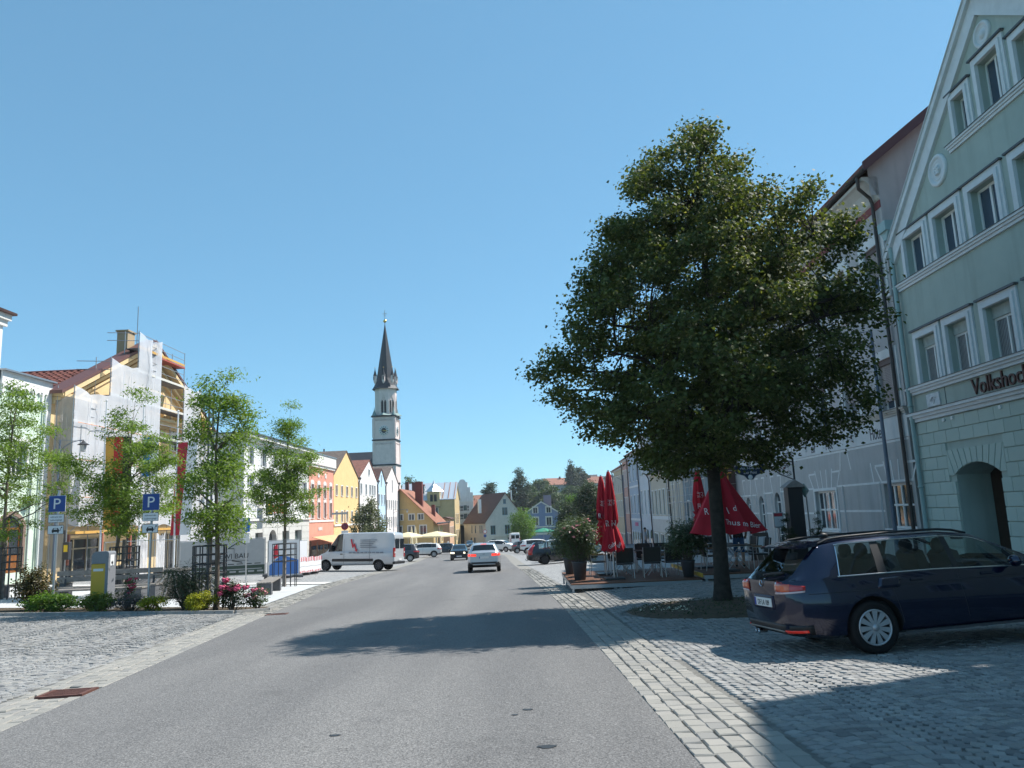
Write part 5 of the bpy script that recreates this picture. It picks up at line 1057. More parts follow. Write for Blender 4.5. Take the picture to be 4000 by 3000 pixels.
# ================================================================ TREES AND PLANTS
def leaf_cloud(name, C, size, mat, parent, rng, asp=.8, up=.35, out=None, fold=.25, droop=0, kind=None):
    """many small folded leaves: C (n,3) centres; out (n,3) preferred normals"""
    n = len(C); nr = rng.normal(size=(n, 3)); nr[:, 2] = np.abs(nr[:, 2]) * .6
    nr /= np.linalg.norm(nr, axis=1)[:, None]
    if out is not None: nr = nr + out * .8
    nr[:, 2] += up; nr /= np.linalg.norm(nr, axis=1)[:, None]
    a = rng.normal(size=(n, 3)); a[:, 2] -= droop; a -= nr * (a * nr).sum(1)[:, None]; a /= np.linalg.norm(a, axis=1)[:, None] + 1e-9
    b = np.cross(nr, a); s = size * rng.uniform(.65, 1.25, n)[:, None]
    v0 = C - a * s * .5; v2 = C + a * s * .5; m_ = C - a * s * .04
    v1 = m_ + b * s * asp * .5 + nr * s * fold * .5; v3 = m_ - b * s * asp * .5 + nr * s * fold * .5
    V = np.stack([v0, v1, v2, v3], 1).reshape(-1, 3)
    me = bpy.data.meshes.new(name); me.vertices.add(4 * n); me.vertices.foreach_set('co', V.ravel())
    me.loops.add(4 * n); me.loops.foreach_set('vertex_index', np.arange(4 * n, dtype=np.int32)); me.polygons.add(n)
    me.polygons.foreach_set('loop_start', np.arange(0, 4 * n, 4, dtype=np.int32)); me.polygons.foreach_set('loop_total', np.full(n, 4, dtype=np.int32)); me.update(calc_edges=True)
    return ob(name, me, mat, parent, kind=kind)
bark = rough_mat('bark', (.045, .038, .032), .95, 7, .5, 1.0, 18, col2=(.02, .018, .015)); bark_l = rough_mat('young_bark', (.14, .115, .09), .9, 8, .35, .5, 30)
lime_m = island_mat('lime_leaves', [(.045, .062, .022), (.075, .098, .032), (.11, .135, .042), (.06, .080, .030), (.135, .155, .05)], .62, 0, spec=.18, tr=.30)
bloom_m = island_mat('lime_blossom', [(.26, .25, .09), (.34, .32, .13), (.20, .21, .08)], .6, 0, tr=.35)
ash_m = island_mat('young_tree_leaves', [(.095, .155, .028), (.14, .22, .038), (.19, .28, .05), (.115, .185, .033)], .5, 0, tr=.45)
dark_m = island_mat('dark_leaves', [(.022, .040, .018), (.036, .062, .026), (.055, .082, .036)], .55, 0, tr=.25)
mid_m = island_mat('mid_leaves', [(.035, .065, .018), (.055, .095, .026), (.08, .12, .035)], .55, 0, tr=.28)
fresh_m = island_mat('fresh_leaves', [(.07, .14, .022), (.11, .20, .03), (.15, .25, .045)], .5, 0, tr=.4)
silver_m = island_mat('silver_leaves', [(.09, .11, .06), (.14, .16, .09), (.20, .21, .13)], .6, 0, tr=.25)
def tree(name, label, x, y, prof, ncl, nlf, leaf, mat, seed, trunk_r=.2, fork=None, lean=(0, 0), lobes=.18, sig=.3, flat=.7, group=None, cat='tree', nlimb=8, bk=None, zb=None, asp=.8, droop=0, bloom=None, shell_=.45, wig=.15, twig=True, gap=.0, up=.35, zoff=0):
    """tree > trunk, limbs, crown; prof = [(height, radius)...] outline of the crown above the ground"""
    rng = np.random.default_rng(seed); r = random.Random(seed); z0 = (terr(x, y) if zb is None else zb); t = thing(name, label, cat, (x, y, z0), 0, group)
    hz = [p[0] for p in prof]; hr = [p[1] for p in prof]; H = hz[-1]; zlo = hz[0]; fork = fork or zlo + .25 * (H - zlo)
    ph = rng.uniform(0, 6.28, 8)
    def R_(z, a): return np.interp(z, hz, hr) * (1 + lobes * (.55 * np.sin(2 * a + ph[0] + z * .6) + .5 * np.sin(3 * a + ph[1] - z * 1.1) + .45 * np.sin(5 * a + ph[2] + z * 1.7)))
    axis = lambda z: (lean[0] * z / H + wig * math.sin(z * .9 + ph[3]) * z / H, lean[1] * z / H + wig * math.sin(z * .8 + ph[4]) * z / H)
    pts = []; w_ = []
    zz = np.linspace(zlo, H, 60); wt = np.maximum(np.interp(zz, hz, hr), .05) ** 1.6; wt /= wt.sum()
    cs = []
    while len(cs) < ncl:
        z = rng.choice(zz, p=wt) + rng.uniform(-.5, .5) * (H - zlo) / 60; a = rng.uniform(0, 6.2832); rr = R_(z, a) * rng.uniform(0, 1) ** shell_
        if gap and math.sin(3 * a + ph[5]) * math.sin(z * 2.3 + ph[6]) > 1 - gap: continue
        ax_ = axis(z); cs.append((ax_[0] + rr * math.cos(a), ax_[1] + rr * math.sin(a), z, a, rr))
    cs = np.array(cs)
    # trunk
    tz = [-.15, .05, .25, .6] + list(np.linspace(1.0, H * .82, 9)); tz = [z for z in tz if z < H * .83]
    tp = [(axis(z)[0], axis(z)[1], z) for z in tz]; tr_ = [trunk_r * (1.5 if z < .02 else 1.25 if z < .1 else 1.08 if z < .4 else max(.12, 1 - (z / H) ** 1.1 * .95)) for z in tz]
    MB().tube(tp, tr_, 12).build('trunk', bk or bark, t)
    # limbs reach to spread-out clusters, twigs join the rest
    mb = MB(); nodes_ = [np.array(p) for p in tp if p[2] > fork * .8]; far = sorted(range(ncl), key=lambda i: -cs[i, 4])[:max(nlimb * 5, 8)]; r.shuffle(far)
    for i in far[:nlimb]:
        e = cs[i, :3]; zs = max(fork * .85, min(e[2] - .25 * cs[i, 4] - .3, H * .6)); a0 = axis(zs); s0 = np.array([a0[0], a0[1], zs]); mid = (s0 + e) / 2 + np.array([0, 0, .12 * cs[i, 4]]); P_ = []
        for q in np.linspace(0, 1, 6): P_.append(s0 * (1 - q) ** 2 + 2 * mid * q * (1 - q) + e * q * q)
        P_ = [p + rng.normal(size=3) * .03 * cs[i, 4] * (0 < k < 5) for k, p in enumerate(P_)]
        mb.tube(P_, [max(trunk_r * .42 * (1 - k / 6), .012) for k in range(6)], 6); nodes_ += P_[1:]
    if twig:
        nn = np.array(nodes_)
        for c in cs:
            k = np.argmin(((nn - c[:3]) ** 2).sum(1)); s0 = nn[k]; m_ = (s0 + c[:3]) / 2 + np.array([0, 0, .08]); mb.tube([s0, m_, c[:3]], [max(trunk_r * .09, .009), max(trunk_r * .06, .007), .004], 4, caps=False)
    mb.build('limbs', bk or bark, t)
    per = max(1, nlf // ncl); C = np.repeat(cs[:, :3], per, 0); o = rng.normal(size=C.shape) * sig; o[:, 2] *= flat; C = C + o; C[:, 2] = np.maximum(C[:, 2], zlo - .3)
    out = np.repeat(np.stack([np.cos(cs[:, 3]), np.sin(cs[:, 3]), np.full(ncl, .2)], 1), per, 0) * .5
    leaf_cloud('crown', C, leaf, mat, t, rng, asp, up, out, droop=droop)
    if bloom:
        k = rng.random(len(C)) < bloom[1] * np.clip((C[:, 2] - zlo) / (H - zlo) * 1.5 - .1, .12, 1); leaf_cloud('blossom', C[k] + rng.normal(size=(k.sum(), 3)) * .04, bloom[2], bloom[0], t, rng, .45, .2, out[k], droop=.6)
    return t
# the big lime tree on the right
tree('lime_tree', 'large broad lime tree in blossom beside the dark blue estate car', 4.32, 17.02,
     [(2.9, 1.4), (3.4, 2.5), (4.2, 3.2), (5.2, 3.3), (6.2, 3.1), (7.2, 2.85), (8.2, 2.55), (9.0, 2.15), (9.8, 1.55), (10.4, .8), (10.8, .2)], 640, 118000, .092, lime_m, 5, .175, 3.4, (.25, 0), .20, .20, .6, nlimb=18, bloom=(bloom_m, .40, .075), zb=gz(4.32, 17.02) + .05, shell_=.42, gap=.26)  # blossom, densest on top, also puts the crown's sunlit yellow into colour
# young trees of the square
young = [(-8.33, 21.65, [(2.0, .5), (2.6, 1.0), (3.4, 1.15), (4.6, .95), (5.8, .7), (6.7, .35), (7.15, .1)], 12, 'slender young tree behind the pink roses, in front of the building banner', (-.05, 0)),
         (-10.13, 33.86, [(2.5, .5), (3.2, 1.1), (4.2, 1.4), (5.6, 1.05), (7.0, .6), (8.0, .12)], 13, 'young feathery tree in front of the savings bank', (.1, 0)),
         (-14.68, 28.25, [(2.2, .9), (3.0, 1.7), (4.2, 1.7), (5.6, 1.15), (6.8, .7), (7.6, .15)], 14, 'young feathery tree beside the black litter bin and flags', (.75, 0)),
         (-18.1, 27.3, [(2.0, 1.0), (3.0, 2.0), (4.4, 2.2), (6.0, 1.6), (7.4, .6), (7.9, .1)], 15, 'young feathery tree cut by the left edge of the view', (.2, 0))]
for x, y, pr, sd_, lb, ln in young:
    tree('young_tree', lb, x, y, pr, (75 if sd_ == 12 else 105), (11500 if sd_ == 12 else 19000), .12, ash_m, sd_, .075, 1.9, ln, .26, .22, .5, 'young trees of the square', nlimb=14, bk=bark_l, zb=gz(x, y), asp=.36, droop=.7, shell_=.5, wig=.1, up=.5, gap=.30)
# trees towards the end of the square
tree('street_tree', 'silvery green street tree behind the white van', -16.2, 85, [(1.6, .7), (2.4, 1.6), (3.6, 1.75), (5.0, 1.2), (6.0, .6), (6.5, .15)], 90, 6000, .20, silver_m, 21, .1, zb=gz(-16.2, 85), sig=.3)
tree('street_tree', 'bright green street tree in front of the beige corner house', .8, 158, [(1.0, 1.4), (2.2, 2.7), (3.8, 2.9), (5.4, 2.2), (7.0, 1.1), (8.0, .2)], 130, 9000, .30, fresh_m, 22, .15, zb=gz(.8, 158), sig=.4, asp=.5, droop=.5)
tree('street_tree', 'dark round tree left of the red parasols', 10.1, 110, [(2.2, 1.0), (3.2, 1.6), (4.8, 1.75), (6.6, 1.4), (8.2, .8), (9.2, .15)], 130, 10000, .24, dark_m, 23, .16, zb=gz(10.1, 110), sig=.4, bloom=(silver_m, .10, .2))
tree('street_tree', 'dark round tree behind the potted oleander', 7.8, 120, [(2.0, .9), (2.8, 1.5), (4.0, 1.65), (5.4, 1.3), (6.4, .6), (6.9, .15)], 110, 8500, .24, dark_m, 24, .15, zb=gz(7.8, 120), sig=.4, bloom=(silver_m, .12, .2))
tree('street_tree', 'lighter green tree between the two dark round trees', 10.2, 140, [(1.6, 1.0), (3, 1.7), (5, 1.9), (7.0, 1.3), (8.4, .4)], 90, 6000, .32, fresh_m, 25, .15, zb=gz(9, 140), sig=.5)
# hillside trees
hl_ = [(1.2, 300, [(1, 3.0), (4, 4.9), (9, 4.7), (14, 3.4), (18.5, 1.9), (21.5, .3)], dark_m, .62, 'tall dark poplar standing above the beige corner house'), (-9.8, 296, [(1, 2.5), (5, 3.8), (9, 3.5), (13, 2.2), (16.5, .4)], dark_m, .55, 'dark rounded tree left of the tall poplar'),
       (-42, 300, [(2, 4), (6, 6), (11, 5.5), (16, 3.5), (19.5, .6)], mid_m, .7, 'tree behind the church tower foot'), (-21, 255, [(1, 3), (5, 4.4), (9, 3.6), (13, 2), (15.5, .4)], mid_m, .55, 'tree behind the stepped gable of the town gate'),
       (-15.5, 258, [(1, 2), (4, 3.0), (8, 2.8), (11.5, 1.2), (13, .3)], mid_m, .5, 'smaller tree just right of the stepped gable'), (13, 300, [(1, 4), (4, 6.5), (8, 6.5), (11, 4), (13, .8)], mid_m, .7, 'broad tree on the slope behind the blue house'),
       (19.5, 290, [(1, 3), (4, 5), (7, 4.6), (9.5, 2.4), (10.5, .5)], mid_m, .6, 'smaller tree on the slope right of the blue house'), (44, 290, [(1, 4), (5, 7), (9, 6.5), (13, 3), (15, .5)], mid_m, .65, 'broad tree on the slope behind the dark street trees'),
       (29.5, 412, [(1, 2.6), (6, 3.2), (12, 1.8), (17, .3)], dark_m, .7, 'pointed dark spruce on the hilltop'), (34, 416, [(1, 3.4), (5, 4.6), (10, 3.4), (13, .8)], dark_m, .7, 'round dark tree beside the hilltop spruce'),
       (12, 375, [(1, 4), (5, 5.5), (8, 4), (10, .8)], mid_m, .7, 'tree below the long orange-roofed house'), (24, 340, [(1, 3), (4, 4.6), (7, 4), (9, .8)], mid_m, .6, 'tree between hillside roofs'), (5.5, 330, [(1, 3), (4, 5), (8, 4), (10.5, .8)], mid_m, .7, 'bushy tree right of the tall poplar'),
       (58, 330, [(1, 5), (5, 8), (10, 7), (14, 1)], mid_m, .8, 'broad tree far right on the slope'), (-32, 330, [(1, 4), (5, 5), (8, 4), (10, 1)], mid_m, .8, 'distant tree on the ridge left of the gate'), (-55, 330, [(1, 5), (5, 6), (10, 5), (13, 1)], mid_m, .8, 'distant tree beyond the metal roof'),
       (16, 255, [(1, 3), (4, 4.0), (7, 3), (8.5, .6)], mid_m, .5, 'light tree just right of the blue house gable'), (33, 350, [(1, 3), (4, 5), (7, 4), (9.5, .8)], mid_m, .7, 'tree beneath the hillside terrace')]
for k, (x, y, pr, m_, lf, lb) in enumerate(hl_): tree('hillside_tree', lb, x, y, pr, 130, 8500, lf, m_, 40 + k, .3, sig=.75, group='trees on the hillside', twig=False, shell_=.4, lobes=.2)

# ---------------------------------------------------------------- flower bed on the left
BZ = lambda x, y: gz(x, y) + .02
fb = MB(); P_ = [(-16.5, 20.75), (-7.45, 20.75), (-6.85, 21.5), (-6.9, 22.4), (-16.5, 23.2)]
mb = MB(); mb.add([(x, y, gz(x, y) + .03) for x, y in P_], [(0, 1, 2, 3, 4)]); mb.build('flower_bed', soil, kind='structure')
edge_m = rough_mat('bed_edging', (.30, .30, .29), .9, 9, .25, .3, 60)
k_ = thing('bed_edging', 'low granite edging along the front of the flower bed', 'kerb', (0, 0, 0))
for i in range(18):
    a = -16.5 + i * .5; MB().add([(a + .006, 20.66, gz(a, 20.7) - .1), (a + .494, 20.66, gz(a + .5, 20.7) - .1), (a + .494, 20.75, gz(a + .5, 20.7) - .1), (a + .006, 20.75, gz(a, 20.7) - .1), (a + .006, 20.66, gz(a, 20.7) + .075), (a + .494, 20.66, gz(a + .5, 20.7) + .075), (a + .494, 20.75, gz(a + .5, 20.7) + .075), (a + .006, 20.75, gz(a, 20.7) + .075)], [(4, 5, 6, 7), (0, 1, 5, 4), (1, 2, 6, 5), (2, 3, 7, 6), (3, 0, 4, 7)]).build('edging_stone', edge_m, k_)
for p, q in (((-7.45, 20.70), (-6.85, 21.45)), ((-6.85, 21.47), (-6.9, 22.4))): MB().bar((p[0], p[1], gz(*p) + .0), (q[0], q[1], gz(*q) + .0), .09, .15).build('edging_stone', edge_m, k_)
def shrub(name, label, x, y, rx, ry, h, n, leaf, mat, seed, asp=.5, fl=None, up=.3, droop=0, stems=6, cat='shrub', group=None, zb=None, base=.12, spiky=False, parent=None, bottom=.1):
    rng = np.random.default_rng(seed); z0 = BZ(x, y) if zb is None else zb
    t = thing(name, label, cat, (x, y, z0), 0, group)
    ncl = max(20, n // 60); u = rng.normal(size=(ncl, 3)); u /= np.linalg.norm(u, axis=1)[:, None]; rr = rng.random(ncl) ** .4 * rng.uniform(.75, 1.1, ncl)
    cs = np.stack([u[:, 0] * rr * rx, u[:, 1] * rr * ry, bottom * h + (u[:, 2] * rr * .5 + .5) * h * (1 - bottom)], 1); mb = MB()
    for c in cs[:max(stems, ncl // 2)]: mb.tube([(c[0] * .15, c[1] * .15, -.05), (c[0] * .55, c[1] * .55, c[2] * .55), tuple(c)], [.012 + h * .004, .008, .004], 4, caps=False)
    mb.build('stems', bark_l, t)
    per = n // ncl; C = np.repeat(cs, per, 0) + rng.normal(size=(ncl * per, 3)) * (base * np.array([rx, ry, h * .6]) + .01); C[:, 2] = np.maximum(C[:, 2], .02)
    out = C - np.array([0, 0, h * .3]); out /= np.linalg.norm(out, axis=1)[:, None] + 1e-6
    leaf_cloud('foliage', C, leaf, mat, t, rng, asp, up, out * .7, droop=droop)
    if fl:
        fm, nf, fs, zmin = fl; q = cs[cs[:, 2] > zmin * h]; q = q[rng.integers(0, len(q), nf)] + rng.normal(size=(nf, 3)) * .03; q = q + (q - np.array([0, 0, h * .3])) * .12
        for c in q:
            m2 = MB()
            for k in range(7): a = k * .9; m2.ico((c[0] + fs * .5 * math.cos(a) * (k > 0), c[1] + fs * .5 * math.sin(a) * (k > 0), c[2] + fs * .25 * math.sin(k * 2.1)), fs * .5, 1, (1, 1, .7))
            m2.build('flower_head', fm, t)
    return t
copper_m = island_mat('copper_leaves', [(.06, .05, .02), (.10, .07, .025), (.07, .085, .03), (.13, .08, .03)], .5, 0, tr=.25); lime_yel = island_mat('yellow_leaves', [(.30, .30, .02), (.40, .38, .03), (.22, .26, .03)], .5, 0, tr=.35)
lav_m = island_mat('lavender_leaves', [(.06, .075, .06), (.09, .10, .09), (.10, .09, .15)], .6, 0, tr=.2); pinkf = plain('pink_petals', (.55, .07, .16), .6); redf = plain('red_petals', (.45, .03, .07), .6); roseo = plain('rose_petals', (.72, .30, .34), .6); pine_m = island_mat('juniper_needles', [(.035, .055, .03), (.055, .08, .04), (.08, .10, .05)], .7, 0, tr=.15)
shrub('photinia_shrub', 'bronze-tinted shrub left of the first parking sign', -13.6, 22.0, .55, .5, 1.25, 3600, .085, copper_m, 1)
shrub('low_shrub', 'low bright green leafy shrub at the foot of the left parking sign', -12.6, 21.2, .75, .35, .5, 3000, .08, fresh_m, 2)
shrub('low_shrub', 'low yellow-green shrub in front of the yellow charging column', -11.3, 21.2, .55, .35, .5, 2600, .07, island_mat('yellow_green_leaves', [(.12, .17, .03), (.18, .22, .04), (.09, .13, .03)], .5, 0, tr=.35), 3)
shrub('rose_bush', 'thin red-flowering rose bush right of the charging column', -10.75, 21.6, .3, .3, .95, 900, .06, mid_m, 4, fl=(redf, 14, .06, .45))
shrub('lavender', 'grey-violet lavender clump between the charging column and right parking sign', -10.4, 21.15, .55, .35, .55, 3200, .09, lav_m, 5, asp=.12, up=.9)
shrub('low_shrub', 'small yellow-leaved shrub at the foot of the right parking sign', -9.8, 21.05, .35, .3, .42, 1500, .06, lime_yel, 6)
shrub('juniper', 'large feathery green juniper in the middle of the flower bed', -9.15, 21.7, .75, .6, 1.25, 6500, .10, pine_m, 7, asp=.16, up=.6)
shrub('spindle_shrub', 'bright yellow low shrub next to the pink roses', -8.55, 21.05, .45, .35, .5, 2600, .06, lime_yel, 8)
shrub('rose_bush', 'pink rose bush with large blooms at the right end of the flower bed', -7.75, 21.3, .6, .4, .8, 2400, .065, dark_m, 9, fl=(pinkf, 22, .11, .35))
shrub('rose_bush', 'small pale pink rose bush at the outer corner of the flower bed', -7.2, 21.6, .32, .3, .62, 900, .06, mid_m, 10, fl=(roseo, 6, .09, .5))
# sparse weeds and daisies in the lime tree's bed
rng = np.random.default_rng(3); a = rng.uniform(0, 6.28, 900); q = np.sqrt(rng.random(900)) * .95; C = np.stack([BEDC[0] + BEDC[2] * q * np.cos(a), BEDC[1] + BEDC[3] * q * np.sin(a), np.zeros(900)], 1)
C[:, 2] = [gz(p[0], p[1]) + .07 * (1 - k ** 4) + .03 for p, k in zip(C, q)]; o = leaf_cloud('weeds', C, .06, dark_m, None, rng, .3, .3, kind='stuff'); o['label'] = 'sparse weeds on the soil round the lime tree'; o['category'] = 'weeds'
C = np.stack([rng.normal(2.9, .25, 60), rng.normal(15.4, .3, 60), np.zeros(60)], 1); C[:, 2] = [gz(p[0], p[1]) + .13 for p in C]; o = leaf_cloud('daisies', C, .04, plain('daisy_white', (.7, .68, .5), .6), None, rng, 1, 1.5, kind='stuff'); o['label'] = 'small white daisies at the left of the tree bed'; o['category'] = 'flowers'
# ================================================================ VEHICLES
rubber = rough_mat('tyre_rubber', (.012, .012, .013), .85, 20, .3, .2); black_pl = plain('black_plastic', (.015, .015, .017), .5); chrome = plain('chrome', (.75, .76, .78), .12, 1); alloy = plain('alloy_silver', (.46, .47, .48), .35, .8)
dglass = window_glass('dark_car_glass', (.012, .016, .018)); cglass = clear_glass('clear_car_glass', (.80, .88, .86)); red_l = plain('red_lens', (.42, .012, .012), .15, coat=1); amber_l = plain('amber_lens', (.65, .2, .04), .2, coat=1); head_l = plain('headlamp_lens', (.62, .65, .68), .08, .3, coat=1); plate_w = plain('plate_white', (.72, .72, .70), .5); plate_b = plain('plate_blue', (.02, .06, .35), .5); ink_k = plain('plate_ink', (.02, .02, .02), .6); interior = plain('car_interior', (.02, .02, .022), .8)
def car_shell(P):
    L_, W_ = P['L'], P['W'] / 2
    xs = sorted(set([round(v, 3) for v in np.arange(0, L_ + .001, L_ / 56)] + [.015, .04, .08, .13, L_ - .015, L_ - .04, L_ - .08, L_ - .14] + [round(v, 3) for s_ in P['side'] for v in s_[:2]] + [round(v, 3) for k in ('rear', 'front') for v in P[k]]))
    I = lambda key, x: float(np.interp(x, [p[0] for p in P[key]], [p[1] for p in P[key]]))
    def sm(key, x, d=.05): return (I(key, x) * 2 + I(key, x - d) + I(key, x + d)) / 4
    rows = []
    for x in xs:
        e = min(x, L_ - x); zt = sm('top', x, .035); zb = sm('belt', x, .05); z0 = sm('bot', x, .03); w_ = W_ * sm('plan', x, .03); wr0 = W_ * sm('roofw', x, .05)
        t = zt - zb; k = sst(.03, .4, t); wr = .80 * w_ * (1 - k) + min(wr0, w_ * .93) * k
        if t < .02: zb = zt - .02; t = .02
        zr = zb + t * (1 - min(.07 / max(t, .08), .9)); h = zb - z0; sh = P.get('shear', lambda x: 0)(x)
        gm = .5; sec = [(0, z0), (.80 * w_, z0), (.945 * w_, z0 + .05), (.985 * w_, z0 + .14), (w_, z0 + h * .42), (w_ * 1.0, z0 + h * .62), (w_ * .985, z0 + h * .80), (w_ * .972, z0 + h * .86), (w_ * .95, zb), (w_ * .935, zb + min(.025, t * .3)),
               ((w_ * .935) * (1 - gm) + wr * gm + .018 * k, zb + (zr - zb) * gm), (wr, zr), (wr - .035 * k - .01, zr + (zt - zr) * .55), (wr * .72, zt - .012 * k), (wr * .36, zt - .003), (0, zt)]
        rows.append([(x + (sh * (z - zb) if i >= 9 else 0), y, z) for i, (y, z) in enumerate(sec)])
    n = len(rows[0]); vs = []; idx = {}
    for i, r in enumerate(rows):
        for j, p in enumerate(r): idx[(i, j, 1)] = len(vs); vs.append(p)
        for j, p in enumerate(r):
            if j in (0, n - 1): idx[(i, j, -1)] = idx[(i, j, 1)]
            else: idx[(i, j, -1)] = len(vs); vs.append((p[0], -p[1], p[2]))
    fs = []; ms = []
    for i in range(len(rows) - 1):
        xm = (xs[i] + xs[i + 1]) / 2
        for j in range(n - 1):
            m_ = 0
            if j in (9, 10) and any(a < xm < b for a, b in P['side']): m_ = 1
            if j in (12, 13, 14) and P['front'][0] < xm < P['front'][1]: m_ = 2
            if j in (12, 13, 14) and P['rear'][0] < xm < P['rear'][1]: m_ = 3
            if j in (9, 10) and any(a < xm < b for a, b in P.get('pillars', ())): m_ = 6
            if j < P.get('clad', 1): m_ = 4
            for s_ in (1, -1):
                q = (idx[(i, j, s_)], idx[(i + 1, j, s_)], idx[(i + 1, j + 1, s_)], idx[(i, j + 1, s_)]); fs.append(q if s_ > 0 else q[::-1]); ms.append(m_)
    for i, fl in ((0, 0), (len(rows) - 1, 1)):
        ring = [idx[(i, j, 1)] for j in range(n)] + [idx[(i, j, -1)] for j in range(n - 2, 0, -1)]
        fs.append(tuple(ring) if not fl else tuple(ring[::-1])); ms.append(0)
    me = bpy.data.meshes.new('shell'); me.from_pydata(vs, [], fs); me.polygons.foreach_set('material_index', ms); me.update()
    bm = bmesh.new(); bm.from_mesh(me); bmesh.ops.remove_doubles(bm, verts=bm.verts, dist=1e-5); bmesh.ops.recalc_face_normals(bm, faces=bm.faces); bm.to_mesh(me); bm.free()
    for k in range(7): me.materials.append(black_pl)
    o = bpy.data.objects.new('shell', me); COL.objects.link(o)
    cm = MB(); cm.mi = 5
    for x in P['wheels']:
        for s_ in (1, -1):
            pr = []; ra = P['r'] + P.get('arch', .055)
            cm.lathe([(0, -.3), (ra, -.3), (ra, .2), (0, .2)], 26, (x, s_ * W_ - .0, P['r'] + .01), smooth=False, ax='y')
    cme = cm.mesh('cut'); bm = bmesh.new(); bm.from_mesh(cme); bmesh.ops.remove_doubles(bm, verts=bm.verts, dist=1e-5); bmesh.ops.recalc_face_normals(bm, faces=bm.faces); bm.to_mesh(cme); bm.free()
    for k in range(7): cme.materials.append(black_pl)
    c = bpy.data.objects.new('cut', cme); COL.objects.link(c); md = o.modifiers.new('b', 'BOOLEAN'); md.operation = 'DIFFERENCE'; md.object = c; md.solver = 'EXACT'
    res = bpy.data.meshes.new_from_object(o.evaluated_get(bpy.context.evaluated_depsgraph_get()))
    V = [v.co.copy() for v in res.vertices]; F = [(tuple(p.vertices), p.material_index) for p in res.polygons]
    bvh = BVHTree.FromPolygons(V, [f for f, m_ in F])
    for q in (o, c): d_ = q.data; bpy.data.objects.remove(q); bpy.data.meshes.remove(d_)
    return V, F, bvh
def submesh(name, V, F, ids, mat, parent, ang=38):
    fs = [f for f, m_ in F if m_ in ids]
    if not fs: return None
    used = sorted({i for f in fs for i in f}); mp = {a: b for b, a in enumerate(used)}
    me = bpy.data.meshes.new(name); me.from_pydata([V[i] for i in used], [], [tuple(mp[i] for i in f) for f in fs]); me.polygons.foreach_set('use_smooth', [len(f) < 8 for f in fs]); me.update()
    me.set_sharp_from_angle(angle=rad(ang)); return ob(name, me, mat, parent)
def islands(F, m_):
    fs = [f for f, k in F if k == m_]; par = {}
    def fd(a):
        while par.setdefault(a, a) != a: a = par[a]
        return a
    for f in fs:
        for v in f[1:]: par[fd(v)] = fd(f[0])
    g = {}
    for f in fs: g.setdefault(fd(f[0]), []).append((f, m_))
    return list(g.values())
def patch(bvh, rays, mat, name, parent, off=.006, flip=False):
    """surface patch that hugs the shell: rays = rows of (origin, direction)"""
    vs = []; R_ = len(rays); C_ = len(rays[0])
    for r in rays:
        for o, d in r:
            h, nn, i_, ds = bvh.ray_cast(Vector(o), Vector(d).normalized())
            vs.append((h - Vector(d).normalized() * off) if h else Vector(o) + Vector(d).normalized() * 1.0)
    fs = [(j * C_ + i, j * C_ + i + 1, (j + 1) * C_ + i + 1, (j + 1) * C_ + i) for j in range(R_ - 1) for i in range(C_ - 1)]
    mb = MB(); mb.add(vs, [f[::-1] for f in fs] if flip else fs, True); o = mb.build(name, mat, parent); s_ = o.modifiers.new('s', 'SOLIDIFY'); s_.thickness = .012; s_.offset = 0; return o
def wrap(bvh, cx, cy, a0, a1, zl, zh, mat, name, parent, n=10, off=.006, nz=4):
    """patch round a corner: rays towards (cx, cy) from angle a0 to a1 (degrees); zl/zh = (start, end) lower and upper heights"""
    rows_ = []
    for j in range(nz + 1):
        v = j / nz; r = []
        for i in range(n + 1):
            u = i / n; a = rad(a0 + (a1 - a0) * u); z = (zl[0] + (zl[1] - zl[0]) * u) * (1 - v) + (zh[0] + (zh[1] - zh[0]) * u) * v; d = Vector((math.cos(a), math.sin(a), 0)); r.append((Vector((cx, cy, z)) + d * 2.2, -d))
        rows_.append(r)
    return patch(bvh, rows_, mat, name, parent, off)
def wheel(parent, x, y, r, w_, rim_m, spokes=10, side=1, cap=True):
    mb = MB(); h = w_ / 2; ri = r * .69
    mb.lathe([(ri, -h * .8), (r * .86, -h), (r * .97, -h * .8), (r, -h * .45), (r, h * .45), (r * .97, h * .8), (r * .86, h), (ri, h * .8), (ri * .96, h * .4), (ri * .96, -h * .4), (ri, -h * .8)], 30, (x, y, r), ax='y'); t = mb.build('wheel', rubber, parent)
    mb = MB(); yo = y + side * h * .62; s_ = side
    mb.lathe([(ri, s_ * .02), (ri * .97, s_ * .035), (ri * .90, s_ * .03), (ri * .88, 0)], 30, (x, yo, r), ax='y'); mb.lathe([(ri * .2, s_ * .03), (ri * .17, s_ * .045), (0, s_ * .047)], 16, (x, yo, r), ax='y')
    for k in range(spokes):
        a = 2 * math.pi * k / spokes + .1; mb.M = Matrix.Translation((x, yo, r)) @ Matrix.Rotation(a, 4, 'Y'); w0, w1 = ri * .07, ri * .165; y0, y1 = (0, .028) if s_ > 0 else (-.028, 0)
        q = [(-w0, ri * .16), (w0, ri * .16), (w1, ri * .93), (-w1, ri * .93)]; mb.prism(q, y0, y1); mb.M = None
    rm = mb.build('rim', rim_m, t)
    MB().lathe([(ri * .95, 0), (0, 0)], 20, (x, yo - s_ * .03, r), ax='y').lathe([(ri * .95, -.004), (0, -.004)], 20, (x, yo - s_ * .03, r), ax='y').build('brake_disc', plain('brake_dark', (.02, .02, .02), .6, .4), t)
    return t
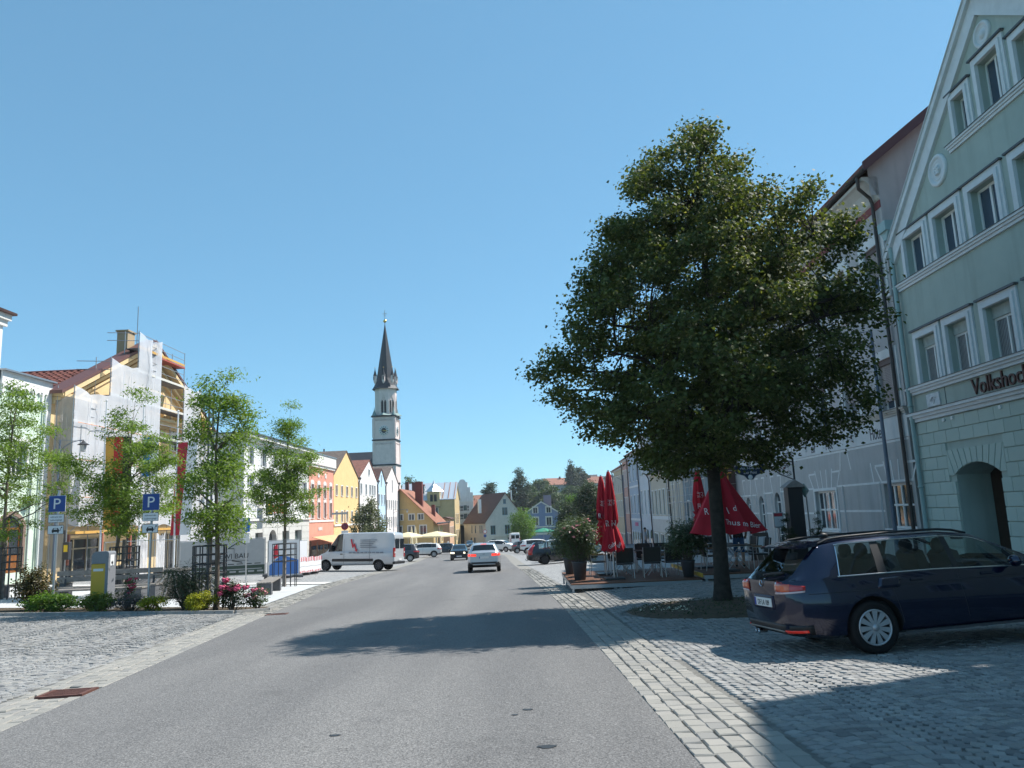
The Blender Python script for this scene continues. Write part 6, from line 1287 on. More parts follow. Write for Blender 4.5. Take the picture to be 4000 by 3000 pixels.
def plate(parent, x, z, y=0, txt='', s_=-1, w_=.52, tilt=0):
    """number plate facing backwards (s_=-1) or forwards (s_=1)"""
    mb = MB(); mb.bbox(min(x, x + s_ * .015), max(x, x + s_ * .015), y - w_ / 2, y + w_ / 2, z - .057, z + .057, .004); p = mb.build('number_plate', plate_w, parent)
    sgn = 1 if s_ < 0 else -1; e = y + sgn * (w_ / 2 - .025); MB().box(min(x + s_ * .016, x + s_ * .018), max(x + s_ * .016, x + s_ * .018), e - .022, e + .022, z - .052, z + .052).build('plate_band', plate_b, p)
    if txt: ob('lettering', text_mesh(txt, .098, .001, 'CENTER', .82), ink_k, p, loc=(x + s_ * .0175, y - sgn * .02, z - .036), rot=(rad(90), 0, rad(-90 if s_ < 0 else 90)))
    return p
def make_car(name, label, P, paint, glass=dglass, rim=None, txt='', rails=None, detail=False, group=None, light='slim', lower=None, dark_lower=False, brake=False, drl=False, spokes=10):
    t = thing(name, label, P.get('cat', 'car'), (0, 0, 0), 0, group); V, F, bvh = car_shell(P); L_, W_ = P['L'], P['W'] / 2; r = P['r']
    submesh('body', V, F, (0,), paint, t); submesh('underbody', V, F, (4,), lower or black_pl, t); submesh('wheel_arches', V, F, (5,), plain('wheel_well', (.006, .006, .006), .95), t)
    for g in islands(F, 1): submesh('side_window', V, g, (1,), glass, t)
    submesh('windscreen', V, F, (2,), glass, t); [submesh('pillar', V, g, (6,), black_pl, t) for g in islands(F, 6)]; submesh('rear_window', V, F, (3,), glass, t)
    for x in P['wheels']:
        for s_ in (1, -1): wheel(t, x, s_ * (W_ - .115), r, .205, rim or alloy, spokes, s_)
    # lamps and plates
    rl = P.get('tail', (.80, .98)); hl2 = P.get('head', (.62, .80)); fx = L_ - .75
    for s_ in (1, -1):
        b = 180 - 0 if s_ > 0 else 180
        wrap(bvh, .75, s_ * .42, 180, 180 - s_ * P.get('tail_wrap', 62), (rl[0], rl[0] + .03), P.get('tail_hi', (rl[1] - .03, rl[1])), plain('lit_red_lens', (.6, .02, .02), .2, coat=1, emit=(1, .05, .02), es=.9) if brake else red_l, 'tail_light', t)
        wrap(bvh, fx, s_ * .42, 0, s_ * 62, (hl2[0], hl2[0] + .05), (hl2[1] - .02, hl2[1]), plain('lit_headlamp', (.9, .9, .85), .1, emit=(1, .88, .62), es=1.6) if drl else head_l, 'headlight', t)
        # mirror
        mx = P['mirror']; mb = MB(); mb.ico((mx[0], s_ * (W_ + .10), mx[1]), .11, 2, (.6, 1.0, .72)); m_ = mb.build('mirror', P.get('mirror_mat', paint), t); MB().bar((mx[0], s_ * (W_ - .08), mx[1] - .06), (mx[0], s_ * (W_ + .05), mx[1] - .04), .05, .03).build('mirror_arm', black_pl, m_)
    def zface(x0, z, s_):
        h, nn, i_, d_ = bvh.ray_cast(Vector((x0, .0, z)), Vector((s_, 0, 0))); return h.x if h else (0 if s_ > 0 else L_)
    pz = P.get('plate', (.68, .38)); x = zface(-1, pz[0], 1); plate(t, x - .004, pz[0], txt=txt, s_=-1); x = zface(L_ + 1, pz[1], -1); plate(t, x + .004, pz[1], txt=txt, s_=1)
    wrap(bvh, L_ - 1.0, 0, -38, 38, (.34, .34), (.52, .52), black_pl, 'grille', t, 12); wrap(bvh, L_ - 1.0, 0, -22, 22, (.60, .60), (.70, .70), black_pl, 'upper_grille', t, 10)
    wrap(bvh, .9, 0, 180 - 52, 180 + 52, (P['bump'][0], P['bump'][0]), (P['bump'][1], P['bump'][1]), lower or black_pl, 'rear_bumper_trim', t, 14)
    e = zface(-1, rl[1] - .05, 1); MB().lathe([(.045, -.012), (.05, 0), (.045, .0), (.036, -.006)], 16, (e - .006, 0, rl[1] - .04), ax='x').build('badge', chrome, t)
    if rails:
        for s_ in (1, -1):
            pts = []
            for x in np.linspace(rails[0], rails[1], 12):
                h, nn, i_, d_ = bvh.ray_cast(Vector((x, s_ * P['railw'], 3)), Vector((0, 0, -1))); pts.append((x, s_ * P['railw'], (h.z if h else 1.4) + (.012 if x in (rails[0], rails[1]) else .035)))
            MB().tube(pts, .016, 6).build('roof_rail', P.get('rail_mat', black_pl), t)
    for s_ in (1, -1):      # door handles and shut lines
        for x in P.get('handles', ()):
            h, nn, i_, d_ = bvh.ray_cast(Vector((x, s_ * 3, P['handle_z'])), Vector((0, -s_, 0)))
            if h: MB().bbox(x - .09, x + .09, h.y - .016, h.y + .016, h.z - .016, h.z + .016, .006).build('door_handle', P.get('handle_mat', paint), t)
        for x0, x1 in P.get('seams', ()):
            mb = MB(); pts = []
            for z in np.linspace(.36, P['belt'][len(P['belt']) // 2][1] - .01, 9):
                xx = x0 + (x1 - x0) * sst(.3, .95, z); h, nn, i_, d_ = bvh.ray_cast(Vector((xx, s_ * 3, z)), Vector((0, -s_, 0)))
                if h: pts.append((h.x, h.y + s_ * .0005, h.z))
            if len(pts) > 2: mb.tube(pts, .004, 4); mb.build('door_seam', ink_k, t)
    return t, V, F, bvh
# ---- generic outlines (x from the rear)
def estate(L_=4.56, W_=1.80, H=1.48, r=.316, rw=1.05, wb=2.63, belt=.98, hood=.98, tail=.25):
    return dict(L=L_, W=W_, r=r, wheels=(rw, rw + wb), top=[(0, belt - .02), (.10, belt + .05), (.42, H - .05), (.75, H - .01), (1.6, H), (2.3, H - .005), (2.75, H - .06), (3.55, hood + .07), (3.75, hood), (4.25, hood - .12), (4.45, hood - .24), (L_, hood - .36)],
        belt=[(0, belt - .04), (.5, belt), (2.0, belt - .01), (3.4, belt - .06), (3.6, hood - .03), (4.3, hood - .17), (L_, hood - .4)], bot=[(0, .34), (.12, .27), (.5, .22), (4.0, .20), (4.45, .24), (L_, .34)],
        plan=[(0, .70), (.05, .80), (.15, .90), (.4, .97), (.9, 1), (3.6, 1), (4.1, .96), (4.35, .86), (4.5, .68), (L_, .5)], roofw=[(0, .62), (.5, .68), (1.5, .72), (2.5, .71), (3.5, .78)],
        side=[(.72, 1.28), (1.36, 2.26), (2.34, 3.30)], rear=(.13, .40), front=(2.78, 3.52), pillars=((1.28, 1.36), (2.26, 2.36)), mirror=(3.05, belt + .03), bump=(.30, .42), railw=.56, handles=(1.72, 2.72), handle_z=belt - .10, seams=((1.45, 1.35), (2.36, 2.30), (3.5, 3.38)), tail=(.82, .97), head=(.62, .78))
def suv(L_=4.36, W_=1.84, H=1.60, r=.34, rw=.86, wb=2.63, belt=1.07, hood=1.08):
    return dict(L=L_, W=W_, r=r, wheels=(rw, rw + wb), top=[(0, belt - .02), (.10, belt + .08), (.34, H - .10), (.62, H - .03), (1.5, H), (2.2, H - .02), (2.6, H - .09), (3.3, hood + .08), (3.5, hood), (4.05, hood - .1), (4.25, hood - .22), (L_, hood - .38)],
        belt=[(0, belt - .05), (.5, belt), (2.0, belt - .02), (3.2, belt - .06), (3.4, hood - .03), (4.1, hood - .15), (L_, hood - .42)], bot=[(0, .42), (.12, .34), (.5, .26), (3.8, .24), (4.2, .3), (L_, .42)],
        plan=[(0, .80), (.05, .88), (.15, .95), (.4, .985), (.9, 1), (3.4, 1), (3.9, .97), (4.15, .88), (4.3, .72), (L_, .55)], roofw=[(0, .64), (.5, .68), (1.5, .72), (2.4, .70), (3.3, .78)],
        side=[(.62, 1.08), (1.16, 2.08), (2.16, 3.08)], pillars=((1.08, 1.16), (2.08, 2.16)), rear=(.12, .33), front=(2.63, 3.27), mirror=(2.9, belt + .03), bump=(.36, .56), railw=.58, handles=(1.5, 2.5), handle_z=belt - .1, seams=((1.15, 1.1), (2.14, 2.1), (3.25, 3.15)), tail=(.86, 1.02), head=(.72, .88), plate=(.80, .45), clad=3, arch=.075)
def hatch(L_=4.05, W_=1.74, H=1.46, r=.31, rw=.62, wb=2.5, belt=.96, hood=.98):
    p = estate(L_, W_, H, r, rw, wb, belt, hood); k = L_ / 4.56
    p['top'] = [(0, belt - .02), (.12, belt + .06), (.5, H - .08), (.85, H - .02), (1.5, H), (2.0, H - .02), (2.35, H - .09), (3.05, hood + .08), (3.25, hood), (3.75, hood - .12), (3.95, hood - .24), (L_, hood - .38)]
    p['belt'] = [(0, belt - .04), (.5, belt), (2, belt - .02), (2.95, belt - .06), (3.15, hood - .03), (3.8, hood - .17), (L_, hood - .42)]; p['plan'] = [(0, .74), (.05, .84), (.15, .92), (.4, .975), (.8, 1), (3.1, 1), (3.6, .96), (3.85, .86), (4.0, .7), (L_, .55)]; p['bot'] = [(0, .36), (.12, .28), (.5, .22), (3.5, .2), (3.9, .25), (L_, .36)]
    p.update(pillars=((1.02, 1.08), (1.86, 1.94)), side=[(.72, 1.02), (1.08, 1.86), (1.94, 2.84)], rear=(.15, .48), front=(2.38, 3.02), mirror=(2.6, belt + .03), handles=(1.35, 2.2), seams=((1.0, 1.0), (1.9, 1.86), (3.0, 2.9)), roofw=[(0, .62), (.5, .66), (1.4, .7), (2.2, .69), (3.0, .78)]); return p

# ---------------------------------------------------------------- dark blue estate in the foreground
navy = car_paint('navy_paint', (.003, .006, .030), .5, .16)
P = estate(r=.33); P['mirror_mat'] = navy; P['shear'] = lambda x: .30 * (1 - sst(.3, 2.0, x)); P['tail_wrap'] = 36; P['tail_hi'] = (.975, .905); P['side'] = [(.70, 1.22), (1.34, 2.28), (2.36, 3.30)]; P['pillars'] = ((1.22, 1.34), (2.28, 2.36))
wheelcap = plain('hubcap_silver', (.42, .43, .45), .4, .55)
t, V, F, bvh = make_car('estate_car', 'dark blue estate car parked with its tail to the road beside the lime tree', P, navy, cglass, wheelcap, 'DF LA 189', (.55, 2.75), True, spokes=11)
golf = t
# spoiler, wiper, reflectors, diffuser, window trim, fuel flap, interior
mb = MB(); pts = []
for s_ in np.linspace(-1, 1, 11): pts.append((.36 + .07 * s_ * s_, s_ * .60, 1.435 - .02 * s_ * s_))
vs = []
for p in pts: vs += [(p[0] - .12, p[1], p[2] - .03), (p[0] + .16, p[1], p[2] + .025), (p[0] + .14, p[1], p[2] - .03), (p[0] - .10, p[1], p[2] - .055)]
mb.add(vs, [(4 * i + a, 4 * i + 4 + a, 4 * i + 4 + (a + 1) % 4, 4 * i + (a + 1) % 4) for i in range(10) for a in range(4)] + [(0, 1, 2, 3), (43, 42, 41, 40)], False); mb.build('spoiler', navy, t)
MB().tube([(.075, .02, 1.035), (.10, -.2, 1.06), (.13, -.42, 1.07)], .014, 6).ico((.07, .02, 1.03), .035, 1, (.6, 1, .7)).build('rear_wiper', black_pl, t)
for s_ in (1, -1):
    wrap(bvh, .9, s_ * .42, 180 - s_ * 8, 180 - s_ * 28, (.315, .33), (.35, .36), plain('reflector_red', (.65, .02, .01), .2, coat=1, emit=(1, .05, .02), es=.08), 'reflector', t, 8, .012)  # reflector glows faintly by emission, standing in for light it throws back
    wrap(bvh, .75, s_ * .42, 180, 180 - s_ * 36, (.80, .83), (.825, .85), plain('lens_white', (.6, .45, .45), .2, coat=1), 'tail_light_strip', t, 10, .014)
    wrap(bvh, .75, s_ * .42, 180, 180 - s_ * 22, (.84, .84), (.93, .935), plain('lens_orange', (.62, .10, .03), .2, coat=1), 'indicator', t, 6, .014)
    # bright trim under and around the side windows
    for x0, x1, z0, z1 in ((.66, 3.42, .985, .955),):
        pts = []
        for x in np.linspace(x0, x1, 26):
            z = float(np.interp(x, [p[0] for p in P['belt']], [p[1] for p in P['belt']])) + .012; h, nn, i_, d_ = bvh.ray_cast(Vector((x, s_ * 3, z)), Vector((0, -s_, 0)))
            if h: pts.append((h.x, h.y + s_ * .004, h.z))
        MB().tube(pts, .011, 6).build('window_trim', chrome, t)
    pts = []
    for x in np.linspace(.78, 2.9, 24):
        zt = float(np.interp(x, [p[0] for p in P['top']], [p[1] for p in P['top']])) - .085; h, nn, i_, d_ = bvh.ray_cast(Vector((x, s_ * 3, zt)), Vector((0, -s_, 0)))
        if h: pts.append((h.x, h.y + s_ * .004, h.z))
    if pts: MB().tube(pts, .008, 6).build('window_trim', chrome, t)
    # rear edge of the quarter window
    pts = []
    for z in np.linspace(.99, 1.36, 7):
        x = .685 + .30 * (z - .98) * .95; h, nn, i_, d_ = bvh.ray_cast(Vector((x, s_ * 3, z)), Vector((0, -s_, 0)))
        if h: pts.append((h.x, h.y + s_ * .004, h.z))
    MB().tube(pts, .010, 6).build('window_trim', chrome, t)
    # crease along the flank
    for zc, x0, x1 in ((.80, .25, 1.35), (.83, 1.45, 3.6)):
        pts = []
        for x in np.linspace(x0, x1, 16):
            h, nn, i_, d_ = bvh.ray_cast(Vector((x, s_ * 3, zc)), Vector((0, -s_, 0)))
            if h: pts.append((h.x, h.y + s_ * .0, h.z))
        MB().tube(pts, .0045, 4).build('body_crease', ink_k, t)
    MB().bar((1.45, s_ * (.885), .24), (3.2, s_ * .885, .24), .02, .03).build('sill_trim', plain('sill_grey', (.08, .08, .085), .4, .3), t)
rows_ = [[(Vector((1.18 + .30 * i / 6 + .05 * (j / 3 - .5), -3, .80 + .13 * j / 3)), Vector((0, 1, 0))) for i in range(7)] for j in range(4)]; patch(bvh, rows_, navy, 'fuel_flap', t, .004)
wrap(bvh, .9, 0, 180 - 34, 180 + 34, (.245, .245), (.30, .30), black_pl, 'diffuser', t, 12, .01)
wrap(bvh, .9, 0, 180 - 30, 180 + 30, (.315, .315), (.345, .345), plain('bumper_strip', (.35, .33, .30), .35, .6), 'bumper_strip', t, 12, .012)
wrap(bvh, .9, 0, 180 - 20, 180 + 20, (.595, .595), (.775, .775), plain('navy_recess', (.004, .006, .03), .35, .3), 'plate_recess', t, 8, .004)
for s_ in (-1, 1): MB().lathe([(.035, 0), (.035, .12), (.03, .12), (.03, .02), (0, .02)], 12, (-.005, .35 + s_ * .05, .27), ax='x').build('exhaust_tip', chrome, t)
mb = MB(); o = mb.lathe([(.062, -.016), (.068, -.006), (.062, -.004), (.054, -.012), (.0, -.008)], 20, (.055, 0, .93), ax='x').build('emblem', chrome, t)
MB().bar((.035, .03, .975), (.035, .0, .93), .008, .012).bar((.035, 0, .93), (.035, -.03, .975), .008, .012).bar((.035, .045, .94), (.035, .02, .885), .008, .012).bar((.035, .02, .885), (.035, 0, .925), .008, .012).bar((.035, 0, .925), (.035, -.02, .885), .008, .012).bar((.035, -.02, .885), (.035, -.045, .94), .008, .012).build('emblem_letters', chrome, o)
MB().box(.25, 4.1, -.74, .74, .30, .62).build('floor_pan', interior, t); MB().box(3.25, 3.7, -.70, .70, .62, .98).build('dashboard', interior, t)
for x, ys_ in ((1.62, (-.42, 0, .42)), (2.55, (-.37, .37))):
    for y in ys_:
        mb = MB(); mb.bbox(x, x + .48, y - .23, y + .23, .62, .78, .05); mb.M = Matrix.Translation((x + .05, y, .74)) @ Matrix.Rotation(rad(-16), 4, 'Y'); mb.bbox(-.07, .08, -.23, .23, 0, .48, .05); s_ = mb.build('seat', interior, t)
        mb = MB(); mb.M = Matrix.Translation((x - .10, y, 1.25)); mb.ico((0, 0, 0), .14, 2, (.55, .95, .85)); mb.build('headrest', interior, s_); MB().tube([(x - .09, y - .05, 1.1), (x - .10, y - .05, 1.2)], .008, 5).tube([(x - .09, y + .05, 1.1), (x - .10, y + .05, 1.2)], .008, 5).build('headrest_stem', chrome, s_)
MB().tube([(3.12 + .06 * math.sin(a), .37 + .17 * math.cos(a), .93 + .16 * math.sin(a)) for a in np.linspace(0, 2 * math.pi, 18)], .014, 6).build('steering_wheel', interior, t); MB().bbox(3.0, 3.04, -.11, .11, 1.30, 1.36, .01).build('inside_mirror', interior, t)
MB().ico((1.0, 0, 1.5), .05, 1, (1.6, .5, .8)).build('roof_antenna', black_pl, t)
on_ground(golf, 3.25, 10.55, rad(7), .965)
golf.matrix_world = golf.matrix_world @ Matrix.Translation((1.05, 0, 0)) @ Matrix.Rotation(rad(-2.0), 4, 'Y') @ Matrix.Translation((-1.05, 0, 0))

# ---------------------------------------------------------------- traffic and parked cars
def put(t, x, y, h, s=1.0): return on_ground(t, x, y, rad(h), s)
P = suv(); P['rail_mat'] = alloy; P['mirror_mat'] = black_pl
t, V, F, bvh = make_car('suv_car', 'silver SUV driving away on the road with brake lights on', P, car_paint('silver_paint', (.52, .55, .58), .5, .3), dglass, None, '', (.5, 2.6), brake=True)
wrap(bvh, .9, 0, 180 - 34, 180 + 34, (.40, .40), (.46, .46), alloy, 'skid_plate', t, 12, .016); MB().box(.30, .34, -.16, .16, 1.50, 1.535).build('high_brake_light', plain('lit_red_lens', (.6, .02, .02), .2, coat=1, emit=(1, .05, .02), es=2.2), t)
put(t, -1.93, 42.9, 92)
t, V, F, bvh = make_car('hatchback_car', 'black hatchback coming towards the camera with headlights on', hatch(3.6, 1.68, 1.49, .30, .5, 2.4), car_paint('black_paint', (.008, .009, .012), .2, .22), dglass, None, '', None, drl=True); put(t, -5.75, 77.0, -88)
# people carrier, silver crossovers and others left of the road
t, V, F, bvh = make_car('people_carrier', 'dark grey people carrier parked behind the white van', estate(4.4, 1.8, 1.6, .32, .8, 2.7, 1.02, 1.02), car_paint('graphite_paint', (.045, .047, .055), .3, .3), dglass); put(t, -9.35, 73.3, 186)
t, V, F, bvh = make_car('crossover_car', 'pearl white crossover parked between the grey people carrier and the oncoming hatchback', suv(4.4, 1.84, 1.58), car_paint('pearl_paint', (.66, .66, .64), .2, .3), dglass); put(t, -8.75, 88.5, 187); white_suv = t
t = copy_tree(white_suv); tag(t, 'second pale crossover half hidden behind the pearl white one', 'car'); put(t, -10.2, 97, 187)
bluep = car_paint('dark_teal_paint', (.012, .03, .05), .3, .3)
t, V, F, bvh = make_car('small_car', 'dark blue car behind the oncoming hatchback', hatch(), bluep, dglass); put(t, -8.3, 104, 187); small_dark = t
t = copy_tree(small_dark); tag(t, 'dark car coming out of the town gate', 'car'); put(t, -9.6, 150, -80)
# right of the road
t, V, F, bvh = make_car('compact_suv', 'white compact SUV driving in front of the silver SUV', suv(4.0, 1.8, 1.62, .33, .7, 2.5), car_paint('white_paint', (.72, .72, .71), .0, .3), dglass); put(t, -4.3, 108, -25); wsuv = t
t = copy_tree(wsuv); tag(t, 'white car with its tail towards the road, second in the right-hand row', 'car'); put(t, .2, 88.5, 4)
t, V, F, bvh = make_car('compact_car', 'grey brown compact car parked beyond the white one on the right', hatch(4.2), car_paint('grey_brown_paint', (.09, .085, .085), .3, .3), dglass); put(t, -.9, 95.5, 6)
P = estate(4.71, 1.80, 1.49, .32, 1.08, 2.76, .99, .98); P['tail'] = (.62, 1.30); P['tail_wrap'] = 40; P['bump'] = (.36, .6); P['rail_mat'] = black_pl
t, V, F, bvh = make_car('wagon_car', 'black station wagon with tall tail lights and tow bar parked on the right', P, car_paint('black_blue_paint', (.008, .010, .016), .2, .25), cglass, plain('black_rim', (.03, .03, .03), .5, .3), '', (.5, 2.8)); MB().box(.3, 4.2, -.74, .74, .3, .95).build('cabin_fill', interior, t)
MB().tube([(.05, 0, .30), (-.10, 0, .28), (-.14, 0, .36)], .02, 6).ico((-.14, 0, .38), .03, 1).build('tow_bar', chrome, t); put(t, .55, 52.9, 5); vol = t
t = copy_tree(white_suv); tag(t, 'silver estate roof showing behind the black station wagon', 'car'); put(t, 1.7, 57.5, 5)
t = copy_tree(white_suv); tag(t, 'pale car parked farthest in the right-hand row', 'car'); put(t, .1, 101, 5)
# vans
def van(name, label, paint, L_=5.9, H=2.55, mark=True):
    W_ = 1.95; t = thing(name, label, 'van')
    P = dict(L=L_, W=W_, r=.345, wheels=(1.12, L_ - .98), top=[(0, 1.3), (.03, H - .16), (.12, H - .04), (.6, H), (L_ - 2.1, H - .02), (L_ - 1.75, H - .12), (L_ - .95, 1.32), (L_ - .8, 1.24), (L_ - .3, 1.02), (L_ - .1, .86), (L_, .7)], belt=[(0, 1.25), (L_ - 1.4, 1.26), (L_ - .95, 1.18), (L_ - .6, 1.1), (L_ - .15, .8), (L_, .6)], bot=[(0, .42), (.2, .40), (L_ - .4, .32), (L_, .36)], plan=[(0, .96), (.06, .985), (.3, 1), (L_ - 1.2, 1), (L_ - .6, .95), (L_ - .2, .8), (L_, .6)], roofw=[(0, .84), (.4, .86), (L_ - 2, .84), (L_ - 1, .78)],
             side=[(L_ - 2.15, L_ - 1.12)], rear=(.001, .002), front=(L_ - 1.72, L_ - .98), mirror=(L_ - 1.35, 1.42), bump=(.42, .62), tail=(.85, 1.5), head=(.82, 1.05), clad=1, arch=.07, plate=(.75, .5))
    V, F, bvh = car_shell(P)
    submesh('body', V, F, (0,), paint, t); submesh('underbody', V, F, (4,), black_pl, t); submesh('wheel_arches', V, F, (5,), plain('wheel_well', (.006, .006, .006), .95), t); submesh('windscreen', V, F, (2,), dglass, t)
    for g in islands(F, 1): submesh('side_window', V, g, (1,), dglass, t)
    for x in P['wheels']:
        for s_ in (1, -1): wheel(t, x, s_ * (W_ / 2 - .12), .345, .22, plain('steel_wheel', (.10, .10, .11), .5, .5), 8, s_)
    for s_ in (1, -1):
        MB().bbox(-.02, .10, s_ * .88 - .09, s_ * .88 + .09, .88, 1.5, .02).build('tail_light', red_l, t); MB().bbox(-.025, .0, s_ * .88 - .07, s_ * .88 + .07, 1.14, 1.25, .005).build('reverse_light', plain('lens_clear', (.7, .68, .66), .2), t)
        wrap(bvh, L_ - .9, s_ * .45, 0, s_ * 60, (.80, .9), (1.0, 1.12), head_l, 'headlight', t); MB().bbox(L_ - 1.45, L_ - 1.28, s_ * 1.0 - .0 + s_ * .02 - .12, s_ * 1.0 + s_ * .02 + .12, 1.35, 1.72, .03).build('mirror', black_pl, t)
        mb = MB(); mb.box(1.5, L_ - 1.45, s_ * .985 - .012, s_ * .985 + .012, .62, .80); mb.build('side_rub_strip', black_pl, t)
        MB().box(-.012, .004, min(s_ * .08, s_ * .8), max(s_ * .08, s_ * .8), 1.45, 2.1).build('rear_door_window', dglass, t)
        for x in (1.75, L_ - 2.3): MB().box(x - .006, x + .006, s_ * .985 - .004, s_ * .985 + .006, .5, 2.1).build('panel_seam', ink_k, t)
        MB().bbox(L_ - 2.2, L_ - 2.03, s_ * .985 - .01, s_ * .985 + .025, 1.08, 1.14, .01).build('door_handle', black_pl, t)
    MB().bbox(-.05, .12, -.95, .95, .44, .62, .03).build('rear_bumper', black_pl, t); wrap(bvh, L_ - 1.0, 0, -50, 50, (.38, .38), (.72, .72), black_pl, 'front_bumper', t, 14, .02); wrap(bvh, L_ - 1.0, 0, -25, 25, (.76, .76), (.95, .95), black_pl, 'grille', t, 10, .012)
    plate(t, -.055, .72, .0)
    if mark:
        s_ = 1; y = .985; rd = plain('van_red', (.6, .03, .05), .5); gy = plain('van_print', (.25, .27, .3), .6)
        mb = MB(); mb.M = Matrix.Translation((0, y, 0)) @ Matrix.Rotation(math.pi, 4, 'Z'); q = [(-3.15, 2.1), (-3.05, 2.1), (-2.95, 1.72), (-2.82, 1.82), (-2.70, 1.42), (-2.62, 1.45), (-2.68, 1.25), (-2.82, 1.36), (-2.78, 1.40), (-2.86, 1.62), (-3.0, 1.5)]
        mb.prism(q[::1], -.012, .003); mb.build('lightning_mark', rd, t)
        for k in range(5): MB().box(1.25 + (k * 29 % 4) * .12, 2.45, y, y + .006, 2.0 - k * .12, 2.05 - k * .12).build('print_line', gy, t)
        for k in range(9): MB().box(3.25 - k * .28 - .22, 3.25 - k * .28, y, y + .006, 1.16, 1.24).build('print_word', gy, t)
    return t
t = van('panel_van', 'silver white panel van with red lightning mark parked left of the road', car_paint('van_silver', (.52, .54, .56), .2, .35)); put(t, -7.9, 51.6, 168, .97)
t = van('white_van', 'white van seen from behind at the far end of the square', car_paint('white_paint', (.72, .72, .71), .0, .3), mark=False); put(t, -.6, 150, 95)
# ================================================================ STREET FURNITURE, TERRACE, PEOPLE
galv = plain('galvanised_post', (.42, .44, .46), .4, .7); anth = plain('anthracite', (.035, .037, .042), .5); woodg = rough_mat('grey_wood', (.24, .22, .20), .85, 6, .3, .3, 30); conc = rough_mat('dark_concrete', (.115, .118, .125), .85, 8, .2, .2, 50)
sblue = plain('sign_blue', (.012, .055, .25), .35); swhite = plain('sign_white', (.72, .73, .74), .4); sblack = plain('sign_black', (.02, .02, .02), .5)
# ---- parking signs
for x, y, lb, hd in ((-12.91, 21.75, 'left blue parking sign on a grey post above the bronze shrub', 8), (-10.1, 21.4, 'right blue parking sign on a grey post beside the juniper', 8)):
    t = thing('parking_sign', lb, 'sign', (x, y, gz(x, y)), rad(hd), 'parking signs in the flower bed')
    MB().tube([(0, .05, -.1), (.02, .05, 3.32)], .032, 10).build('post', galv, t)
    p = MB().bbox(-.215, .215, -.012, .0, 2.72, 3.16, .004).build('parking_panel', sblue, t); MB().box(-.222, .222, .001, .012, 2.713, 3.167).build('panel_rim', swhite, p)
    ob('letter', text_mesh('P', .42, .002, 'CENTER'), swhite, p, loc=(-.005, -.014, 2.80), rot=(rad(90), 0, 0))
    for z0, z1, k in ((2.42, 2.65, 0), (2.10, 2.34, 1)):
        p = MB().bbox(-.21, .21, -.012, 0, z0, z1, .004).build('plate', sblack, t); MB().box(-.20, .20, -.014, -.0125, z0 + .010, z1 - .010).build('plate_field', swhite, p)
        if k == 0:
            for i, s_ in enumerate(('während des', 'Ladevorgangs')): ob('lettering', text_mesh(s_, .068, .0008, 'CENTER', .86), sblack, p, loc=(0, -.016, z1 - .095 - i * .085), rot=(rad(90), 0, 0))
        else:
            c = MB(); y_ = -.0165; c.prism([(-.09, z0 + .06), (.09, z0 + .06), (.10, z0 + .10), (.085, z0 + .125), (.06, z0 + .17), (-.06, z0 + .17), (-.085, z0 + .125), (-.10, z0 + .10)], y_, y_ + .002).box(-.085, -.05, y_, y_ + .002, z0 + .035, z0 + .0599).box(.05, .085, y_, y_ + .002, z0 + .035, z0 + .0599)
            c.tube([(.10, y_, z0 + .09), (.13, y_, z0 + .10), (.13, y_, z0 + .15), (.15, y_, z0 + .17)], .006, 5).box(.14, .175, y_, y_ + .002, z0 + .165, z0 + .20); c.build('car_pictogram', sblack, p); MB().prism([(-.05, z0 + .128), (.05, z0 + .128), (.04, z0 + .158), (-.04, z0 + .158)], y_ - .002, y_ - .0005).build('pictogram_screen', swhite, p)
    for z in (2.25, 2.52, 2.85, 3.05): MB().box(-.06, .06, .012, .09, z, z + .025).build('clamp', galv, t)
# ---- charging column
t = thing('charging_column', 'yellow and grey electric charging column in the flower bed', 'charger', (-11.72, 22.1, gz(-11.72, 22.1)), rad(-6)); yel = plain('charger_yellow', (.58, .36, .03), .45); gry = plain('charger_grey', (.20, .21, .23), .45)
MB().bbox(-.24, .18, -.16, .16, -.05, 1.28, .015).build('yellow_panel', yel, t); MB().bbox(.181, .27, -.17, .17, -.05, 1.45, .01).build('side_panel', gry, t)
n = 10; pr = [(-.245, 1.285), (.18, 1.285), (.18, 1.62)] + [(-.245 + .16 - .16 * math.sin(a), 1.62 - .16 + .16 * math.cos(a)) for a in np.linspace(0, math.pi / 2, 6)]; MB().prism(pr, -.165, .165).build('hood', gry, t)
pr = [(.183, 1.452), (.27, 1.452), (.27, 1.52)] + [(.20 + .07 * math.cos(a), 1.55 + .07 * math.sin(a)) for a in np.linspace(0, 1.5, 4)] + [(.183, 1.62)]; MB().prism(pr, -.165, .165).build('side_hood', gry, t)
MB().box(.272, .277, -.10, .08, 1.22, 1.52).build('socket_panel', swhite, t); MB().box(-.18, .12, -.165, -.161, 1.08, 1.15).build('label_strip', swhite, t); MB().ico((.278, -.01, 1.3), .05, 1, (.2, 1, 1)).build('socket', sblack, t)
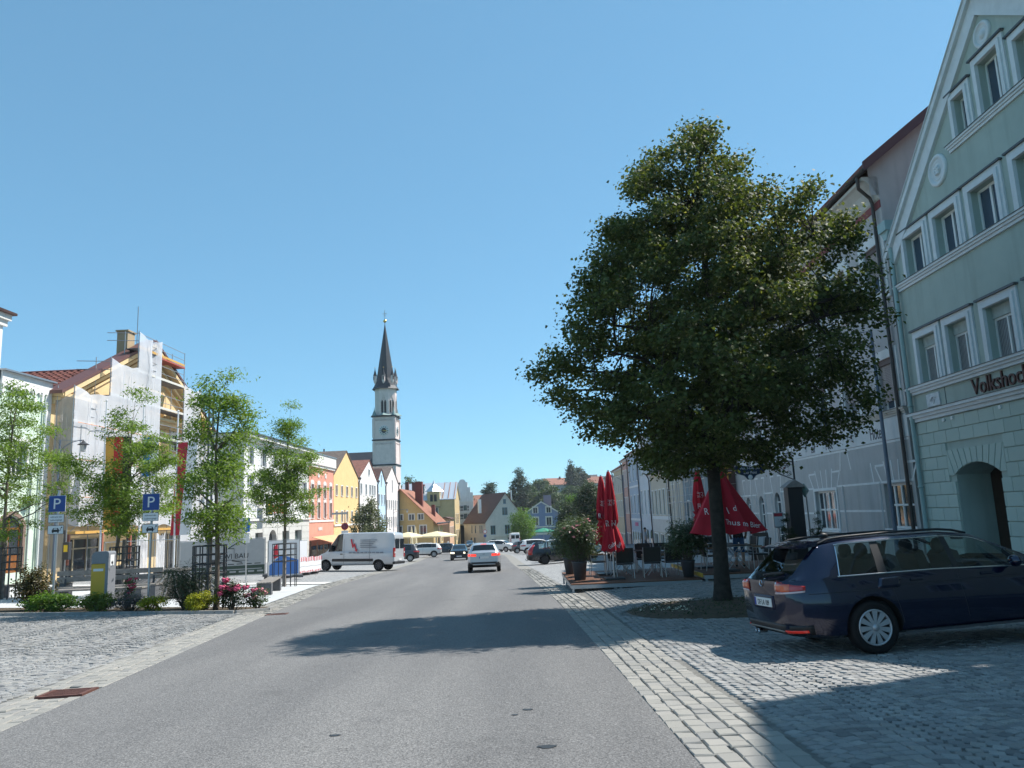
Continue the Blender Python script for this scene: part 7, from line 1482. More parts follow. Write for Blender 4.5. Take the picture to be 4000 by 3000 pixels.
# ---- tree guards: black steel cages and stakes
def guard(label, x, y, r, h):
    t = thing('tree_guard', label, 'tree guard', (x, y, gz(x, y)), .3, 'tree guards round the young trees'); n = 12
    for k in range(n): a = 2 * math.pi * k / n; MB().box(r * math.cos(a) - .016, r * math.cos(a) + .016, r * math.sin(a) - .016, r * math.sin(a) + .016, -.05, h).build('upright', anth, t)
    for z in (h - .01, h - .25, h - .50, h - .75): MB().tube([(r * math.cos(a), r * math.sin(a), z) for a in np.linspace(0, 2 * math.pi, 25)], .02, 5).build('ring', anth, t)
    MB().tube([(-.02, -.12, -.1), (.0, -.10, 2.0)], .075, 8).build('stake', woodg, t)
guard('black tree guard behind the pink roses', -8.66, 21.95, .44, 1.75); guard('black tree guard in front of the blue fence banner', -10.13, 33.9, .5, 1.8); guard('black tree guard beside the black litter bin', -14.4, 28.6, .5, 1.75); guard('black tree guard cut by the left edge of the view', -18.1, 27.6, .5, 1.75)
# ---- benches
def bench(label, x, y, h, L_, back=False):
    t = thing('bench', label, 'bench', (x, y, gz(x, y)), rad(h), 'benches on the plaza')
    for s_ in (-1, 1): b = MB().bbox(s_ * (L_ / 2 - .2) - .2, s_ * (L_ / 2 - .2) + .2, -.25, .25, -.05, .42, .012).build('bench_block', conc, t)
    for k in range(5): MB().bbox(-L_ / 2 - .03, L_ / 2 + .03, -.25 + k * .102, -.16 + k * .102, .425, .475, .006).build('seat_slat', woodg, t)
    if back:
        for k in range(2): MB().bbox(-L_ / 2, L_ / 2, .27, .31, .62 + k * .2, .78 + k * .2, .006).build('back_slat', woodg, t)
        for s_ in (-1, 1): MB().bar((s_ * (L_ / 2 - .3), .24, .42), (s_ * (L_ / 2 - .3), .33, .98), .06, .04).build('back_post', anth, t)
    return t
bench('backless bench with dark blocks beside the road', -9.4, 29.6, 100, 2.9); bench('long bench with wooden back behind the bronze shrub', -13.9, 26.4, 0, 3.6, True); bench('bench at the left edge in front of the mint house', -17.6, 28.4, 4, 2.6); bench('low bench in front of the bench with a back', -13.4, 24.6, 0, 3.4)
# ---- covered fountain: shallow cone with radial battens
t = thing('covered_fountain', 'fountain closed by a shallow grey cone with radial battens', 'fountain', (-12.6, 28.6, gz(-12.6, 28.6))); cov = rough_mat('cover_grey', (.11, .105, .10), .7, 4, .2, .15)
MB().lathe([(2.15, -.1), (2.15, .10), (.42, .86)], 32, smooth=False).build('cone', cov, t); MB().lathe([(.0, .98), (.60, .93), (.62, .88), (.0, .86)], 16, smooth=False).build('cap', cov, t)
for k in range(32): a = 2 * math.pi * (k + .5) / 32; MB().bar((2.13 * math.cos(a), 2.13 * math.sin(a), .135), (.45 * math.cos(a), .45 * math.sin(a), .875), .05, .05).build('batten', plain('batten_steel', (.30, .30, .31), .4, .5), t)
# ---- litter bin, planter box with greens
t = thing('litter_bin', 'black litter bin with round lid near the shop window', 'litter bin', (-15.2, 30.0, gz(-15.2, 30.0)), .2)
MB().prism([(-.5, 0), (.5, 0), (.42, .75), (-.42, .75)], -.42, .42).build('body', anth, t); MB().lathe([(.30, .76), (.30, .95), (.46, .98), (.46, 1.02), (0, 1.06)], 16).build('lid', anth, t)
# ---- flags
def banner(mat_list, label, x, y, rz, z0, z1, w_, ztop, seed, tilt=0):
    t = thing('flag', label, 'flag', (x, y, 0), rz, 'long flags in front of the scaffolded house'); r = random.Random(seed); ph = r.uniform(0, 6)
    MB().tube([(0, 0, gz(x, y) - .1), (0, 0, ztop)], [.06, .04], 10).build('pole', plain('white_pole', (.70, .71, .72), .35), t); MB().ico((0, 0, ztop + .05), .07, 1).build('pole_ball', plain('white_pole', (.70, .71, .72), .35), t)
    MB().tube([(-.1, 0, z1 + .03), (w_ + .05, 0, z1 + .03)], .018, 5).build('cross_bar', galv, t)
    ns = len(mat_list)
    for s_ in range(ns):
        mb = MB(); vs = []; nu, nv = 5, 20
        for j in range(nv + 1):
            for i in range(nu + 1):
                u = (s_ + i / nu) / ns; v = j / nv; vs.append((.06 + w_ * u + tilt * (1 - v), .06 * math.sin(u * 7 + ph + v * 2) * (1 - .6 * v) + .03 * math.sin(v * 11 + ph), z0 + (z1 - z0) * v))
        mb.add(vs, [(j * (nu + 1) + i, j * (nu + 1) + i + 1, (j + 1) * (nu + 1) + i + 1, (j + 1) * (nu + 1) + i) for j in range(nv) for i in range(nu)], True); mb.build('stripe', mat_list[s_], t)
    return t
cl = lambda n_, c: rough_mat(n_, c, .8, 3, .12, .05)
banner([cl('flag_gold', (.52, .28, .05)), cl('flag_red', (.40, .02, .025)), cl('flag_black', (.02, .02, .022))], 'black, red and gold flag hanging beside the leftmost pole', -22.6, 42.2, 0, 1.6, 6.6, 1.45, 8.6, 1)
banner([cl('flag_blue', (.02, .22, .55)), cl('flag_white', (.72, .74, .76))], 'blue and white flag twisted round the middle flag pole', -20.9, 43.0, 0, 4.4, 6.6, .8, 8.4, 2, .0)
banner([cl('flag_crimson', (.42, .03, .05)), cl('flag_white', (.72, .74, .76))], 'long red and white flag on the right flag pole', -19.6, 44.5, 0, 1.1, 6.4, 1.15, 8.2, 3, -.35)
# ---- lamp on the left, lamps on the right row
def lantern(label, x, y, h, rz, reach, cat='street lamp'):
    t = thing('street_lamp', label, cat, (x, y, gz(x, y)), rz, 'curved-arm street lamps'); MB().tube([(0, 0, -.1), (0, 0, 1.0), (0, 0, h)], [.085, .07, .05], 10).build('post', plain('lamp_blue_grey', (.13, .16, .21), .5, .3), t)
    pts = [(0, 0, h - .9)] + [(reach * (1 - math.cos(a)) * 1.0, 0, h - .9 + .85 * math.sin(a)) for a in np.linspace(.2, math.pi / 2, 7)]; MB().tube(pts, .025, 6).tube([(0, 0, h - .02), (reach * .95, 0, h - .1)], .012, 5).build('arm', plain('lamp_blue_grey', (.13, .16, .21), .5, .3), t)
    e = pts[-1]; MB().tube([e, (e[0], 0, e[2] - .12)], .02, 6).lathe([(.30, -.25), (.10, -.12), (.05, -.05), (0, -.05)], 12, (e[0], 0, e[2])).build('lamp_hood', anth, t); MB().lathe([(.12, -.62), (.17, -.28), (0, -.28)], 6, (e[0], 0, e[2]), smooth=False).build('lamp_glass', plain('lantern_glass', (.35, .36, .36), .2), t)
    return t
lantern('lantern on a curved arm in front of the mint house corner', -23.9, 40.2, 7.3, rad(10), 1.15); lantern('lantern on a curved arm in front of the pinkish white gable', -21.8, 137, 7.4, rad(10), 2.4); lantern('curved-arm lamp in front of the pale blue house on the right', 11.6, 84, 7.6, rad(180), 1.9); lantern('tall lamp post in front of the inn corner', 12.15, 25.3, 7.55, rad(160), 1.3)
t = thing('crossing_box', 'black pedestrian signal box with yellow panel on a short post', 'signal box', (-23.5, 40.4, gz(-23.5, 40.4))); MB().tube([(0, 0, -.1), (0, 0, 2.6)], .05, 8).build('post', anth, t); MB().bbox(.02, .34, -.16, .1, 1.1, 2.0, .02).build('box', anth, t); MB().box(.08, .28, -.17, -.162, 1.5, 1.85).build('yellow_panel', plain('signal_yellow', (.75, .5, .02), .5), t)
# ---- small traffic signs
t = thing('small_parking_sign', 'small blue direction sign on a thin post in front of the bank', 'sign', (-12.7, 36.5, gz(-12.7, 36.5))); MB().tube([(0, 0, -.1), (0, 0, 3.0)], .03, 8).build('post', galv, t); MB().bbox(-.17, .17, -.05, -.03, 2.35, 3.0, .005).build('panel', plain('sign_azure', (.02, .16, .5), .4), t); MB().bbox(-.15, .15, -.05, -.03, 1.85, 2.3, .005).build('lower_panel', swhite, t); MB().box(-.05, .0, -.056, -.051, 2.45, 2.9).box(-.05, .1, -.056, -.051, 2.8, 2.9).build('arrow', swhite, t)
t = thing('round_sign', 'round dark red traffic sign above the white van', 'sign', (-17.3, 78, gz(-17.3, 78))); MB().tube([(0, 0, -.1), (0, 0, 5.0)], .05, 8).build('post', galv, t); MB().lathe([(0, -.06), (.36, -.06), (.36, -.03), (0, -.03)], 20, (0, 0, 3.35), ax='y').build('disc', plain('sign_maroon', (.16, .02, .05), .4), t); MB().lathe([(.36, -.065), (.28, -.065)], 20, (0, 0, 3.35), ax='y').build('disc_rim', plain('sign_red', (.42, .03, .04), .4), t); MB().bbox(-.35, .35, -.05, -.02, 2.6, 2.95, .01).build('plate', swhite, t); MB().bbox(-1.3, .2, -.05, -.02, 4.55, 4.75, .01).build('street_name_plate', galv, t)
t = thing('gate_sign', 'round no-entry style sign on a post in front of the beige corner house', 'sign', (-7.3, 172, gz(-7.3, 172))); MB().tube([(0, 0, -.1), (0, 0, 3.2)], .06, 6).build('post', galv, t); MB().lathe([(0, -.08), (.45, -.08), (.45, -.05)], 16, (0, 0, 3.0), ax='y').build('disc', swhite, t); MB().lathe([(.45, -.085), (.34, -.085)], 16, (0, 0, 3.0), ax='y').build('disc_rim', plain('sign_red', (.42, .03, .04), .4), t); MB().lathe([(0, -.08), (.33, -.08)], 16, (0, 0, 2.1), ax='y').build('lower_disc', sblue, t)
# ---- builders' fence with banners, barrier boards
F0 = (-17.0, 39.6); 
def fence_panel(label, x0, y0, x1, y1, h, cat='fence', fill=None):
    L_ = math.hypot(x1 - x0, y1 - y0); t = thing('site_fence', label, cat, (x0, y0, gz(x0, y0)), math.atan2(y1 - y0, x1 - x0), 'site fence panels')
    for x in (.03, L_ - .03): MB().tube([(x, 0, 0.02), (x, 0, h)], .022, 6).build('post', galv, t); MB().bbox(x - .12, x + .12, -.3, .3, 0, .14, .02).build('foot', conc, t)
    for z in (.12, h): MB().tube([(.03, 0, z), (L_ - .03, 0, z)], .018, 5).build('rail', galv, t)
    mb = MB()
    for k in range(int(L_ / .16)): mb.tube([(.1 + k * .16, 0, .12), (.1 + k * .16, 0, h)], .005, 3, caps=False)
    mb.build('wire_mesh', galv, t)
    if fill: MB().box(.06, L_ - .06, -.04, -.03, .15, h - .03).build('banner_cloth', fill, t)
    return t, L_
grb = rough_mat('banner_grey', (.40, .41, .42), .7, 3, .06, .05); gre = plain('banner_green', (.045, .075, .055), .6); blk = plain('banner_black', (.025, .026, .028), .6)
t, L_ = fence_panel('grey builders fence banner lettered LEWI BAU with a house outline', -17.0, 39.2, -13.0, 40.3, 1.95, fill=grb); sx_ = L_ / 4.0
MB().box(.06, L_ - .06, -.046, -.041, .15, .62).build('green_strip', gre, t); MB().box(.2, L_ - .2, -.05, -.047, .42, .46).build('strip_line', grb, t)
for k in range(9): MB().box(.2 + k * .44, .5 + k * .44, -.05, -.047, .28, .36).build('print_word', grb, t); MB().box(.15 + k * .43, .45 + k * .43, -.046, -.041, .68, .72).build('print_word', blk, t)
text('LEWI BAU', .36, blk, t, (1.72, -.047, .98), ext=.003, sx=.98)
mb = MB(); mb.M = Matrix.Translation((.35, 0, 0)); mb.bar((1.95, -.046, 1.48), (2.5, -.046, 1.82), .006, .05).bar((2.5, -.046, 1.82), (2.85, -.046, 1.64), .006, .05).bar((2.78, -.046, 1.82), (2.78, -.046, 1.66), .006, .05).bar((1.95, -.046, 1.48), (2.25, -.046, 1.48), .006, .04).bar((2.25, -.046, 1.48), (2.25, -.046, .95), .006, .04); mb.build('house_outline', gre, t)
MB().bar((1.6, -.046, .90), (2.4, -.046, .92), .006, .025).bar((2.4, -.046, .92), (3.3, -.046, .86), .006, .02).bar((2.5, -.046, .88), (3.0, -.046, .78), .006, .05).build('ground_swoosh', blk, t)
t, L_ = fence_panel('fence panel with a blue and white banner next to the LEWI BAU banner', -12.95, 40.35, -11.5, 41.2, 1.95, fill=plain('banner_white', (.70, .72, .75), .6)); MB().prism([(.1, .2), (L_ - .1, .2), (L_ - .1, .9), (.7, 1.2), (.1, .7)], -.046, -.041).build('blue_field', plain('banner_blue', (.06, .18, .5), .6), t); MB().prism([(.3, 1.0), (.55, 1.1), (.5, 1.8), (.3, 1.6)], -.05, -.047).build('red_mark', plain('van_red', (.6, .03, .05), .5), t)
t, L_ = fence_panel('bare site fence panel left of the LEWI BAU banner', -20.3, 38.3, -17.05, 39.15, 1.95); MB().box(.4, .75, -.05, -.03, 1.3, 1.42).build('green_tag', plain('tag_green', (.02, .16, .08), .5), t)
t, L_ = fence_panel('white sheeted fence panel behind the red and white barrier', -13.6, 45.2, -12.8, 47.4, 1.9, fill=plain('banner_white', (.70, .72, .75), .6))
rw = plain('barrier_red', (.50, .05, .07), .5)
for k in range(4):
    a = (-12.45 + k * .02, 41.9 + k * 1.75); t = thing('barrier_board', '%s red and white striped barrier board in front of the van' % ('first', 'second', 'third', 'fourth')[k], 'barrier', (a[0], a[1], gz(*a)), rad(88), 'striped barrier boards')
    for x in (.1, 1.6): MB().bbox(x - .1, x + .1, -.3, .3, 0, .1, .02).build('foot', black_pl, t)
    MB().box(0, 1.7, -.02, .02, .1, .75).build('lower_board', swhite, t)
    for i in range(10): MB().box(i * .17, i * .17 + .168, -.03, .03, .752, .98).build('stripe_block', rw if i % 2 else swhite, t); 
    for i in range(0, 10, 2): MB().box(i * .17, i * .17 + .168, -.026, .026, .12, .22).build('lower_stripe', rw, t)
    MB().box(0, 1.7, -.024, .024, .45, .47).build('groove', galv, t)
# ---- bicycle leaning by the fence
t = thing('bicycle', 'black bicycle parked in front of the site fence', 'bicycle', (-15.6, 37.0, gz(-15.6, 37)), rad(8))
for x in (0, 1.06):
    w_ = MB().tube([(x + .34 * math.cos(a), 0, .35 + .34 * math.sin(a)) for a in np.linspace(0, 2 * math.pi, 29)], .02, 6).build('wheel', rubber, t); mb = MB()
    for k in range(12): a = k * math.pi / 6; mb.tube([(x, 0, .35), (x + .33 * math.cos(a), 0, .35 + .33 * math.sin(a))], .003, 3, caps=False)
    mb.lathe([(.03, -.04), (.03, .04)], 8, (x, 0, .35), ax='y'); mb.build('spokes', galv, w_)
MB().tube([(0, 0, .35), (.45, 0, .30), (.30, 0, .82), (0, 0, .35)], .014, 6).tube([(.45, 0, .30), (.92, 0, .85), (.33, 0, .72)], .017, 6).tube([(.90, 0, .92), (1.06, 0, .35)], .016, 6).tube([(.88, 0, 1.0), (.92, 0, .80)], .017, 6).build('bicycle_frame', plain('bike_black', (.02, .02, .03), .35), t)
MB().bbox(.16, .42, -.07, .07, .90, .96, .02).tube([(.29, 0, .80), (.29, 0, .92)], .014, 6).build('saddle', black_pl, t); MB().tube([(.78, -.28, 1.05), (.88, -.1, 1.04), (.88, .1, 1.04), (.78, .28, 1.05)], .013, 6).build('handlebar', chrome, t); MB().bbox(1.0, 1.32, -.18, .18, .80, 1.05, .03).build('basket', anth, t); MB().bar((-.2, 0, .74), (.28, 0, .76), .12, .015).build('luggage_rack', galv, t); MB().tube([(.45, -.09, .30), (.45, -.09, .16)], .01, 5).tube([(.45, .09, .30), (.45, .09, .44)], .01, 5).lathe([(.09, -.03), (.09, -.025)], 14, (.45, 0, .3), ax='y').build('crank', galv, t)

# ---------------------------------------------------------------- terrace decks
plank = rough_mat('deck_plank', (.165, .08, .05), .7, 5, .3, .25, 40); decks = []
for x0, x1, y0, y1, zt, lb in ((1.5, 5.38, 23.4, 28.3, -.62, 'left wooden terrace deck on short steel legs with red parasols'), (5.42, 10.0, 23.2, 28.0, -.48, 'right wooden terrace deck with a yellow edge strip, behind the lime trunk')):
    t = thing('terrace_deck', lb, 'deck', (x0, y0, zt), 0, 'terrace decks'); W_ = x1 - x0; D_ = y1 - y0; n = int(D_ / .145)
    for k in range(n): MB().bbox(0, W_, k * .145, k * .145 + .138, -.03, 0, .004).build('plank', plank, t)
    for y in (0, D_ - .06): MB().box(.0, W_, y, y + .06, -.14, -.032).build('edge_beam', galv, t)
    for x in (0, W_ - .06): MB().box(x, x + .06, .062, D_ - .062, -.14, -.032).build('edge_beam', galv, t)
    for i in range(4):
        for j in range(4):
            for o_ in ((0, .16) if 0 < i < 3 else (0,)):
                x = .03 + (W_ - .12) * i / 3 + o_; y = .03 + (D_ - .1) * j / 3; g_ = gz(x0 + x, y0 + y) - zt
                if g_ < -.15: MB().box(x, x + .06, y, y + .06, g_ + .02, -.142).box(x - .01, x + .07, y - .01, y + .07, g_, g_ + .019).build('leg', galv, t)
    if x0 > 5: MB().box(-.03, -.002, .2, D_, -.1, .012).build('yellow_edge', plain('edge_yellow', (.55, .36, .04), .6), t)
# ---- chairs and tables
wick = rough_mat('woven_plastic', (.035, .035, .032), .7, 60, .4, .4, 120); alu = plain('chair_aluminium', (.45, .46, .47), .35, .8)
def chair_proto():
    t = thing('terrace_chair', 'x', 'chair'); w_ = .27
    for s_ in (-1, 1):
        MB().tube([(s_ * w_, -.25, 0), (s_ * w_, -.25, .66), (s_ * w_, .22, .66)], .014, 6).build('leg', alu, t); MB().tube([(s_ * w_, .28, 0), (s_ * w_, .22, .46), (s_ * w_, .30, .92)], .014, 6).build('leg', alu, t)
        MB().bbox(s_ * w_ - .025, s_ * w_ + .025, -.24, .2, .665, .69, .006).build('armrest', plain('arm_wood', (.28, .15, .07), .6), t)
    MB().bbox(-.25, .25, -.25, .24, .42, .46, .012).build('seat', wick, t); mb = MB(); mb.M = Matrix.Translation((0, .26, .48)) @ Matrix.Rotation(rad(-10), 4, 'X'); mb.bbox(-.26, .26, -.015, .02, 0, .46, .008); mb.build('backrest', wick, t); return t
def table_proto(w_=.8, d_=.8):
    t = thing('terrace_table', 'x', 'table'); MB().bbox(-w_ / 2, w_ / 2, -d_ / 2, d_ / 2, .715, .745, .008).build('table_top', rough_mat('table_top', (.12, .08, .065), .5, 6, .3, .1), t); MB().box(-w_ / 2 + .02, w_ / 2 - .02, -d_ / 2 - .004, -d_ / 2 + .01, .70, .714).build('top_rim', alu, t)
    for s_ in (-1, 1):
        for q in (-1, 1): MB().tube([(s_ * w_ * .42, q * d_ * .35, 0), (-s_ * w_ * .30, q * d_ * .35, .71)], .013, 6).build('leg', alu, t)
    MB().tube([(0, -d_ * .35, .36), (0, d_ * .35, .36)], .012, 5).build('cross_bar', alu, t); return t
cp = chair_proto(); tp = table_proto(); c1 = tp1 = True
seats = [(3.28, 24.75, 180, 'leftmost chair in the front row of the left deck'), (4.15, 24.75, 175, 'chair with its back to the road beside the red parasol pole'), (4.78, 24.8, 185, 'chair with its back to the road left of the second oleander'), (2.6, 26.2, 90, 'chair side-on between the parasols and first oleander'), (3.3, 26.6, 5, 'chair facing the road behind the front table'), (4.2, 26.6, -5, 'chair facing the road behind the second front table'), (4.9, 26.7, 0, 'chair facing the road at the right of the left deck'), (3.4, 27.6, 180, 'chair in the back row of the left deck, left'), (4.4, 27.7, 175, 'chair in the back row of the left deck, right'),
         (6.0, 24.6, 95, 'chair left of the folding table behind the lime trunk'), (7.45, 24.5, -90, 'chair with its side to the camera right of the folding table'), (5.9, 25.9, 80, 'chair behind the lime trunk on the right deck'), (7.5, 26.0, -80, 'chair near the menu board on the right deck'), (6.7, 26.9, 0, 'chair at the back of the right deck')]
for k, (x, y, rz, lb) in enumerate(seats):
    c = cp if k == 0 else copy_tree(cp); tag(c, lb, 'chair', 'terrace chairs'); c.location = (x, y, (-.62 if x < 5.4 else -.48)); c.rotation_euler = (0, 0, rad(rz))
for k, (x, y, lb) in enumerate([(3.3, 25.7, 'table left of the red parasol pole on the left deck'), (4.45, 25.65, 'table with pale rim on the left deck'), (3.9, 27.2, 'table at the back of the left deck'), (6.75, 24.6, 'folding table with crossed legs behind the lime trunk'), (6.7, 25.95, 'table at the back of the right deck')]):
    c = tp if k == 0 else copy_tree(tp); tag(c, lb, 'table', 'terrace tables'); c.location = (x, y, (-.62 if x < 5.4 else -.48))
# ---- red parasols
redc = rough_mat('parasol_red', (.42, .008, .022), .75, 3, .15, .1); lw = plain('parasol_print', (.72, .70, .70), .7)
def parasol(label, x, y, zb, h, z0, r_low, r_tie, z_tie, words, seed, half=False, rz=0):
    t = thing('parasol', label, 'parasol', (x, y, zb), rz, 'red folded parasols'); rg = random.Random(seed); n = 40; prof = []
    MB().tube([(0, 0, 0), (0, 0, h + .04)], .028, 8).build('pole', alu, t); MB().bbox(-.3, .3, -.3, .3, 0, .06, .01).build('base_plate', anth, t)
    mb = MB(); zs = [h, h - .03, h - .2, h - .6, h - 1.0, h - 1.4, z_tie + .12, z_tie, z_tie - .08, (z_tie + z0) / 2, z0 + .12, z0]; vs = []
    for z in zs:
        v = (h - z) / (h - z0)
        if half: r0 = .03 + (r_low - .03) * v ** 1.15
        elif z > z_tie + .05: r0 = .03 + (r_tie + .06 - .03) * min(1, ((h - z) / (h - z_tie)) ** .5 * 1.1)
        elif z > z_tie - .05: r0 = r_tie
        else: r0 = r_tie + (r_low - r_tie) * ((z_tie - z) / (z_tie - z0)) ** .7
        for k in range(n):
            a = 2 * math.pi * k / n; f = (.20 * math.sin(8 * a + seed) + .08 * math.sin(3 * a + seed * 2)) * min(1, v * 2.5); vs.append((r0 * (1 + f) * math.cos(a), r0 * (1 + f) * math.sin(a), z + (.05 * math.sin(8 * a + seed) if z == z0 else 0)))
    mb.add(vs, [(j * n + (k + 1) % n, j * n + k, (j + 1) * n + k, (j + 1) * n + (k + 1) % n) for j in range(len(zs) - 1) for k in range(n)], True); mb.add(vs[:n], [tuple(range(n))]); o = mb.build('canopy', redc, t); b = BVHTree.FromPolygons([Vector(v) for v in mb.v], [f for f in mb.f])
    for s_, sz, px_, z, ang, tilt in words:
        me = text_mesh(s_, sz, .0, 'CENTER', .8, .25 if sz < .2 and len(s_) > 2 else 0); M_ = Matrix.Rotation(rad(ang), 4, 'Z'); iv = M_.inverted(); tl = Matrix.Rotation(rad(tilt), 3, 'Y')
        bmw = bmesh.new(); bmw.from_mesh(me); bmesh.ops.subdivide_edges(bmw, edges=bmw.edges[:], cuts=1); bmw.to_mesh(me); bmw.free()
        for v in me.vertices:
            q = tl @ Vector((v.co.x, 0, v.co.y)); p = M_ @ Vector((px_ + q.x, -2, z + q.z)); d = M_ @ Vector((0, 1, 0)); h_, nn, i_, ds = b.ray_cast(p, d)
            v.co = (h_ - d * .006) if h_ else p + d * 1.7
        ob('print', me, lw, o)
    if not half: MB().lathe([(r_tie * 1.06, -.03), (r_tie * 1.1, 0), (r_tie * 1.06, .03)], 24, (0, 0, z_tie)).build('tie_strap', redc, t)
    return t
wd_ = [('R', .26, -.14, 1.62, 0, 0), ('N', .26, .06, 1.62, 0, 0), ('Gebr', .17, -.02, 1.0, 0, -35), ('Bier', .13, .12, 1.02, 20, -60)]
seal = [('}{~}{', .12, -.06, 2.35, 0, 90), ('{~}~', .12, .05, 2.35, 0, 90)]
parasol('closed red parasol nearest the road on the left deck', 2.92, 24.45, -.62, 3.32, .86, .34, .125, 1.62, wd_ + seal, 1.0); parasol('closed red parasol behind the nearest one on the left deck', 2.88, 26.3, -.62, 3.26, 1.0, .31, .12, 1.75, [('R', .24, -.12, 1.85, 0, 0), ('N', .24, .10, 1.85, 0, 0)] + seal, 2.0); parasol('closed red parasol just left of the lime trunk', 6.0, 25.6, -.48, 3.15, 1.1, .3, .14, 1.7, [('R', .24, -.05, 1.9, 0, 0)] + seal, 3.0)
parasol('half-open red parasol with white script behind the lime trunk', 6.3, 23.95, -.48, 3.22, 1.15, 1.02, .4, 1.5, [('Thus nsen Bier', .23, .26, 1.34, 12, 8), ('R', .28, -.6, 1.72, 0, 0), ('I', .28, .04, 1.72, 0, -12), ('d', .24, .2, 1.8, 0, 0)], 4.6, True)
# ---- potted oleanders
pot_m = rough_mat('pot_grey', (.075, .078, .088), .6, 5, .15, .1); ole = island_mat('oleander_leaves', [(.045, .075, .028), (.07, .105, .04), (.11, .14, .07), (.06, .09, .035)], .4, 0, tr=.25)
for x, y, zb, s_, fl, lb, sd_ in ((1.88, 24.75, -.62, 1.0, (plain('oleander_pink', (.66, .24, .26), .6), 40, .055, .55), 'pink-flowering oleander in a tall grey pot at the left corner of the deck', 60), (1.75, 27.3, -.62, .95, None, 'second oleander in a grey pot at the back left corner of the deck', 61), (5.15, 24.15, -.62, .9, (plain('oleander_white', (.5, .46, .36), .6), 26, .04, .4), 'pale-flowering oleander in a grey pot between the two decks', 62)):
    t = thing('flower_pot', 'tall tapered grey pot holding the %s' % lb.split(' in a')[0], 'pot', (x, y, zb), 0, 'tall grey plant pots'); MB().lathe([(0, 0), (.17 * s_, 0), (.235 * s_, .52 * s_), (.25 * s_, .53 * s_), (.25 * s_, .57 * s_), (.22 * s_, .57 * s_), (.21 * s_, .50 * s_), (0, .50 * s_)], 28).build('pot_body', pot_m, t)
    shrub('oleander', lb, x, y, .68 * s_, .62 * s_, 1.35 * s_, 5200, .15, ole, sd_, asp=.17, fl=fl, up=.45, zb=zb + .5 * s_, base=.16, bottom=.12, cat='shrub')
# ---- small conifers in front of the inn, menu board, info box
for x, y, lb in ((9.5, 27.6, 'small clipped conifer left of the dark sign column'), (10.3, 26.9, 'small clipped conifer right of the dark sign column')):
    tree('potted_conifer', lb, x, y, [(.25, .12), (.35, .26), (.8, .22), (1.3, .08), (1.5, .02)], 40, 3600, .05, dark_m, int(x * 10), .03, .2, zb=gz(x, y) + .3, sig=.05, cat='conifer', nlimb=4, asp=.3); t = thing('conifer_pot', 'dark pot under the %s' % lb.replace('small clipped ', ''), 'pot', (x, y, gz(x, y))); MB().lathe([(0, 0), (.18, 0), (.24, .42), (.21, .42), (0, .36)], 16).build('pot_body', pot_m, t)
t = thing('menu_board', 'wooden A-frame menu board on the pavement behind the terrace', 'menu board', (8.9, 28.9, gz(8.9, 28.9)), .25); wdk = plain('menu_wood', (.10, .075, .06), .6)
for s_ in (-1, 1): mb = MB(); mb.M = Matrix.Rotation(rad(s_ * 12), 4, 'X') @ Matrix.Translation((0, s_ * .24, 0)); mb.box(-.32, .32, -.02, .02, .05, 1.15); mb.build('board', wdk, t)
mb = MB(); mb.M = Matrix.Rotation(rad(-12), 4, 'X') @ Matrix.Translation((0, -.27, 0)); mb.box(-.2, .2, -.01, .0, .4, 1.0); mb.build('menu_sheet', swhite, t)
t = thing('inn_sign_column', 'dark square column carrying the wrought-iron inn sign in front of the inn', 'sign', (9.95, 28.0, gz(9.95, 28.0))); zc = -gz(9.95, 28); colm = plain('column_black', (.018, .018, .02), .55); wi = plain('wrought_iron', (.12, .12, .13), .5, .5)
MB().bbox(-.26, .26, -.22, .22, 0, zc + 2.02, .015).build('column', colm, t); MB().prism([(-.36, zc + 2.03), (.36, zc + 2.03), (.30, zc + 2.1), (0, zc + 2.3), (-.30, zc + 2.1)], -.3, .3).build('column_roof', rough_mat('column_roof', (.30, .27, .25), .8), t); MB().tube([(.1, 0, zc + 2.2), (.1, 0, zc + 3.05)], .035, 6).build('mast', colm, t)
MB().lathe([(.0, .26), (.17, .0), (.0, -.26)], 4, (.38, -.1, zc + 1.9), smooth=False).build('lantern', plain('lantern_green', (.14, .24, .22), .3), t); MB().tube([(.42, -.1, zc + 1.7), (.44, -.1, zc + .3)], .025, 6).build('lantern_pole', plain('pole_beige', (.35, .32, .30), .6), t)
mb = MB()
P1 = [(.1, 0, 2.95), (-.4, 0, 3.0), (-.75, 0, 3.12), (-1.0, 0, 3.42)]; P2 = [(.1, 0, 2.30), (-.35, 0, 2.5), (-.8, 0, 2.8), (-1.0, 0, 3.42)]
for P_ in (P1, P2): mb.tube([(x, y, zc + z) for x, y, z in P_], .02, 5)
for cx, cz, r, a0 in ((-.25, 2.78, .16, 0), (-.5, 2.9, .12, 2), (-.08, 2.55, .11, 4), (-.62, 2.98, .08, 1), (-.1, 2.84, .1, 3)): mb.tube([(cx + r * math.exp(-.12 * a) * math.cos(a + a0), 0, zc + cz + r * math.exp(-.12 * a) * math.sin(a + a0)) for a in np.linspace(0, 9, 20)], .010, 4)
mb.tube([(-.75, 0, zc + 3.1), (-1.3, 0, zc + 2.95)], .012, 4); mb.build('scroll_arm', wi, t)
MB().lathe([(.15, -.01), (.15, .01)], 18, (-.22, 0, zc + 2.74), ax='y').ico((-.22, 0, zc + 2.74), .05, 1).build('rosette', plain('rosette_brown', (.25, .12, .1), .6), t)
shp = [(-2.1, 2.74), (-1.95, 2.6), (-1.7, 2.52), (-1.58, 2.38), (-1.40, 2.38), (-1.28, 2.52), (-1.0, 2.62), (-.85, 2.78), (-1.0, 2.92), (-1.45, 2.82), (-1.95, 2.9)]
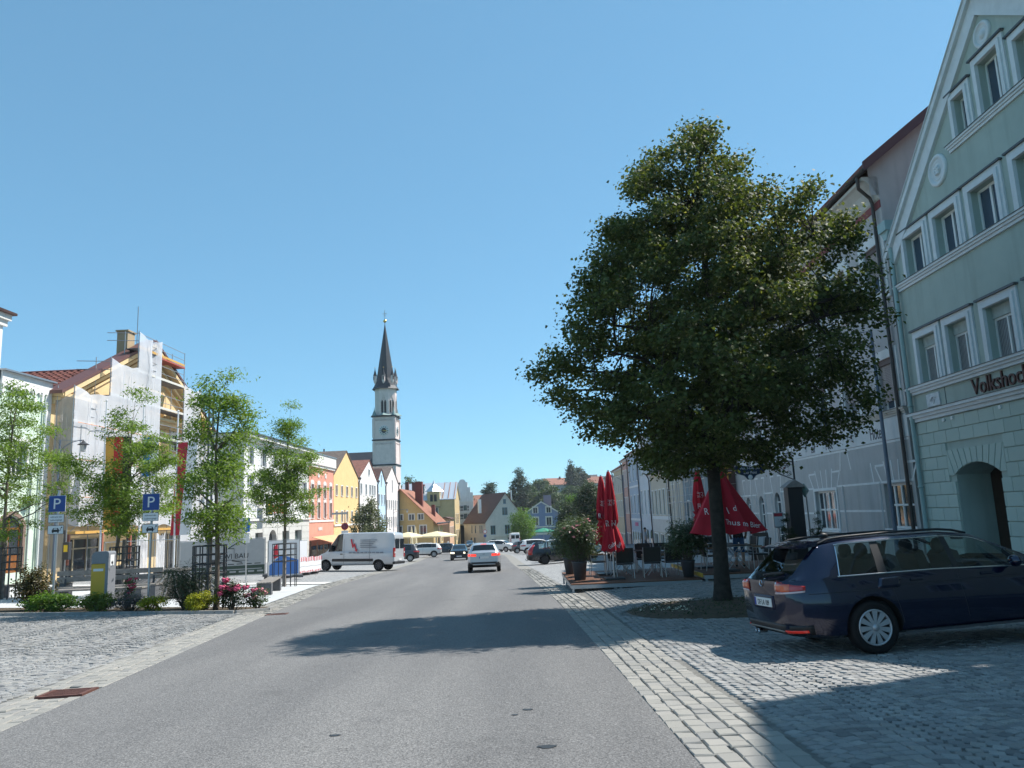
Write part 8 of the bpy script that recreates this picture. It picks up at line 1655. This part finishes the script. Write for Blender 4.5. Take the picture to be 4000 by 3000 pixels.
s_ = MB().prism([(x, zc + z) for x, z in shp], -.03, .03).build('shield', plain('shield_navy', (.012, .025, .06), .5), t); MB().tube([(x, -.035, zc + z) for x, z in shp + shp[:1]], .014, 4).build('shield_border', wi, s_)
ob('lettering', text_mesh('Hotel-Gasthof', .135, .002, 'CENTER', .92), lw, s_, loc=(-1.48, -.036, zc + 2.74), rot=(rad(90), 0, 0)); ob('lettering', text_mesh('Zur Post', .135, .002, 'CENTER', 1.0), lw, s_, loc=(-1.48, -.036, zc + 2.58), rot=(rad(90), 0, 0)); MB().lathe([(.085, -.04), (.06, -.045), (.0, -.045)], 14, (-1.49, 0, zc + 2.46), ax='y').build('shield_roundel', swhite, s_)
mb = MB()
for k in range(9): a = rad(200 + k * 17.5 - 180 + 20); mb.tube([(-1.48 + .16 * math.cos(a), 0, zc + 3.08 + .16 * math.sin(a)), (-1.48 + .34 * math.cos(a), 0, zc + 3.08 + .30 * math.sin(a))], .012, 4)
mb.build('sun_rays', plain('ray_gold', (.5, .36, .08), .5), s_); MB().lathe([(0, -.02), (.13, -.02), (.13, .02), (0, .02)], 14, (-1.48, 0, zc + 3.08), ax='y').build('sun_disc', plain('sun_white', (.6, .6, .55), .5), s_)
t = thing('info_box', 'small lit menu box with red top left of the sign column', 'menu box', (9.45, 28.4, gz(9.45, 28.4))); MB().tube([(0, 0, 0), (0, 0, 1.5)], .03, 6).build('post', galv, t); MB().bbox(-.18, .18, -.06, .06, 1.3, 1.85, .01).build('box', galv, t); MB().box(-.15, .15, -.066, -.061, 1.35, 1.7).build('sheet', swhite, t); MB().box(-.15, .15, -.066, -.061, 1.71, 1.82).build('red_top', rw, t)
# ---------------------------------------------------------------- bare scaffold on the right row
sc = thing('bare_scaffold', 'bare steel scaffold without netting in front of the slate blue house', 'scaffold', (12.2 + .0133 * 61 - 1.2, 61.0, 0), RROT, None)
for x in (0, 2.4, 4.8, 7.2, 9.6):
    for y in (0, .8): MB().tube([(x, y, -2.2), (x, y, 8.6)], .03, 6).build('standard', steel, sc)
for i in range(4):
    for z in (-.2, 1.8, 3.8, 5.8, 7.6):
        MB().box(i * 2.4 + .03, i * 2.4 + 2.37, 0, .8, z, z + .05).build('deck', plain('deck_pale', (.4, .4, .4), .6), sc)
        for h in (.5, 1.0): MB().tube([(i * 2.4, 0, z + h), (i * 2.4 + 2.4, 0, z + h)], .02, 5).build('guard_rail', steel, sc)
    MB().tube([(i * 2.4, 0, 1.8 if i % 2 else -.2), (i * 2.4 + 2.4, 0, 3.8 if i % 2 else 1.8)], .02, 5).build('brace', steel, sc)
mb = MB()
for s_ in (4.2, 4.6): mb.tube([(s_, -.1, -2), (s_, -.1, 5.8)], .018, 5)
for k in range(24): mb.tube([(4.2, -.1, -1.9 + k * .32), (4.6, -.1, -1.9 + k * .32)], .012, 4)
mb.build('ladder', steel, sc)
# ---------------------------------------------------------------- cafe parasols in front of the tan house
crm = rough_mat('cream_canvas', (.72, .62, .40), .8, 3, .1, .1); 
for x, y, r, m_, lb in ((-18.6, 132, 2.9, crm, 'left open cream cafe parasol in front of the tan house'), (-14.0, 134, 3.6, crm, 'right open cream cafe parasol in front of the tan house'), (-22.6, 128, 2.4, rough_mat('parasol_orange', (.55, .07, .03), .7), 'open red cafe parasol partly hidden by the van'), (-25.5, 118, 3.0, rough_mat('parasol_red2', (.5, .02, .03), .7), 'wide red cafe parasol behind the roof of the van'), (5.6, 172, 2.6, plain('parasol_green', (.02, .22, .13), .7), 'green parasol in front of the blue house')):
    z0 = gz(x, y); t = thing('cafe_parasol', lb, 'parasol', (x, y, z0), .3, 'open cafe parasols'); MB().tube([(0, 0, 0), (0, 0, 3.2)], .04, 6).build('pole', alu, t); k = MB(); n = 4 if r > 2.7 else 8; k.lathe([(r, 2.35), (r, 2.55), (r * .5, 3.0), (.05, 3.3)], n, smooth=False); o = k.build('canopy', m_, t)
    for q in range(n): a = 2 * math.pi * q / n; MB().tube([(r * .96 * math.cos(a), r * .96 * math.sin(a), 2.52), (0, 0, 3.2)], .02, 4).build('rib', alu, t)
for x, y, lb in ((-19.9, 146, 'left tall folded cream parasol against the tan wall'), (-19.3, 147, 'right tall folded cream parasol against the tan wall'), (-15.0, 148, 'folded brown parasol beside the sunlit tan wall')):
    t = thing('folded_parasol', lb, 'parasol', (x, y, gz(x, y)), 0, 'folded cafe parasols'); MB().tube([(0, 0, 0), (0, 0, 1.6)], .05, 6).build('pole', alu, t); MB().lathe([(.34, 1.2), (.28, 1.5), (.22, 3.0), (.1, 4.2), (.02, 4.5)], 10).build('canopy', crm if 'cream' in lb else plain('parasol_brown', (.25, .18, .12), .7), t)

# ---------------------------------------------------------------- people
def person(label, joints, radii, edges, loc, rz, skin_z, cols, s=1.0, hair=(.05, .035, .025)):
    """one continuous skin-modifier body, coloured by height bands; hair as a child"""
    t = thing('person', label, 'person', loc, rz); me = bpy.data.meshes.new('body'); me.from_pydata(joints, edges, []); o = ob('body', me, None, t)
    o.modifiers.new('k', 'SKIN'); sl_ = me.skin_vertices[0].data
    for i, r in enumerate(radii): sl_[i].radius = (r if isinstance(r, tuple) else (r, r)); 
    sl_[0].use_root = True; o.modifiers.new('u', 'SUBSURF').levels = 2; o.modifiers['u'].render_levels = 2
    m2 = bpy.data.meshes.new_from_object(o.evaluated_get(bpy.context.evaluated_depsgraph_get())); o.modifiers.clear(); o.data = m2; bpy.data.meshes.remove(me)
    for c in cols: m2.materials.append(c)
    for p in m2.polygons: p.use_smooth = True; p.material_index = skin_z(p.center)
    return t, o
def human(label, loc, rz, shirt, trousers, sk=(.42, .26, .19), shorts=True, bend=0, arms='down', seated=False):
    J = [(0, 0, .95), (0, -.01, 1.12), (0, .0, 1.32), (0, 0, 1.46), (0, -.01, 1.56), (0, -.02, 1.66), (0, -.015, 1.75)]; Rr = [(.155, .115), (.145, .11), (.17, .115), (.09, .08), (.055, .055), (.085, .10), (.07, .085)]; E_ = [(0, 1), (1, 2), (2, 3), (3, 4), (4, 5), (5, 6)]
    for s_ in (-1, 1):
        b = len(J); J += [(s_ * .10, 0, .86), (s_ * .11, -.01, .48), (s_ * .11, .02, .09), (s_ * .12, -.13, .04)] if not seated else [(s_ * .10, -.1, .90), (s_ * .11, -.45, .92), (s_ * .11, -.43, .52), (s_ * .12, -.56, .47)]
        Rr += [.095, .06, .04, .042]; E_ += [(0, b), (b, b + 1), (b + 1, b + 2), (b + 2, b + 3)]
        b = len(J); ar = [(s_ * .19, 0, 1.40), (s_ * .26, -.02, 1.15), (s_ * .24, -.18, .98), (s_ * .22, -.27, .95)] if arms == 'bent' else [(s_ * .19, 0, 1.40), (s_ * .24, 0, 1.13), (s_ * .25, -.05, .88), (s_ * .25, -.07, .79)]
        J += ar; Rr += [.065, .045, .035, .04]; E_ += [(3, b), (b, b + 1), (b + 1, b + 2), (b + 2, b + 3)]
        for f_ in range(5): h = len(J); w0 = ar[3]; J += [(w0[0] + (f_ - 2) * .017, w0[1] - .03, w0[2] - .045), (w0[0] + (f_ - 2) * .02, w0[1] - .045, w0[2] - .09 + .012 * abs(f_ - 2))]; Rr += [.010, .008]; E_ += [(b + 3, h), (h, h + 1)]
    skm = plain('skin', sk, .55); cols = [shirt, trousers, skm, plain('shoe_dark', (.02, .02, .02), .6)]
    def band(c):
        if c.z > 1.5: return 2
        if abs(c.x) > .205 and c.z < 1.2: return 2
        if c.z > .93: return 0
        if c.z > (.48 if shorts else .1) and not (abs(c.x) > .205): return 1
        if c.z < .08: return 3
        return 2 if shorts else 1
    t, o = person(label, J, Rr, E_, loc, rz, band, cols)
    mb = MB(); mb.ico((0, .012, 1.735), .105, 2, (.88, 1.0, .92)); mb.build('hair', plain('hair_brown', (.03, .02, .015), .7), t)
    MB().ico((-.03, -.105, 1.69), .011, 1).ico((.03, -.105, 1.69), .011, 1).build('eyes', ink_k, o); MB().ico((0, -.118, 1.66), .016, 1, (.7, 1, 1.1)).ico((-.088, 0, 1.67), .02, 1, (.4, 1, 1.3)).ico((.088, 0, 1.67), .02, 1, (.4, 1, 1.3)).build('nose_and_ears', skm, o); MB().box(-.022, .022, -.115, -.106, 1.617, 1.625).build('mouth', plain('lips', (.3, .12, .1), .6), o)
    return t
human('person in black shirt and blue shorts standing behind the half-open parasol', (7.05, 25.2, -.48), rad(165), plain('shirt_black', (.015, .015, .017), .9), plain('shorts_blue', (.03, .10, .22), .9), arms='bent')
human('person in a pale pink shirt near the front of the van', (-18.5, 86, gz(-18.5, 86)), rad(30), plain('shirt_pink', (.70, .45, .42), .9), plain('trousers_pale', (.45, .42, .4), .9), shorts=False)
human('person in a grey shirt walking past the dormer house', (9.4, 58, gz(9.4, 58)), rad(80), plain('shirt_grey', (.3, .3, .32), .9), plain('trousers_dark', (.05, .06, .09), .9), shorts=False)
human('person in a white shirt under the orange cafe sign at the far end', (-12.6, 140, gz(-12.6, 140)), rad(-40), plain('shirt_white', (.7, .7, .7), .9), plain('trousers_dark', (.05, .06, .09), .9), shorts=False)
# ================================================================ thin summer haze round the whole scene
hm = bpy.data.materials.new('haze_air'); hm.use_nodes = True; n = hm.node_tree; n.nodes.remove(n.nodes['Principled BSDF']); pv_ = n.nodes.new('ShaderNodeVolumePrincipled')
pv_.inputs['Color'].default_value = (.86, .93, 1, 1); pv_.inputs['Density'].default_value = .0002; pv_.inputs['Anisotropy'].default_value = .3; n.links.new(pv_.outputs[0], n.nodes['Material Output'].inputs['Volume'])
o = MB().box(-1510, 1510, -90, 2610, -12, 72).build('haze', hm, kind='stuff'); o['label'] = 'thin pale summer haze over the town'; o['category'] = 'haze'
